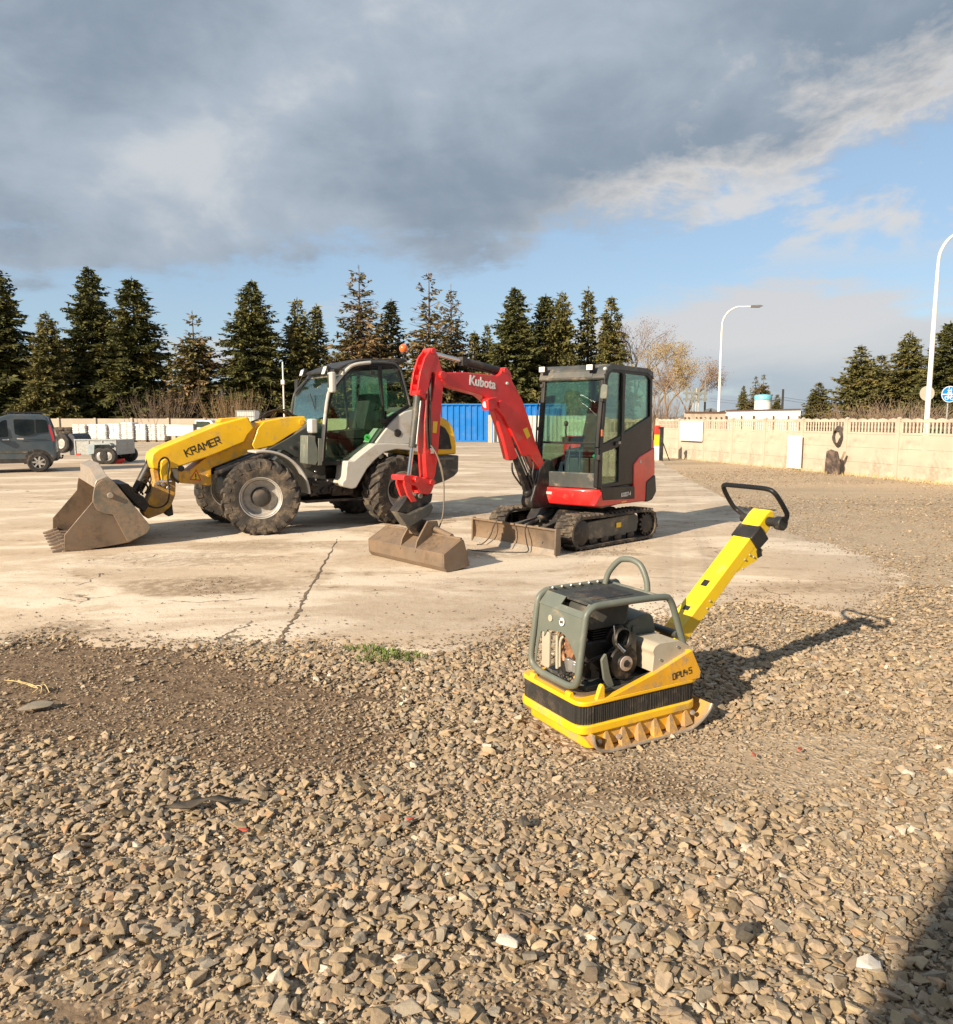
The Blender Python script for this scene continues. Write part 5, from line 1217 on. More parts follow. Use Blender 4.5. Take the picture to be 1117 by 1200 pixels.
# dirt crumbs on the slab
acc.clear()
g=np.random.default_rng(91); 
_ins=insl
def scat_slab(N,xr,yr,s0,s1,seed,dn):
    global insl
    keep=insl; insl=lambda x,y:~keep(x,y); o=len(acc); scatter(N,xr,yr,s0,s1,seed,dn,.35); insl=keep
def edged(x,y):
    d=np.full(x.shape,9.)
    for a,b in zip(so,so[1:]):
        ax,ay,bx,by=a.x,a.y,b.x,b.y; L2=(bx-ax)**2+(by-ay)**2; t=np.clip(((x-ax)*(bx-ax)+(y-ay)*(by-ay))/L2,0,1); d=np.minimum(d,np.hypot(x-ax-t*(bx-ax),y-ay-t*(by-ay)))
    return d
def dn_s(x,y,px,py):
    e=.9*np.exp(-(edged(x,y)/.10)**1.2)+.10*np.exp(-edged(x,y)/.5)
    for cx,cy,rx,ry,am in ((65,745,26,12,.9),(250,690,40,12,.22),(420,762,60,9,.4),(600,745,50,16,.4),(350,715,16,40,.10),(700,640,60,12,.15),(560,700,300,60,.012),(900,700,120,18,.10),(1000,690,60,20,.10),(200,640,250,60,.010),(480,600,300,40,.006)):
        e=np.maximum(e,blob(px,py,cx,cy,rx,ry)*am)
    return e*(.4+1.2*fbm(x,y,4.,51,3))
scat_slab(150000,(-5,6),(5,12),.010,.034,8,dn_s)
VV=[];FF=[];CC=[];off=0
X_=[np.concatenate([a[i] for a in acc]) for i in range(8)]
for vi,(V,Fc) in enumerate(VAR):
    k=X_[7]==vi; n_=k.sum()
    if not n_: continue
    P=np.einsum('nij,vj->nvi',X_[5][k],V)*X_[3][k][:,None,:]; P=np.einsum('nij,nvj->nvi',X_[4][k],P)
    P[:,:,0]+=X_[0][k][:,None]; P[:,:,1]+=X_[1][k][:,None]; P[:,:,2]+=.012
    nv=len(V); VV.append(P.reshape(-1,3)); FF.append((Fc[None]+(np.arange(n_)*nv)[:,None,None]+off).reshape(-1,3)); CC.append(np.repeat(X_[6][k],nv,0)*.8); off+=n_*nv
tag(npmesh('grit',np.concatenate(VV),np.concatenate(FF),SMT,np.concatenate(CC)),'scattered stones and grit lying on the pale concrete yard','grit',kind='stuff')
# weathered joint running through the yard towards the camera
jp=[at(px,py)[:2] for px,py in ((396,632),(386,650),(372,676),(360,696),(352,712),(342,730),(332,746),(326,756))]
jl=sp([(x,y,0) for x,y in jp],9); m=MB(); rj=random.Random(4); A_=[];B2=[]
for i,p in enumerate(jl):
    t=(jl[min(i+1,len(jl)-1)]-jl[max(i-1,0)]).normalized(); nn=Vector((-t.y,t.x,0)); w_=(.004+.018*(i/len(jl))**.8)*rj.uniform(.1,1.6); o_=nn*rj.uniform(-.015,.015); A_.append(p+o_+nn*w_); B2.append(p+o_-nn*w_)
m.add([(p.x,p.y,.010) for p in A_]+[(p.x,p.y,.010) for p in B2],[(i,i+1,len(A_)+i+1,len(A_)+i) for i in range(len(A_)-1)])
struct(m.build('yard_crack',pm('crack_dirt',(.16,.115,.075),.95,0,.3,20),weld=False))
# small debris ---------------------------------------------------------------------------
def chip(name,label,cat,px,py,s,mat,flat=.5,seed=0,group=None,yaw=0):
    V,Fc=VAR[seed%len(VAR)]; x,y,_=at(px,py,.02)
    m=MB(); m.v=[(p[0]*s[0],p[1]*s[1],p[2]*s[2]) for p in V]; m.f=[tuple(f) for f in Fc]
    o=m.build(name,mat,bevel=.002); o.location=(x,y,.02+s[2]*.5); o.rotation_euler=(.1,.1,R(yaw)); return tag(o,label,cat,group)
PWH=pm('pale_stone',(.62,.57,.49),.8,0,.1,30,bump=.3,bs=60); PDK=pm('dark_stone',(.09,.08,.065),.85,0,.3,30,bump=.4,bs=60); PRD=pm('red_plastic',(.50,.10,.06),.55,0,.2,20)
chip('pale_stone','pale flat stone lying among darker gravel near the shaded corner','stone',1018,1132,(.05,.032,.014),PWH,seed=3,yaw=20)
chip('pale_stone','pale stone on the brown dirt at the bottom edge of the gravel','stone',594,1108,(.042,.03,.014),PWH,seed=6,yaw=-20)
chip('white_stone','small white stone among the gravel left of centre','stone',571,875,(.03,.024,.014),PWH,seed=9)
chip('dark_stone','dark mottled stone sticking up from the gravel below the compactor','stone',872,1098,(.038,.035,.03),PDK,seed=5)
chip('dark_stone','round black stone in the gravel left of and below the compactor','stone',615,965,(.03,.03,.022),PDK,seed=8)
chip('flat_slab','flat grey broken slab lying in the brown dirt at far left','slab',40,829,(.10,.07,.016),pm('grey_slab',(.27,.235,.185),.9,0,.1,12,bump=.3),seed=2,yaw=5)
for k,(px,py,d) in enumerate(((285,973,'nearest the dark metal scrap'),(482,961,'in the middle of the gravel below the concrete'),(938,878,'right of the compactor'),(884,885,'just behind the one right of the compactor'))):
    chip('red_fragment','small red broken fragment in the gravel '+d,'fragment',px,py,(.028,.012,.007),PRD,seed=10+k,yaw=-15+30*k)
x,y,_=at(238,944,.02)
m=MB(); m.add([(-.16,-.01,0),(-.04,-.035,.01),(.02,.0,.03),(.10,-.03,.035),(.16,.01,.02),(.06,.035,.03),(-.03,.03,.012),(-.12,.02,.004)],[tuple(range(8))]); 
o=m.build('metal_scrap',pm('dark_scrap',(.075,.062,.048),.75,.2,.3,20,bump=.3),weld=False); s=o.modifiers.new('s','SOLIDIFY'); s.thickness=.006; o.location=(x,y,.02); tag(o,'dark bent strip of scrap lying on the gravel left of centre','scrap')
m=MB()
for k in range(3): 
    a=at(5+8*k,797,.01); b=at(30+6*k,800+3*k,.02); c=at(44+4*k,806-2*k,.03); d=at(38+10*k,812,.01); m.tube(sp([a,b,c,d],4),.003,5)
tag(m.build('dry_stalk',STRAW),'pale dry stalks lying on the brown dirt at far left','stalk')
# grass --------------------------------------------------------------------------------
def blades(name,label,spots,mat,h0,h1,cnt,seed):
    r=random.Random(seed); m=MB()
    for (x,y,rx,ry) in spots:
        for k in range(int(cnt)):
            a=r.uniform(0,6.28); q=math.sqrt(r.random()); X0=x+rx*q*math.cos(a); Y0=y+ry*q*math.sin(a); h=r.uniform(h0,h1); w=h*.05+.002; t=r.uniform(0,6.28); l=h*r.uniform(.2,1.)
            dx,dy=math.cos(t),math.sin(t)
            m.add([(X0-dy*w,Y0+dx*w,0),(X0+dy*w,Y0-dx*w,0),(X0+dx*l*.5+dy*w*.7,Y0+dy*l*.5-dx*w*.7,h*.7),(X0+dx*l,Y0+dy*l,h)],[(0,1,2),(0,2,3)])
    return tag(m.build(name,mat,weld=False),label,'grass',kind='stuff')
gs=[(*at(px,py)[:2],.14,.07) for px,py in ((425,762),(445,766),(460,769),(478,772),(440,775))]
blades('green_grass','thin tufts of green grass on the edge of the concrete yard',gs,GRN,.02,.05,90,3)
# ================================================================== right-hand fence
FA=Vector(at(775,535)[:2]); FB=Vector(at(1117,568)[:2]); fd=(FB-FA).normalized(); fn=Vector((-fd.y,fd.x)); 
if fn.dot(-FA)<0: fn=-fn
fang=math.degrees(math.atan2(fd.y,fd.x))
p795=Vector(at(795,537.5)[:2]); 
# post at px 795: project onto the fence line
r_=(795-558.5)/F; s_=0
den=fd.x-r_*fd.y; t795=(r_*FA.y-FA.x)/den*1.0
P0=FA+fd*t795-fd*2.0
fence=thing('concrete_fence','long cream precast concrete fence with balustrade top panels along the right side','fence',(P0.x,P0.y,0),fang)
PITCH=1.995; FH=1.70; NP=12
pan=None; post0=None
def to_local_y(): return None
ysg=1
def mkpanel():
    m=MB()
    for z0,z1 in ((-.05,.40),(.405,.84),(.845,1.23)):
        m.box((PITCH/2,0,(z0+z1)/2),(PITCH-.10,.045,z1-z0))
    # balustrade panel
    m.box((PITCH/2,0,1.265),(PITCH-.10,.05,.06)); m.box((PITCH/2,0,1.615),(PITCH-.10,.05,.07))
    nb=15
    for k in range(nb):
        x=.12+(PITCH-.24)*k/(nb-1); m.lathe([(.018,0),(.030,.05),(.022,.10),(.034,.16),(.022,.22),(.030,.27),(.02,.31)],(x,0,1.285),(0,0,1),8)
    m.box((.075,0,1.44),(.05,.05,.34)); m.box((PITCH-.075,0,1.44),(.05,.05,.34))
    # scalloped top
    for k in range(5):
        x=.22+k*(PITCH-.44)/4; m.prism([(x-.17,1.648),(x-.12,1.675),(x,1.692),(x+.12,1.675),(x+.17,1.648)],-.024,.024)
    return m
pan=mkpanel().build('fence_panel',CRE,fence,bevel=.004); pan.location=(0,0,0)
post0=MB().box((0,0,.82),(.12,.13,1.72)).lathe([(.075,0),(.06,.03),(.0,.06)],(0,0,1.68),(0,0,1),12).build('fence_post',CRE,fence,bevel=.006)
for k in range(1,NP+1):
    q_=post0.copy(); col.objects.link(q_); q_.parent=fence; q_.location=(k*PITCH,0,0)
    if k<NP: q_=pan.copy(); col.objects.link(q_); q_.parent=fence; q_.location=(k*PITCH,0,0)
def fpt(px,z=0,off=0):                   # point of the fence line (offset towards the yard) seen at column px
    r_=(px-558.5)/F; A=FA+fn*off; 
    # account for pitch: horizontal ratio X/(Y*cP + ...) ~ use z
    for _ in range(1):
        # X = r*(Y*cP-(z-CH)*sP)
        # A.x+t fd.x = r*((A.y+t fd.y)*cP-(z-CH)*sP)
        t=(r_*(A.y*cP-(z-CH)*sP)-A.x)/(fd.x-r_*fd.y*cP)
    return A+fd*t
# dry grass at the foot
spots=[]
for px in range(800,1120,9):
    p=fpt(px,0,.25); spots.append((p.x,p.y,.35,.28))
blades('dry_grass','dry straw coloured grass along the foot of the cream fence',spots,STRAW,.03,.13,26,8)
spots=[(*at(px,py)[:2],1.0,.5) for px,py in ((825,536),(840,537),(855,539),(815,535))]
blades('dry_grass','clump of taller dry grass beside the pale mound at the fence',spots,STRAW,.1,.35,160,9)
# pale mound
m=MB().ball((0,0,0),1,8,(2.0,.9,.28)); o=m.build('sand_mound',pm('sand',(.56,.43,.31),.95,0,.12,3,bump=.5,bs=8)); p=at(800,535); o.location=(p[0],p[1],-.02); struct(o)
# white board on the fence
def fbox(name,label,cat,px0,px1,z0,z1,off,th,mat,bev=.004,**k):
    a=fpt(px0,(z0+z1)/2,off); b=fpt(px1,(z0+z1)/2,off); c=(a+b)/2
    o=MB().box((0,0,(z1-z0)/2),((b-a).length,th,z1-z0)).build(name,mat,bevel=bev); o.location=(c.x,c.y,z0); o.rotation_euler=(0,0,R(fang)); 
    return tag(o,label,cat)
o=fbox('sign_board','blank white board hung on the cream fence, left of the other white panel','sign',797,823.5,.78,1.60,.13,.03,WH)
bd=o; 
o=fbox('white_board','narrow upright white board leaning against the cream fence','board',923.5,939,.05,1.14,.16,.05,WH)
# coil of black hose + dark sheet
p=fpt(980.5,1.15,.12); m=MB(); rr3=random.Random(2)
for k in range(7): m.tube([(.19*math.cos(a*.4)*(1+.2*rr3.random())*.8,.02*k*.6+rr3.uniform(-.02,.02),.33*math.sin(a*.4)*(.62+.06*k)) for a in range(16)],.016,6,True)
o=m.build('cable_coil',pm('grey_cable',(.07,.058,.05),.7,0,.3,12)); o.location=(p.x,p.y,1.14); o.rotation_euler=(0,0,R(fang)); tag(o,'dark coil of cable hanging on the cream fence','cable coil')
p=fpt(980,.3,.3)
t=thing('leaning_pallet','dark weathered sheet leaning on the fence below the cable coil','pallet',(p.x,p.y,0),fang)
q=[(-.38,0),(.20,0),(.34,.42),(.30,.74),(.02,.80),(-.12,.74),(-.25,.40)]
m=MB().add([(x,-.10+.28*z*0-.0,z) for x,z in q]+[(x,-.03,z) for x,z in q],[tuple(range(7)),tuple(range(13,6,-1))]+[(i,7+i,7+(i+1)%7,(i+1)%7) for i in range(7)]); m.xf(Matrix.Rotation(R(14 if True else 0),4,'X')); m.build('sheet',pm('weathered_sheet',(.085,.065,.058),.9,0,.4,6,(.30,.22,.17),.5,5,.6,25),t,bevel=.01)
m=MB().bar((.06,-.06,0),(.26,.06,.70),.07,.02,(0,1,0)); m.build('plank',WOOD,t,bevel=.003)
p=fpt(1012,.1,.2)
# striped marker post and dark post beyond excavator
def far_thing(px,py,Y): return dist(px,py,Y)
x,y,z=dist(770,525,31); 
mk=thing('marker_post','slim red, yellow and white marker board seen right beside the excavator','marker',(x,y,0))
for z0,z1,ma in ((.0,.6,WHL),(.6,1.05,YST),(1.05,1.42,RST)): MB().box((0,0,(z0+z1)/2),(.22,.12,z1-z0)).build('band',ma,mk,bevel=.01)
x,y,z=dist(775,525,30.5)
m=MB().box((0,0,.65),(.14,.14,1.3)).bar((.0,0,.9),(.35,0,.0),.04,.04).box((-.03,0,1.33),(.2,.16,.08)); o=m.build('dark_post',BK,bevel=.01); o.location=(x,y,0); tag(o,'short dark post with a slanted brace beside the striped marker','post')
# ================================================================== street lamps
def lamp(name,label,px,pyb,pyt,Y,arm,hw,lum=True):
    X,_,_=dist(px,pyb,Y); _,_,zt=dist(px,pyt,Y)
    t=thing(name,label,'street lamp',(X,Y,0)); h=zt
    MB().tube([(0,0,0),(0,0,1.2),(0,0,1.25),(0,0,h*.55),(0,0,h-arm*.95)],[.11,.11,.085,.075,.055],12).build('pole',WH,t)
    c=[(0,0,h-arm*.95),(.03*arm,0,h-arm*.55),(.22*arm,0,h-arm*.22),(.55*arm,0,h-.03),(.85*arm,0,h),(1.15*arm,0,h+.01)]
    MB().tube(sp(c,6),.048,10).build('arm',WH,t)
    l=MB().prism(rnd([(1.10*arm,h-.02),(1.12*arm,h+.08),(1.5*arm,h+.10),(1.62*arm,h+.04),(1.5*arm,h-.03)],.03),-.13,.13).build('luminaire',pm('lamp_grey_'+str(int(px)),(.16,.16,.17),.5),t,bevel=.03)
    MB().box((1.33*arm,0,h-.035),(.34*arm,.20,.02)).build('diffuser',LEN,l,bevel=.005)
    return t
lamp('street_lamp','white street lamp with a curved arm, the shorter and farther of the two lamps',842,490,359.5,48,1.55,0)
lamp('street_lamp','tall white street lamp at the right edge, its arm running out of view',1086.5,490,269,25.5,1.35,0)
# signs
X,Y0,_=dist(1112.5,463,29)
sgn=thing('road_sign','round blue and white path sign on a thin post at the right edge','road sign',(X,Y0,0))
zc=dist(1112.5,462,29)[2]
MB().cyl((0,.05,0),(0,.05,zc),.03,None,10).build('post',GLV,sgn)
fa=MB().lathe([(0,0),(.31,0),(.31,.02),(0,.02)],(0,0,zc),(0,-1,0),36).build('sign_face',SGB,sgn)
MB().lathe([(.285,.02),(.31,.02),(.31,.024),(.285,.024)],(0,0,zc),(0,-1,0),36,True).build('rim',WHL,fa)
MB().box((0,-.023,zc),(.57,.004,.03)).build('divider',WHL,fa)
m=MB().lathe([(0,.02),(.025,.02),(.025,.024),(0,.024)],(-.03,0,zc+.235),(0,-1,0),14)
for a,b in (((-.03,.20),(-.03,.12)),((-.03,.12),(-.07,.03)),((-.03,.12),(.01,.03)),((-.03,.19),(-.075,.13)),((-.03,.19),(.02,.14)),((.06,.17),(.06,.10)),((.06,.10),(.04,.03)),((.06,.10),(.08,.03)),((.02,.14),(.06,.15))): m.bar((a[0],-.022,zc+a[1]),(b[0],-.022,zc+b[1]),.032,.004,(0,1,0))
m.lathe([(0,.02),(.018,.02),(.018,.024),(0,.024)],(.06,0,zc+.195),(0,-1,0),12); m.build('walker_symbol',WHL,fa,weld=False)
m=MB()
for cx in (-.10,.10): m.tube([(cx+.065*math.cos(a*.5236),-.022,zc-.14+.065*math.sin(a*.5236)) for a in range(12)],.012,5,True)
for a,b in (((-.10,-.14),(-.04,-.07)),((-.04,-.07),(.07,-.07)),((-.04,-.07),(.0,-.15)),((.0,-.15),(.07,-.07)),((.07,-.06),(.10,-.14)),((-.07,-.05),(-.02,-.05)),((.05,-.045),(.09,-.045))): m.bar((a[0],-.022,zc+a[1]),(b[0],-.022,zc+b[1]),.018,.004,(0,1,0))
m.build('bicycle_symbol',WHL,fa,weld=False)
X,Y1_,zc=dist(1086.5,461,34)
s2=thing('road_sign','plain grey back of a round road sign behind the tall lamp','road sign',(X,Y1_,0))
MB().cyl((0,-.04,0),(0,-.04,zc),.03,None,10).build('post',GLV,s2); MB().lathe([(0,0),(.33,0),(.33,.02),(0,.02)],(0,0,zc),(0,-1,0),32).build('sign_back',SGG,s2)
# gantry sign frame seen from behind
X,Y2_,_=dist(818,480,62)
ga=thing('sign_gantry','bare grey road sign frame on three posts seen beyond the fence','sign frame',(X,Y2_,0))
def gz(py): return dist(818,py,62)[2]
def gxx(px): return dist(px,480,62)[0]-X
for px in (812.3,815.6,818.4): MB().cyl((gxx(px),0,0),(gxx(px),0,gz(455)),.05,None,8).build('post',LG,ga)
m=MB()
for py in (461,468): m.bar((gxx(800),-.1,gz(py)),(gxx(828),-.1,gz(py)),.10,.16)
for px in (804,812,818,825.5): m.bar((gxx(px),-.1,gz(454)),(gxx(px),-.1,gz(471)),.14,.14,(0,1,0))
m.build('sign_back_rail',pm('rail_grey',(.22,.23,.21),.7),ga)
o=MB().cyl((gxx(829.5),.8,0),(gxx(829.5),.8,gz(445)),.10,.08,8).bar((gxx(829.5),.8,gz(448)),(gxx(832),1.6,0),.05,.05).build('utility_pole',pm('pole_concrete',(.20,.19,.17),.9)); o.location=ga.location; tag(o,'thin dark braced pole right beside the sign frame','pole')
X,Y3_,zt=dist(918,456,58); o=MB().cyl((0,0,0),(0,0,zt),.10,.08,8).build('utility_pole',INK); o.location=(X,Y3_,0); tag(o,'black upright pole standing right of the white tank','pole')
# overhead wires
m=MB(); 
for py in (466,469): 
    a=dist(832,py+1,62); b=dist(918,py-.5,58); c=dist(990,py+3,60); m.tube(sp([a,((a[0]+b[0])/2,60,(a[2]+b[2])/2-.25),b],6),.012,4).tube(sp([b,((b[0]+c[0])/2,59,(b[2]+c[2])/2-.2),c],6),.012,4)
tag(m.build('overhead_wire',INK),'pair of thin overhead wires strung past the black pole','wire')
# white hoarding beyond the fence + tank
X0,Y4,_=dist(802,490,46); X1,_,_=dist(938,490,46)
ho=thing('site_hoarding','white sheet hoarding with dark posts standing beyond the cream fence','hoarding',(X0,Y4,0))
Wd=X1-X0; hz=lambda px:dist(px,483 if px<850 else 479.5,46)[2]
def hx_(px): return dist(px,490,46)[0]-X0
MB().add([(0,0,0),(hx_(850),0,0),(hx_(850),0,hz(849)-.03),(0,0,hz(803)-.03),(0,.06,0),(hx_(850),.06,0),(hx_(850),.06,hz(849)-.03),(0,.06,hz(803)-.03)],[(0,1,2,3),(7,6,5,4),(0,4,5,1),(1,5,6,2),(2,6,7,3),(3,7,4,0)]).build('sheet',CRE,ho)
MB().add([(hx_(850)+.01,0,0),(Wd,0,0),(Wd,0,hz(937)),(hx_(850)+.01,0,hz(851)-.08),(hx_(850)+.01,.06,0),(Wd,.06,0),(Wd,.06,hz(937)),(hx_(850)+.01,.06,hz(851)-.08)],[(0,1,2,3),(7,6,5,4),(0,4,5,1),(1,5,6,2),(2,6,7,3),(3,7,4,0)]).build('sheet',WH,ho)
for px in (802.5,807,816,821,826,832,839,845,851,868.5,883,906,923.5,936): MB().box((hx_(px),-.05,.95),(.10 if px in(821,851,883) else .06,.05,1.9 if px>850 else 1.75)).build('post',pm('rust_post',(.12,.07,.05),.8) if 'rust_post' not in MATS else MATS['rust_post'],ho)
MB().bar((0,-.05,hz(803)-.0),(hx_(850),-.05,hz(849)+.0),.06,.07).bar((hx_(850),-.05,hz(851)-.08),(Wd,-.05,hz(937)+.0),.06,.06).build('top_rail',MATS['rust_post'],ho)
X,Y5,_=dist(894,475,64); zt=dist(894,463,64)[2]; 
tk=thing('water_tank','round white tank with a light blue lid showing above the white hoarding','tank',(X,Y5,0))
MB().cyl((0,0,0),(0,0,zt-.45),.70,.68,28).build('tank_body',WH,tk,bevel=.02)
MB().lathe([(.70,-.45),(.72,-.12),(.66,.0),(.3,.06),(0,.07)],(0,0,zt),(0,0,1),28).build('lid',pm('aqua_plastic',(.18,.52,.66),.5),tk)
# ================================================================== blue container and pale sheet
xa,_,_=dist(508,500,58); xb,_,_=dist(662,500,58); hB=dist(560,473,58)[2]
def corr(x0,x1,y,z0,z1,pitch,depth,name,mat,parent,axis='x',th=.02):
    pts=[]; n=int(round((x1-x0)/pitch)); p=(x1-x0)/n
    for k in range(n):
        a=x0+k*p; pts+=[(a,y),(a+p*.30,y),(a+p*.42,y+depth),(a+p*.88,y+depth)]
    pts.append((x1,y))
    m=MB(); N_=len(pts); vs=[(px,py,z0) for px,py in pts]+[(px,py,z1) for px,py in pts]+[(px,py+th,z0) for px,py in pts]+[(px,py+th,z1) for px,py in pts]
    fs=[]
    for i in range(N_-1): fs+=[(i,i+1,N_+i+1,N_+i),(2*N_+i,3*N_+i,3*N_+i+1,2*N_+i+1),(N_+i,N_+i+1,3*N_+i+1,3*N_+i)]
    m.add(vs,fs); return m.build(name,mat,parent,weld=False,sharp=20)
ct=thing('blue_container','bright blue corrugated metal container at the back of the yard','container',(0,0,0))
corr(xa,xb,58,.08,hB-.10,.46,.07,'corrugated_side',BLU,ct)
m=MB().box(((xa+xb)/2,58.0,hB-.06),(xb-xa+.1,.14,.12)).box(((xa+xb)/2,58.0,.05),(xb-xa+.1,.14,.10)).box((xa,58,hB/2),(.14,.16,hB)).box((xb,58,hB/2),(.14,.16,hB)); m.build('frame',BLU,ct,bevel=.01)
MB().box(((xa+xb)/2,59.35,hB/2),(xb-xa-.1,2.4,hB-.04)).build('body',BLU,ct,bevel=.02)
xa2,_,_=dist(578,505,55); xb2,_,_=dist(690,505,55); hP=dist(600,487,55)[2]
gt=thing('sheet_gate','pale grey corrugated sheet gate between posts in front of the blue container','gate',(0,0,0))
corr(xa2,xb2,55,.06,hP,.30,.05,'sheet',PAL,gt)
for px,w_ in ((574.5,.30),(578.6,.08),(640,.10),(690,.2)): MB().box((dist(px,505,54.9)[0],54.9,hP/2+.02),(w_,.2,hP+.06)).build('post',CRE if px<576 else PAL,gt,bevel=.01)
# ================================================================== left side: low wall, bags, tyres, pickup, trailer
xw0,_,_=dist(-60,495,62); xw1,_,_=dist(505,495,62); hW=dist(100,490.5,62)[2]
lw=thing('boundary_wall','low pale concrete wall running behind the white bags at the back left','wall',(0,0,0))
MB().box(((xw0+xw1)/2,62.1,hW/2),(xw1-xw0,.12,hW)).build('wall',CRL,lw)
k=0; x=xw0
while x<xw1: MB().box((x,61.98,hW/2+.03),(.16,.1,hW+.06)).build('pillar',CRL,lw); x+=3.0
# bank behind the wall
def bagstack(px0,px1,pyt,Y,lab,seed,bags=True):
    r=random.Random(seed); x0=dist(px0,500,Y)[0]; x1=dist(px1,500,Y)[0]; h=dist(px0,pyt,Y)[2]; w=(x1-x0)
    t=thing('pallet_of_bags',lab,'pallet',((x0+x1)/2,Y,0),0,'white bag pallets stacked along the back wall')
    m=MB(); 
    for yy in (-.45,0,.45): m.box((0,yy,.05),(w*.96,.1,.09))
    for kk in range(6): m.box((-w*.42+kk*w*.168,0,.115),(.10,1.1,.022))
    m.build('pallet_base',WOOD,t)
    m=MB(); n=int((h-.13)/.14)
    for kk in range(n):
        z=.13+(kk+.5)*(h-.13)/n
        for s in range(2):
            for q in range(2):
                cx=(-.25+.5*s)*w*.98+r.uniform(-.02,.02); cy=-.27+.54*q+r.uniform(-.02,.02)
                mm=len(m.v); m.box((cx,cy,z),(w*.49,.55,(h-.13)/n*1.02))
    b=m.build('bags',BAG,t,bevel=.05,seg=3)
    return t
BX=[(89,104,497.5,'leftmost pallet of white bags, next to the dark tyres'),(106.5,128,497,'wide white bag pallet second from the left behind the trailer'),(130,143.5,496.5,'white bag pallet directly behind the right end of the trailer'),
    (145.5,159,495,'tallest white bag pallet, right of the trailer'),(161,174,497,'white bag pallet left of the greyish one'),(176,185,497.5,'greyer narrow bag pallet between two white ones'),(187,196,497.5,'last white bag pallet, touching the white pickup')]
for i,(a,b,t_,l) in enumerate(BX): bagstack(a,b,t_,56.5+.2*(i%3),l,i)
# tyres pile
t0=MB().lathe([(.28,-.12),(.40,-.13),(.50,-.10),(.52,0),(.50,.10),(.40,.13),(.28,.12)],(0,0,0),(0,0,1),22,True).build('old_tyre',RB)
tl=[]
r4=random.Random(4)
first=True
for cidx,px in enumerate((63,69,75,81)):
    for lv in range(4):
        x,y,_=dist(px,510,57.2); 
        o=t0 if first else t0.copy()
        if not first: col.objects.link(o)
        first=False
        o.location=(x+r4.uniform(-.05,.05),57.2+r4.uniform(-.1,.1),.14+lv*.27); o.rotation_euler=(r4.uniform(-.06,.06),r4.uniform(-.06,.06),r4.uniform(0,6))
        tag(o,'worn dark tyre, %s in the %s stack left of the white bags'%(('bottom','second lowest','second highest','top')[lv],('far left','second','third','rightmost')[cidx]),'tyre','old tyres piled at the back wall')
# white pickup, far
x0=dist(196,500,57)[0]; x1=dist(232,500,57)[0]; pk=thing('white_pickup','white boxy pickup parked beyond the bag pallets, partly hidden by the yellow boom','pickup',(x0,57,0))
w_=x1-x0
MB().prism(rnd([(0,.45),(w_,.45),(w_,1.25),(0,1.30)],.05),-.9,.9).build('load_box',WH,pk,bevel=.03)
MB().prism(rnd([(w_,.45),(w_+1.6,.45),(w_+2.8,.5),(w_+2.8,.95),(w_+1.7,1.05),(w_+1.3,1.62),(w_+.1,1.65)],.08),-.85,.85).build('cab',WH,pk,bevel=.04)
MB().prism([(w_+.2,1.10),(w_+1.45,1.08),(w_+1.15,1.52),(w_+.2,1.54)],-.87,-.84).build('side_window',GLD,pk)
MB().prism([(w_-.02,.75),(w_+.18,.75),(w_+.18,1.35),(w_-.02,1.35)],-.92,-.85).build('dark_panel',BK,pk)
for xx in (w_*.55,w_+1.9):
    for yy in (-.72,.72): 
        wl=MB().lathe([(.0,-.12),(.34,-.12),(.38,-.08),(.38,.08),(.34,.12),(0,.12)],(xx,yy,.38),(0,1,0),22).build('wheel',RB,pk); MB().lathe([(0,.13),(.2,.13),(.2,0)],(xx,yy,.38),(0,-1 if yy<0 else 1,0),16).build('rim',RIM,wl)
# ibc tank behind boom, mast
x,y,_=dist(291,486,40); zt=dist(291,481,40)[2]; w_=dist(302,486,40)[0]-dist(280,486,40)[0]
ib=thing('liquid_container','white plastic cube container in a wire cage behind the yellow boom','container',(x,y,0))
MB().box((0,0,zt-.5),(w_*.96,.9,.98)).build('tank_shell',BAG,ib,bevel=.05,seg=3)
m=MB()
for kk in range(9): xx=-w_/2+kk*w_/8; m.cyl((xx,-.5,zt-1.05),(xx,-.5,zt),.014,None,6)
for zz in (.02,.3,.6,.9): m.cyl((-w_/2,-.5,zt-zz),(w_/2,-.5,zt-zz),.014,None,6)
m.build('cage',GLV,ib,weld=False); MB().box((0,0,(zt-1.05)/2),(w_,1.0,zt-1.05)).build('stand',WOOD,ib,bevel=.02)
x,y,_=dist(333.2,490,34); zt=dist(333.2,424,34)[2]
t=thing('camera_mast','thin white mast with a small white box, standing behind the loader','mast',(x,y,0)); MB().cyl((0,0,0),(0,0,zt),.04,.03,10).build('pole',WH,t); MB().box((0,-.05,dist(333,448,34)[2]),(.16,.14,.20)).build('box',WH,t,bevel=.02)
# trailer ------------------------------------------------------------------------------
YT=29.
tx=lambda px:dist(px,515,YT-.8)[0]; tz=lambda py:dist(100,py,YT-.8)[2]
trl=thing('car_trailer','small galvanised tandem axle trailer behind the grey blue car','trailer',(tx(85),YT,0))
b_=lambda px:tx(px)-tx(85)
zt0,zt1=tz(515.5),tz(533)
m=MB().box(((b_(87)+b_(135.5))/2,0,zt1+.02),(b_(135.5)-b_(87),1.5,.05)); 
for yy in (-.75,.75): m.box(((b_(87)+b_(135))/2,yy,(zt0+zt1)/2),(b_(135)-b_(87),.03,zt0-zt1))
for xx in (b_(87),b_(135)): m.box((xx,0,(zt0+zt1)/2),(.03,1.5,zt0-zt1))
for px in (87,103,119,135): m.box((b_(px),-.775,(zt0+zt1)/2),(.05,.03,zt0-zt1+.02))
m.box(((b_(87)+b_(135))/2,-.77,zt0),(b_(135)-b_(87)+.05,.06,.05)); m.build('body',GLV,trl,bevel=.004)
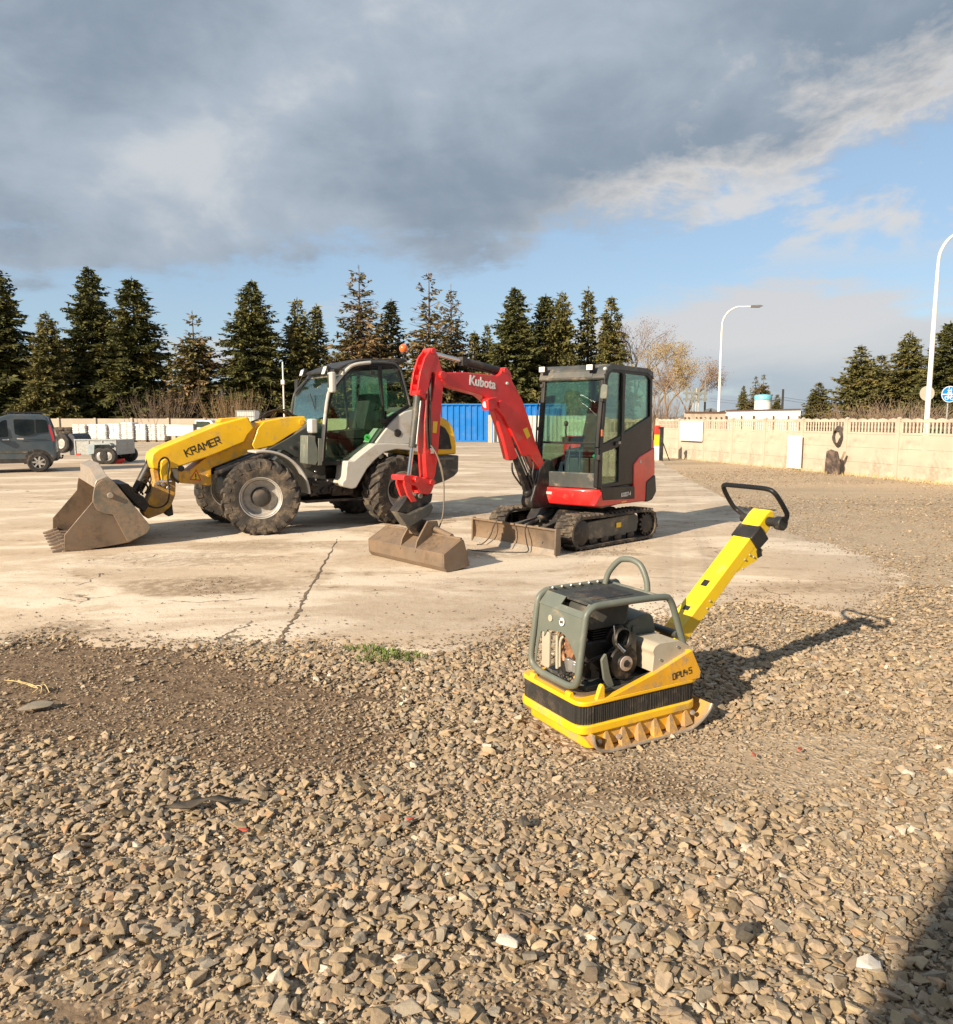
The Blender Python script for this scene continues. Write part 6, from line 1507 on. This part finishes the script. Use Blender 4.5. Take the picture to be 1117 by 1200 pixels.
for px in (117.5,127):
    for yy in (-.86,.86):
        wl=MB().lathe([(.17,-.09),(.26,-.10),(.30,-.08),(.31,0),(.30,.08),(.26,.10),(.17,.09)],(b_(px),yy,.31),(0,1,0),26,True).build('wheel',RBD,trl); MB().lathe([(0,.06),(.06,.07),(.14,.04),(.18,.08),(.18,-.08)],(b_(px),yy,.31),(0,-1 if yy<0 else 1,0),20).build('rim',RIM,wl)
gv=pm('grey_fender',(.30,.37,.40),.5)
m=MB().prism([(b_(105),.35),(b_(104.5),.62),(b_(107),.76),(b_(131),.80),(b_(133),.70),(b_(131.5),.70),(b_(130),.74),(b_(113),.72),(b_(112),.40)],-.97,-.74).prism([(b_(105),.35),(b_(104.5),.62),(b_(107),.76),(b_(131),.80),(b_(133),.70),(b_(131.5),.70),(b_(130),.74),(b_(113),.72),(b_(112),.40)],.74,.97); m.build('mudguard',gv,trl,bevel=.01)
m=MB().bar((b_(87),0,zt1),(b_(70),0,.45),.08,.08).bar((b_(87),-.5,zt1),(b_(72),0,.45),.06,.06); m.build('drawbar',GLV,trl)
sw=MB().lathe([(.20,-.10),(.32,-.11),(.37,-.08),(.38,0),(.37,.08),(.32,.11),(.20,.10)],(b_(68.5),-.55,.78),(.25,1,0),28,True).build('spare_wheel',RBD,trl); MB().lathe([(0,-.04),(.08,-.05),(.15,-.04),(.26,-.10),(.275,-.10),(.26,0)],(b_(68.5),-.55,.78),(.25,1,0),24).build('rim',RIM,sw)
MB().prism([(b_(77),.33),(b_(87),.33),(b_(87),.72),(b_(84),1.05),(b_(80),1.15),(b_(76),1.1)],-.6,.6).build('front_box',pm('dark_box',(.05,.055,.07),.6),trl,bevel=.03)
MB().box((b_(90),-.79,.36),(.16,.02,.08)).build('reflector',RST,trl); MB().box((b_(134.5),-.79,.50),(.05,.05,.45)).build('rear_corner',GLV,trl)
x,y,_=dist(137,536,28.5); o=MB().lathe([(.16,0),(.13,.03),(.05,.30),(0,.32)],(0,0,0),(0,0,1),12).build('fallen_cone',RST); o.location=(x,y,.05); o.rotation_euler=(0,R(70),0); tag(o,'small red cone on the ground at the right end of the trailer','cone')
# car ---------------------------------------------------------------------------------
# nearly side-on compact van, rear towards the trailer
c0=at(50,553.5); 
_a=R(206); CR=Fr(c0[0]-.10+.80*math.sin(_a),c0[1]-.80*math.cos(_a),206); kx=.60
car=frthing('family_van','dark grey blue family van parked at the left edge, rear towards the trailer','van',CR)
prof=[(-.80,.42),(-.86,.50),(-.84,.78),(-.80,1.10),(-.70,1.35),(-.52,1.72),(-.38,1.80),(.0,1.83),(1.2,1.83),(1.75,1.72),(2.35,1.22),(2.7,1.12),(3.3,.95),(3.45,.70),(3.42,.40),(3.1,.30),(-.6,.30)]
prof=[(x*kx,z) for x,z in prof]
bm=MB(); n_=len(prof); W2=.86
def ins(z): return 0 if z<1.1 else (z-1.1)*.20
rings=[]
cz=.9
secs=[(-W2,.90,.0),(-W2-.0,1.0,.0),(W2,1.0,0),(W2,.90,0)]
vs=[]
for s in (-1,1):
    for sc_,yo in (((.97),W2),(1.0,W2-.06)):
        vs.append([( (x-.8)*sc_+.8 if True else x, s*(yo-ins(z)), (z-.9)*(.985 if sc_<1 else 1)+.9) for x,z in prof])
order=[vs[0],vs[1],vs[3],vs[2]]
allv=[p for r_ in order for p in r_]; fs=[tuple(range(n_)),tuple(range(4*n_-1,3*n_-1,-1))]
for k in range(3): fs+=[(k*n_+i,(k+1)*n_+i,(k+1)*n_+(i+1)%n_,k*n_+(i+1)%n_) for i in range(n_)]
# wheel arches: body is closed; arches added as dark liners standing proud of the side
body=MB().add(allv,fs).build('body',CARP,car,bevel=.04,seg=3,sharp=45)
def carpoly(pts): return [(x*kx,z) for x,z in pts]
def sidepatch(name,pts,mat,s,off=.004,parent=car,th=.012):
    q=carpoly(pts); n=len(q); o=lambda z:(W2-ins(z)+off)
    vs=[(x,s*(o(z)-th),z) for x,z in q]+[(x,s*o(z),z) for x,z in q]
    return MB().add(vs,[tuple(range(n)),tuple(range(2*n-1,n-1,-1))]+[(i,n+i,n+(i+1)%n,(i+1)%n) for i in range(n)]).build(name,mat,parent,weld=False,sharp=20)
gd=pm('car_window',(.008,.011,.010),.10,0,.6,vs=2.2,spec=.35)
for s in (1,-1):
    sidepatch('quarter_window',rnd([(-.55,1.27),(-.50,1.62),(-.36,1.66),(.02,1.66),(.02,1.24)],.05),gd,s)
    sidepatch('side_window',rnd([(.09,1.22),(.09,1.66),(1.02,1.67),(.98,1.20),(.5,1.16)],.07),gd,s)
    sidepatch('front_window',rnd([(1.28,1.14),(1.32,1.66),(1.55,1.62),(2.15,1.16),(1.7,1.12)],.06),gd,s)
    sidepatch('pillar_trim',[(.03,1.22),(.08,1.22),(.08,1.67),(.03,1.67)],BK,s)
    sidepatch('sill_trim',[(.45,.32),(2.2,.32),(2.2,.44),(.45,.44)],BK,s,.012)
    sidepatch('side_rub_strip',[(.45,.62),(2.2,.62),(2.2,.70),(.45,.70)],GY,s,.014)
    sidepatch('door_handle',rnd([(.60,1.04),(.60,1.08),(.90,1.09),(.90,1.05)],.01),CARP if s<0 else LG,s,.03)
    sidepatch('door_handle',rnd([(1.25,1.02),(1.25,1.06),(1.55,1.06),(1.55,1.02)],.01),CARP if s<0 else LG,s,.03)
    sidepatch('sliding_rail',[(-.45,1.03),(.45,1.03),(.45,1.05),(-.45,1.05)],BK,s,.006)
    sidepatch('tail_light',rnd([(-.80,.98),(-.72,.98),(-.60,1.30),(-.56,1.50),(-.62,1.50),(-.74,1.22)],.02),RLN,s,.012)
    for cx in (0,2.7):
        o_=[];i_=[]
        for k in range(15):
            a=R(-8+196*k/14); o_.append((cx*kx+.40*math.cos(a),.33+.40*math.sin(a)));
        MB().prism(o_,s*(W2-.02),s*(W2+.006)).build('wheel_arch',BLK2,car)
        wl=MB().lathe([(.19,-.09),(.28,-.10),(.315,-.08),(.325,0),(.315,.08),(.28,.10),(.19,.09)],(cx*kx,s*(W2-.06),.325),(0,1,0),28,True).build('wheel',RBD,car)
        m=MB().lathe([(0,.07),(.05,.075),(.06,.05),(.06,.0)],(cx*kx,s*(W2-.06),.325),(0,s,0),18).lathe([(.185,.085),(.205,.09),(.21,.07),(.19,.04)],(cx*kx,s*(W2-.06),.325),(0,s,0),24,True)
        for k in range(7): a=k*.8976; m.bar((cx*kx+.04*math.cos(a),s*(W2+.008),.325+.04*math.sin(a)),(cx*kx+.195*math.cos(a),s*(W2+.012),.325+.195*math.sin(a)),.05,.02,(0,1,0))
        m.build('rim',RIM,wl,weld=False)
    MB().tube(sp([(-.30*kx,s*.62,1.84),(-.2*kx,s*.62,1.88),(1.3*kx,s*.62,1.88),(1.45*kx,s*.62,1.83)],4),.018,6).build('roof_rail',BK,car)
MB().prism(carpoly([(-.90,.36),(-.88,.62),(-.80,.64),(-.6,.34)]),-.80,.80).build('rear_bumper',BK,car,bevel=.03,seg=3)
MB().prism([(-.68*kx-.03,1.22),(-.52*kx-.03,1.62),(-.50*kx,1.62),(-.66*kx,1.22)],-.62,.62).build('rear_window',gd,car)
MB().tube(sp([(-.86*kx,0,.42),(-1.0*kx,0,.40),(-1.06*kx,0,.44)],4),.025,8).ball((-1.06*kx,0,.48),.035,6).build('tow_bar',BK,car)
MB().prism(carpoly([(1.62,1.72),(2.3,1.26),(2.32,1.28),(1.68,1.75)]),-.66,.66).build('windscreen',gd,car)
MB().box((2.0*kx,1.0,1.18),(.10,.2,.16)).build('door_mirror',BK,car,bevel=.03)
# ================================================================== trees
def foliage_mat(name,greens,brown,bth):
    m,g,b=newmat(name); tc=g.n('ShaderNodeTexCoord').outputs['Object']; rnd_=g.n('ShaderNodeObjectInfo').outputs['Random']
    off=g.n('ShaderNodeVectorMath',operation='SCALE'); off.inputs[0].default_value=(31,17,9); g.put(off.inputs[3],rnd_)
    v=g.n('ShaderNodeVectorMath',operation='ADD'); g.put(v.inputs[0],tc); g.put(v.inputs[1],off.outputs[0]); v=v.outputs[0]
    n1=g.noise(v,.55,4,.6); n2=g.noise(v,3.5,3,.6)
    c=g.mix(g.ss(n2,.3,.7),greens[0],greens[1]); c=g.mix(g.ss(n1,.5,.68),c,greens[2])
    c=g.mix(g.m('MULTIPLY',g.ss(g.m('ADD',n1,g.m('MULTIPLY',n2,.3)),bth,bth+.12),.9),c,brown)
    g.put(b.inputs['Base Color'],c); b.inputs['Roughness'].default_value=.75; b.inputs['Specular IOR Level'].default_value=.25
    return m
FG=foliage_mat('spruce_green',((.046,.056,.018),(.110,.112,.034),(.195,.172,.052)),(.20,.145,.065),.80)
FM=foliage_mat('spruce_olive',((.070,.072,.024),(.155,.142,.044),(.225,.185,.062)),(.23,.16,.07),.74)
FB_=foliage_mat('spruce_browning',((.070,.068,.026),(.150,.125,.046),(.21,.155,.062)),(.24,.160,.080),.62)
def spruce(seed,h,rad,den,droop,topbare,mat,name='spruce_tree',nb=7,step=.36,jag=.48,base=.7):
    g=np.random.default_rng(seed); V=[];FA_=[];
    tv=MB().tube([(0,0,0),(.05,0,h*.3),(0,.05,h*.65),(0,0,h)],[h*.016,h*.012,h*.007,.012],8)
    P=[];D=[];L=[];Wd=[]
    z=base; 
    while z<h-.15:
        t=(z-base)/(h-base); R0=rad*(1-t)**.78*(1 if t>.12 else .65+3*t)
        bushy=den*(1 if t<topbare else max(.25,1-(t-topbare)*3.0))
        nbr=max(5,int(1.45*nb*(.55+.6*(1-t))))
        a0=g.uniform(0,6.28); sec=fs_=0
        for k in range(nbr):
            a=a0+6.283*k/nbr+g.normal(0,.25); Lb=R0*(1-jag+jag*2*g.random()*.8)
            if g.random()<.07: continue
            up=.35*(t)+.05-droop*(1-t)*.6+g.normal(0,.08); dx,dy=math.cos(a),math.sin(a)
            ns=max(2,int(Lb/.20)); pts=[]
            for s in range(ns+1):
                f=s/ns; pts.append((dx*Lb*f,dy*Lb*f,z+Lb*(up*f-droop*.55*f*f*(1-.5*t)+.22*max(0,f-.7))))
            if Lb>.9: tv.tube(pts[::max(1,ns//2)] if len(pts[::max(1,ns//2)])>1 else pts,[.03*(1-.8*i/len(pts[::max(1,ns//2)])) for i in range(len(pts[::max(1,ns//2)]))],4)
            for s in range(ns+1):
                f=s/ns
                if g.random()>bushy or f<.12: continue
                p=np.array(pts[s]); rem=Lb*(1-f); tl=min(.75,.22+.45*rem)*g.uniform(.7,1.25)
                for sd in (-1,1):
                    for q in range(2):
                        ang=a+sd*g.uniform(.5,1.15); d=np.array([math.cos(ang),math.sin(ang),g.normal(-.30,.25)]); P.append(p+g.normal(0,.07,3)); D.append(d); L.append(tl*g.uniform(.7,1.25)); Wd.append(g.uniform(.12,.24))
                # hanging sprays
                P.append(p); D.append(np.array([dx*.3+g.normal(0,.2),dy*.3+g.normal(0,.2),-1])); L.append(g.uniform(.25,.60)*(1-.5*t)); Wd.append(g.uniform(.14,.26))
                P.append(p+g.normal(0,.06,3)); D.append(np.array([dx,dy,g.normal(.1,.15)])); L.append(g.uniform(.25,.5)); Wd.append(g.uniform(.08,.15))
        z+=step*.86*(1.15-.5*t)*g.uniform(.7,1.3)
    for k in range(5): P.append(np.array([0,0,h-.25+.05*k])); D.append(np.array([g.normal(0,.25),g.normal(0,.25),1])); L.append(.3); Wd.append(.05)
    P=np.array(P);D=np.array(D);L=np.array(L);Wd=np.array(Wd); D/=np.linalg.norm(D,axis=1)[:,None]
    rv=g.normal(size=D.shape); S=np.cross(D,rv); S/=np.linalg.norm(S,axis=1)[:,None]+1e-9
    e=P+D*L[:,None]; m_=P+D*(L*.45)[:,None]
    v=np.stack([P-S*(Wd*.25)[:,None],m_-S*(Wd*.5)[:,None],e,m_+S*(Wd*.5)[:,None]],1).reshape(-1,3)
    f=np.arange(len(P)*4).reshape(-1,4)
    root=thing(name,'','spruce tree'); 
    c=npmesh('crown',v,f,mat); c.parent=root
    tv.build('trunk',BARK,root,weld=False)
    return root,len(P)
SP={}
def getsp(k):
    if k in SP: return SP[k]
    a={'dense':(1,15.,3.2,.95,.55,.93,FG),'dense2':(2,15.,3.3,.92,.62,.92,FG),'full':(3,15.,3.9,.95,.50,.95,FG),'olive':(4,12.,3.2,.95,.45,.85,FM),
       'brown':(5,15.,3.6,.70,.35,.45,FB_),'brown2':(6,15.,3.0,.66,.30,.40,FB_),'brown3':(7,12.,2.9,.80,.45,.60,FB_),'slim':(8,13.,1.7,.85,.45,.85,FM),'mid':(9,13.,2.6,.85,.5,.8,FM),'pineish':(10,10.,3.0,.85,.15,.80,FM)}[k]
    SP[k]=[spruce(a[0],a[1],a[2],a[3],a[4],a[5],a[6],nb=8 if k!='slim' else 6)[0],a[1],a[2],False]; return SP[k]
TREES=[(8,314,47,'dense2',70,'dark spruce tallest at the far left edge behind the car'),
 (62,366,33,'olive',66,'shorter olive green spruce between the two tall dark ones at the left'),
 (114,313,46,'full',70,'tall full dark spruce, left one of the touching pair behind the trailer'),
 (163,325,47,'dense',69,'tall dark spruce, right one of the touching pair behind the white bags'),
 (231,366,36,'brown3',67,'short browning spruce alone between the touching pair and the next tall dark spruce'),
 (300,329,47,'full',68,'tall broad dark spruce behind the thin mast'),
 (352,350,30,'mid',70,'medium green spruce just left of the loader cab'),
 (374,356,22,'slim',74,'slim green spruce directly above the front of the loader cab'),
 (424,312,46,'brown',69,'tall open brown spruce rising above the loader cab roof'),
 (460,350,26,'slim',72,'slim dark spruce behind the orange beacon'),
 (504,320,36,'brown2',69,'tall thin-topped brown spruce behind the top of the red arm'),
 (529,334,32,'brown',73,'brown spruce touching the right side of the thin-topped one'),
 (556,388,20,'slim',78,'small spruce low between the brown pair and the broad green one'),
 (571,380,18,'mid',79,'small spruce tucked against the broad green spruce'),
 (603,337,43,'full',70,'broad green spruce above the red boom'),
 (638,345,36,'dense',72,'green spruce just right of the broad one above the boom'),
 (657,342,32,'olive',71,'olive spruce directly left of the slim one over the excavator cab'),
 (687,337,19,'slim',73,'slimmest tall spruce above the excavator cab'),
 (714,348,28,'mid',72,'rightmost spruce of the long row, above the right side of the excavator cab'),
 (870,452,9,'mid',90,'small distant spruce left of the water tank'),(884,441,14,'brown2',90,'distant brownish spruce rising left behind the water tank'),(893,438,13,'brown3',92,'distant spruce directly behind the water tank'),(910,462,9,'mid',88,'tiny distant spruce just right of the water tank'),
 (958,448,20,'mid',70,'small lone dark spruce between the black pole and the right-hand group'),
 (1005,405,33,'pineish',62,'bushy olive spruce, leftmost of the group beyond the fence'),
 (1029,416,26,'mid',66,'spruce half hidden between the two larger ones of the right-hand group'),
 (1060,389,32,'olive',64,'spruce with the pointed top just left of the tall lamp'),
 (1106,377,38,'dense',60,'big dark spruce behind the blue sign at the right edge'),(1083,420,24,'brown3',66,'browning spruce right behind the tall lamp pole')]
rt=random.Random(77)
for i,(px,py,hw,kind,Yt,lab) in enumerate(TREES):
    s=getsp(kind); p=dist(px,py,Yt); X,_,_=dist(px,490,Yt); sz=p[2]/s[1]; sw=(hw/F*Yt)/s[2]*1.34
    o=s[0] if not s[3] else dup(s[0]); s[3]=True
    o.location=(X,Yt,0); o.scale=(sw,sw,sz); o.rotation_euler=(0,0,rt.uniform(0,6.28)); o['label']=lab; o['group']='spruces lining the yard' if px<800 else 'spruces beyond the fence'
# bare and budding broadleaf trees ------------------------------------------------------
def bare(seed,h,spread,mat,name,label,px,Yt,cat,leaf=None,nleaf=0):
    r=random.Random(seed); m=MB(); tips=[]
    def grow_(p,d,l,rad,lv):
        q=p+d*l; mid=p.lerp(q,.5)+Vector((r.gauss(0,1),r.gauss(0,1),0))*l*.05
        m.tube([p,mid,q],[rad,rad*.85,rad*.68],5 if lv<2 else 3)
        if lv>=6: tips.append(q); return
        for k in range(3 if lv<4 else 2):
            a=Vector((r.gauss(0,1),r.gauss(0,1),r.gauss(0,.5))); dd=(d+a*spread*(.45+.05*lv)).normalized(); dd.z=abs(dd.z)*.9+.12 if lv<4 else dd.z+.1
            grow_(q,dd.normalized(),l*r.uniform(.62,.84),rad*.62,lv+1)
        if lv>=3: tips.append(q)
    grow_(Vector((0,0,0)),Vector((0,0,1)),h*.24,h*.014,0)
    t=thing(name,label,cat,(dist(px,490,Yt)[0],Yt,0)); m.build('branches',mat,t,weld=False)
    if nleaf:
        g=np.random.default_rng(seed); T=np.array([tuple(x) for x in tips]); P=T[g.integers(0,len(T),nleaf)]+g.normal(0,.22,(nleaf,3)); D=g.normal(size=(nleaf,3)); D/=np.linalg.norm(D,axis=1)[:,None]; S=np.cross(D,g.normal(size=(nleaf,3))); S/=np.linalg.norm(S,axis=1)[:,None]
        v=np.stack([P,P+D*.06-S*.03,P+D*.13,P+D*.06+S*.03],1).reshape(-1,3); c=npmesh('buds',v,np.arange(nleaf*4).reshape(-1,4),leaf); c.parent=t
    return t
BUD=pm('budding_leaf',(.33,.235,.085),.8,0,.35,1.0); BUD2=pm('reddish_bud',(.24,.15,.09),.8,0,.3,1.0)
bare(3,12.5,.62,TWG,'bare_tree','bare greyish twiggy tree just right of the last spruce','' or 742,74,'tree',BUD2,2500)
bare(5,9.8,.75,TWY,'budding_tree','round yellowish budding tree left of the grey sign frame',782,66,'tree',BUD,5500)
bare(8,8.8,.75,TWY,'budding_tree','smaller reddish budding tree touching the left of the sign frame',805,70,'tree',BUD2,3000)
bare(9,7.5,.75,TWG,'bare_tree','low bare tree behind the right rear corner of the excavator cab',768,72,'tree',BUD2,1500)
def bush(seed,h,w,mat,label,px,Yb,n=160,name='bare_bush'):
    r=random.Random(seed); m=MB()
    for k in range(n):
        a=r.uniform(0,6.28); x,y=r.gauss(0,w*.25),r.gauss(0,w*.2); l=h*r.uniform(.5,1.05); dx=x*.7+r.gauss(0,w*.10); dy=r.gauss(0,w*.1)
        p=[(x,y,0),(x+dx*.4,y+dy*.4,l*.5),(x+dx,y+dy,l)]; m.tube(p,[.022,.016,.006],3)
        for j in range(2): b=Vector(p[1]).lerp(Vector(p[2]),r.random()); m.tube([b,b+Vector((r.gauss(0,.25),r.gauss(0,.2),l*.22))],[.010,.004],3)
    o=m.build(name,mat,weld=False); o.location=(dist(px,490,Yb)[0],Yb,0); return tag(o,label,'bush')
bush(1,4.0,4.2,TWG,'bare pinkish brown bush behind the pickup, left of the other bush',191,64)
bush(2,3.8,3.2,TWY,'straw coloured bare bush below the tall broad spruce behind the mast',276,63,190)
bush(3,2.7,6.,TWG,'brown scrub bush in front of the right-hand spruce group',1030,50,260)
bush(4,2.4,4.,TWG,'brown scrub bush at the foot of the spruce behind the tall lamp',1072,48,200)
bush(6,3.8,3.,TWG,'low bare brush right beside the excavator cab',772,62,160)
# distant wooded skyline
m=MB(); r=random.Random(9)
pts=[]
for k in range(240):
    a=-60+120*k/239; d=520; x=d*math.tan(R(a)) if abs(a)<75 else 0; pts.append((x,d+r.uniform(-6,6),3+4.5*r.random()+3*math.sin(k*.21)))
vs=[(x,y,-1) for x,y,z in pts]+[(x,y,z) for x,y,z in pts]+[(x,y+14,z*.9) for x,y,z in pts]+[(x,y+14,-1) for x,y,z in pts]; n_=len(pts)
fs=[]
for k in range(n_-1): fs+=[(k,k+1,n_+k+1,n_+k),(n_+k,n_+k+1,2*n_+k+1,2*n_+k),(2*n_+k,2*n_+k+1,3*n_+k+1,3*n_+k)]
m.add(vs,fs); tag(m.build('far_woods',pm('far_wood_tone',(.12,.13,.14),.95,0,.2,.05),weld=False),'low grey band of woods on the horizon','woods',kind='stuff')
# ================================================================== unseen building placed behind the camera to shade the corner
SD=Vector((math.cos(R(46)),math.sin(R(46))))                         # direction in which shadows fall
n0=Vector((-SD.y,SD.x)); e0=Vector(at(1006,1200)[:2]); c0=e0-SD*7.0
bw,bd,bh=13.,7.,5.0
bl=thing('shadow_building','plain unseen building behind the camera, placed to cast the corner shadow','building',(c0.x,c0.y,0))
MB().box((bw/2,-bd/2,bh/2),(bw,bd,bh)).build('wall',SHEET,bl); MB().box((bw/2,-bd/2,bh+.06),(bw+.1,bd+.1,.12)).build('roof',GY,bl,bevel=.01)
dr=MB().box((2.2,.02,1.05),(1.0,.06,2.1)).build('door',GY,bl,bevel=.01); MB().box((2.55,.07,1.05),(.12,.05,.03)).build('handle',CHR,dr)
for x in (5,8,11): wn=MB().box((x,.02,1.8),(1.4,.06,1.2)).build('window',WH,bl,bevel=.01); MB().box((x,.056,1.8),(1.25,.01,1.05)).build('pane',GLD,wn)
# ================================================================== world, sun, camera
SEL=27.; saz=math.atan2(-SD.y,-SD.x)           # towards the sun
w=bpy.data.worlds.new('World'); scn.world=w; w.use_nodes=True; nt=w.node_tree; nt.nodes.clear(); g=N(nt)
sky=g.n('ShaderNodeTexSky',sky_type='NISHITA',sun_disc=False,sun_elevation=R(SEL),sun_rotation=math.pi/2-saz,altitude=200,air_density=1.0,dust_density=1.2,ozone_density=1.2)
dirv=g.n('ShaderNodeTexCoord').outputs['Generated']
xyz=g.n('ShaderNodeSeparateXYZ'); g.put(xyz.inputs[0],dirv); dx,dy,dz=xyz.outputs
zc=g.m('MAXIMUM',dz,.02); PX=g.m('DIVIDE',dx,zc); PY=g.m('DIVIDE',dy,zc)
def vec(a,b,c=0.):
    q=g.n('ShaderNodeCombineXYZ'); g.put(q.inputs[0],a); g.put(q.inputs[1],b); g.put(q.inputs[2],c); return q.outputs[0]
M_=g.m
# cloud deck overhead: its far edge lies at PY ~ 5.4 on the left and nearer on the right
pc_=vec(PX,PY); wob=g.noise(vec(PX,PY),.55,6,.62,.4); wob2=g.noise(vec(M_('MULTIPLY',dx,1.),dy,M_('MULTIPLY',dz,1.9)),7.,7,.62,.25)
az=M_('DIVIDE',dx,M_('MAXIMUM',dy,.05)); el=M_('DIVIDE',dz,M_('MAXIMUM',M_('POWER',M_('ADD',M_('MULTIPLY',dx,dx),M_('MULTIPLY',dy,dy)),.5),.05))
edge=M_('SUBTRACT',5.2,M_('MULTIPLY',M_('MAXIMUM',M_('ADD',PX,.15),0.),1.15))
dd=M_('ADD',M_('SUBTRACT',edge,PY),M_('ADD',M_('MULTIPLY',M_('SUBTRACT',wob,.5),3.2),M_('MULTIPLY',M_('SUBTRACT',wob2,.5),4.5)))
deck=g.ss(dd,-.35,.85)
# tone of the deck, measured in direction space so that masses keep their size towards the horizon
dn=vec(M_('MULTIPLY',dx,1.0),dy,M_('MULTIPLY',dz,1.7))
t1=g.noise(dn,2.1,5,.5,.3); t2=g.noise(dn,5.0,6,.55,.5); t3=g.noise(dn,11.,7,.6,.35)
tone=M_('ADD',M_('ADD',M_('MULTIPLY',t1,.52),M_('MULTIPLY',t2,.30)),M_('MULTIPLY',t3,.18))
# a darker belt through the middle and right of the deck, lighter patch at left
belt=M_('SUBTRACT',1.,M_('ABSOLUTE',M_('DIVIDE',M_('SUBTRACT',el,M_('ADD',.30,M_('MULTIPLY',az,.12))),.17),),clamp=True)
belt=M_('MULTIPLY',belt,g.ss(az,-.45,.05)); 
lp=M_('SUBTRACT',1.,M_('ADD',M_('POWER',M_('DIVIDE',M_('ADD',az,.30),.20),2.),M_('POWER',M_('DIVIDE',M_('SUBTRACT',el,.31),.14),2.)),clamp=True)
tone=M_('ADD',tone,M_('SUBTRACT',M_('MULTIPLY',lp,.05),M_('MULTIPLY',belt,.10)))
f1=g.ss(tone,.37,.62)
cdk=g.mix(f1,(.142,.178,.222),(.248,.284,.328))
cdk=g.mix(g.ss(tone,.555,.66),cdk,(.325,.345,.365))
rim=M_('SUBTRACT',1.,M_('ABSOLUTE',M_('DIVIDE',M_('SUBTRACT',dd,.6),.9)),clamp=True)
rim=M_('MULTIPLY',rim,g.ss(az,.0,.25)); cdk=g.mix(M_('MULTIPLY',rim,.75),cdk,(.43,.405,.38))
blue=g.n('ShaderNodeVectorMath',operation='SCALE'); g.put(blue.inputs[0],sky.outputs[0]); blue.inputs[3].default_value=.10
skyc=g.mix(.60,blue.outputs[0],(.185,.262,.35))
# thin haze over the blue band + low cumulus near the horizon
hn=g.noise(vec(M_('MULTIPLY',az,1.4),M_('MULTIPLY',el,5.),2.),1.6,6,.6,.3); 
lowm=g.ss(M_('ADD',M_('SUBTRACT',hn,.5),M_('SUBTRACT',M_('SUBTRACT',M_('MULTIPLY',g.ss(az,-.1,.45),.30),.04),M_('ABSOLUTE',M_('MULTIPLY',M_('SUBTRACT',el,.075),2.2)))),-.03,.10)
lcol=g.mix(g.ss(M_('ADD',el,M_('MULTIPLY',M_('SUBTRACT',hn,.5),.12)),.03,.115),(.225,.255,.295),(.38,.36,.35))
s1=g.mix(M_('MULTIPLY',lowm,.8),skyc,lcol)
pn=g.noise(vec(M_('MULTIPLY',az,3.),M_('MULTIPLY',el,7.),7.),1.5,6,.6,.2)
puff=M_('MULTIPLY',g.ss(pn,.50,.62),g.ss(el,.16,.23)); puff=M_('MULTIPLY',puff,g.ss(az,.05,.3)); s1=g.mix(M_('MULTIPLY',puff,.8),s1,(.40,.385,.37))
fin=g.mix(deck,s1,cdk)
up=g.ss(dz,-.02,.01); fin=g.mix(up,(.20,.17,.13),fin)
bg=g.n('ShaderNodeBackground'); g.put(bg.inputs[0],fin); bg.inputs[1].default_value=1.0
ow=g.n('ShaderNodeOutputWorld'); g.put(ow.inputs[0],bg.outputs[0])
sl_=bpy.data.lights.new('sun','SUN'); sl_.energy=4.6; sl_.angle=R(.53); sl_.color=(1.0,.83,.62)
so_=bpy.data.objects.new('sun',sl_); col.objects.link(so_)
sv=Vector((-SD.x*math.cos(R(SEL)),-SD.y*math.cos(R(SEL)),math.sin(R(SEL)))); so_.rotation_euler=sv.to_track_quat('Z','Y').to_euler(); so_.location=(-20,-20,30)
cam=bpy.data.cameras.new('camera'); co=bpy.data.objects.new('camera',cam); col.objects.link(co); scn.camera=co
co.location=(0,0,CH); co.rotation_euler=(math.pi/2-PH,0,0); cam.sensor_fit='HORIZONTAL'; cam.sensor_width=36; cam.lens=36*F/1117.; cam.clip_start=.05; cam.clip_end=6000
scn.render.engine='CYCLES'; scn.view_settings.view_transform='Standard'; scn.view_settings.look='None'; scn.view_settings.exposure=.88; scn.view_settings.gamma=1
scn.render.resolution_x=953; scn.render.resolution_y=1024
scn.cycles.transparent_max_bounces=14; scn.cycles.max_bounces=6
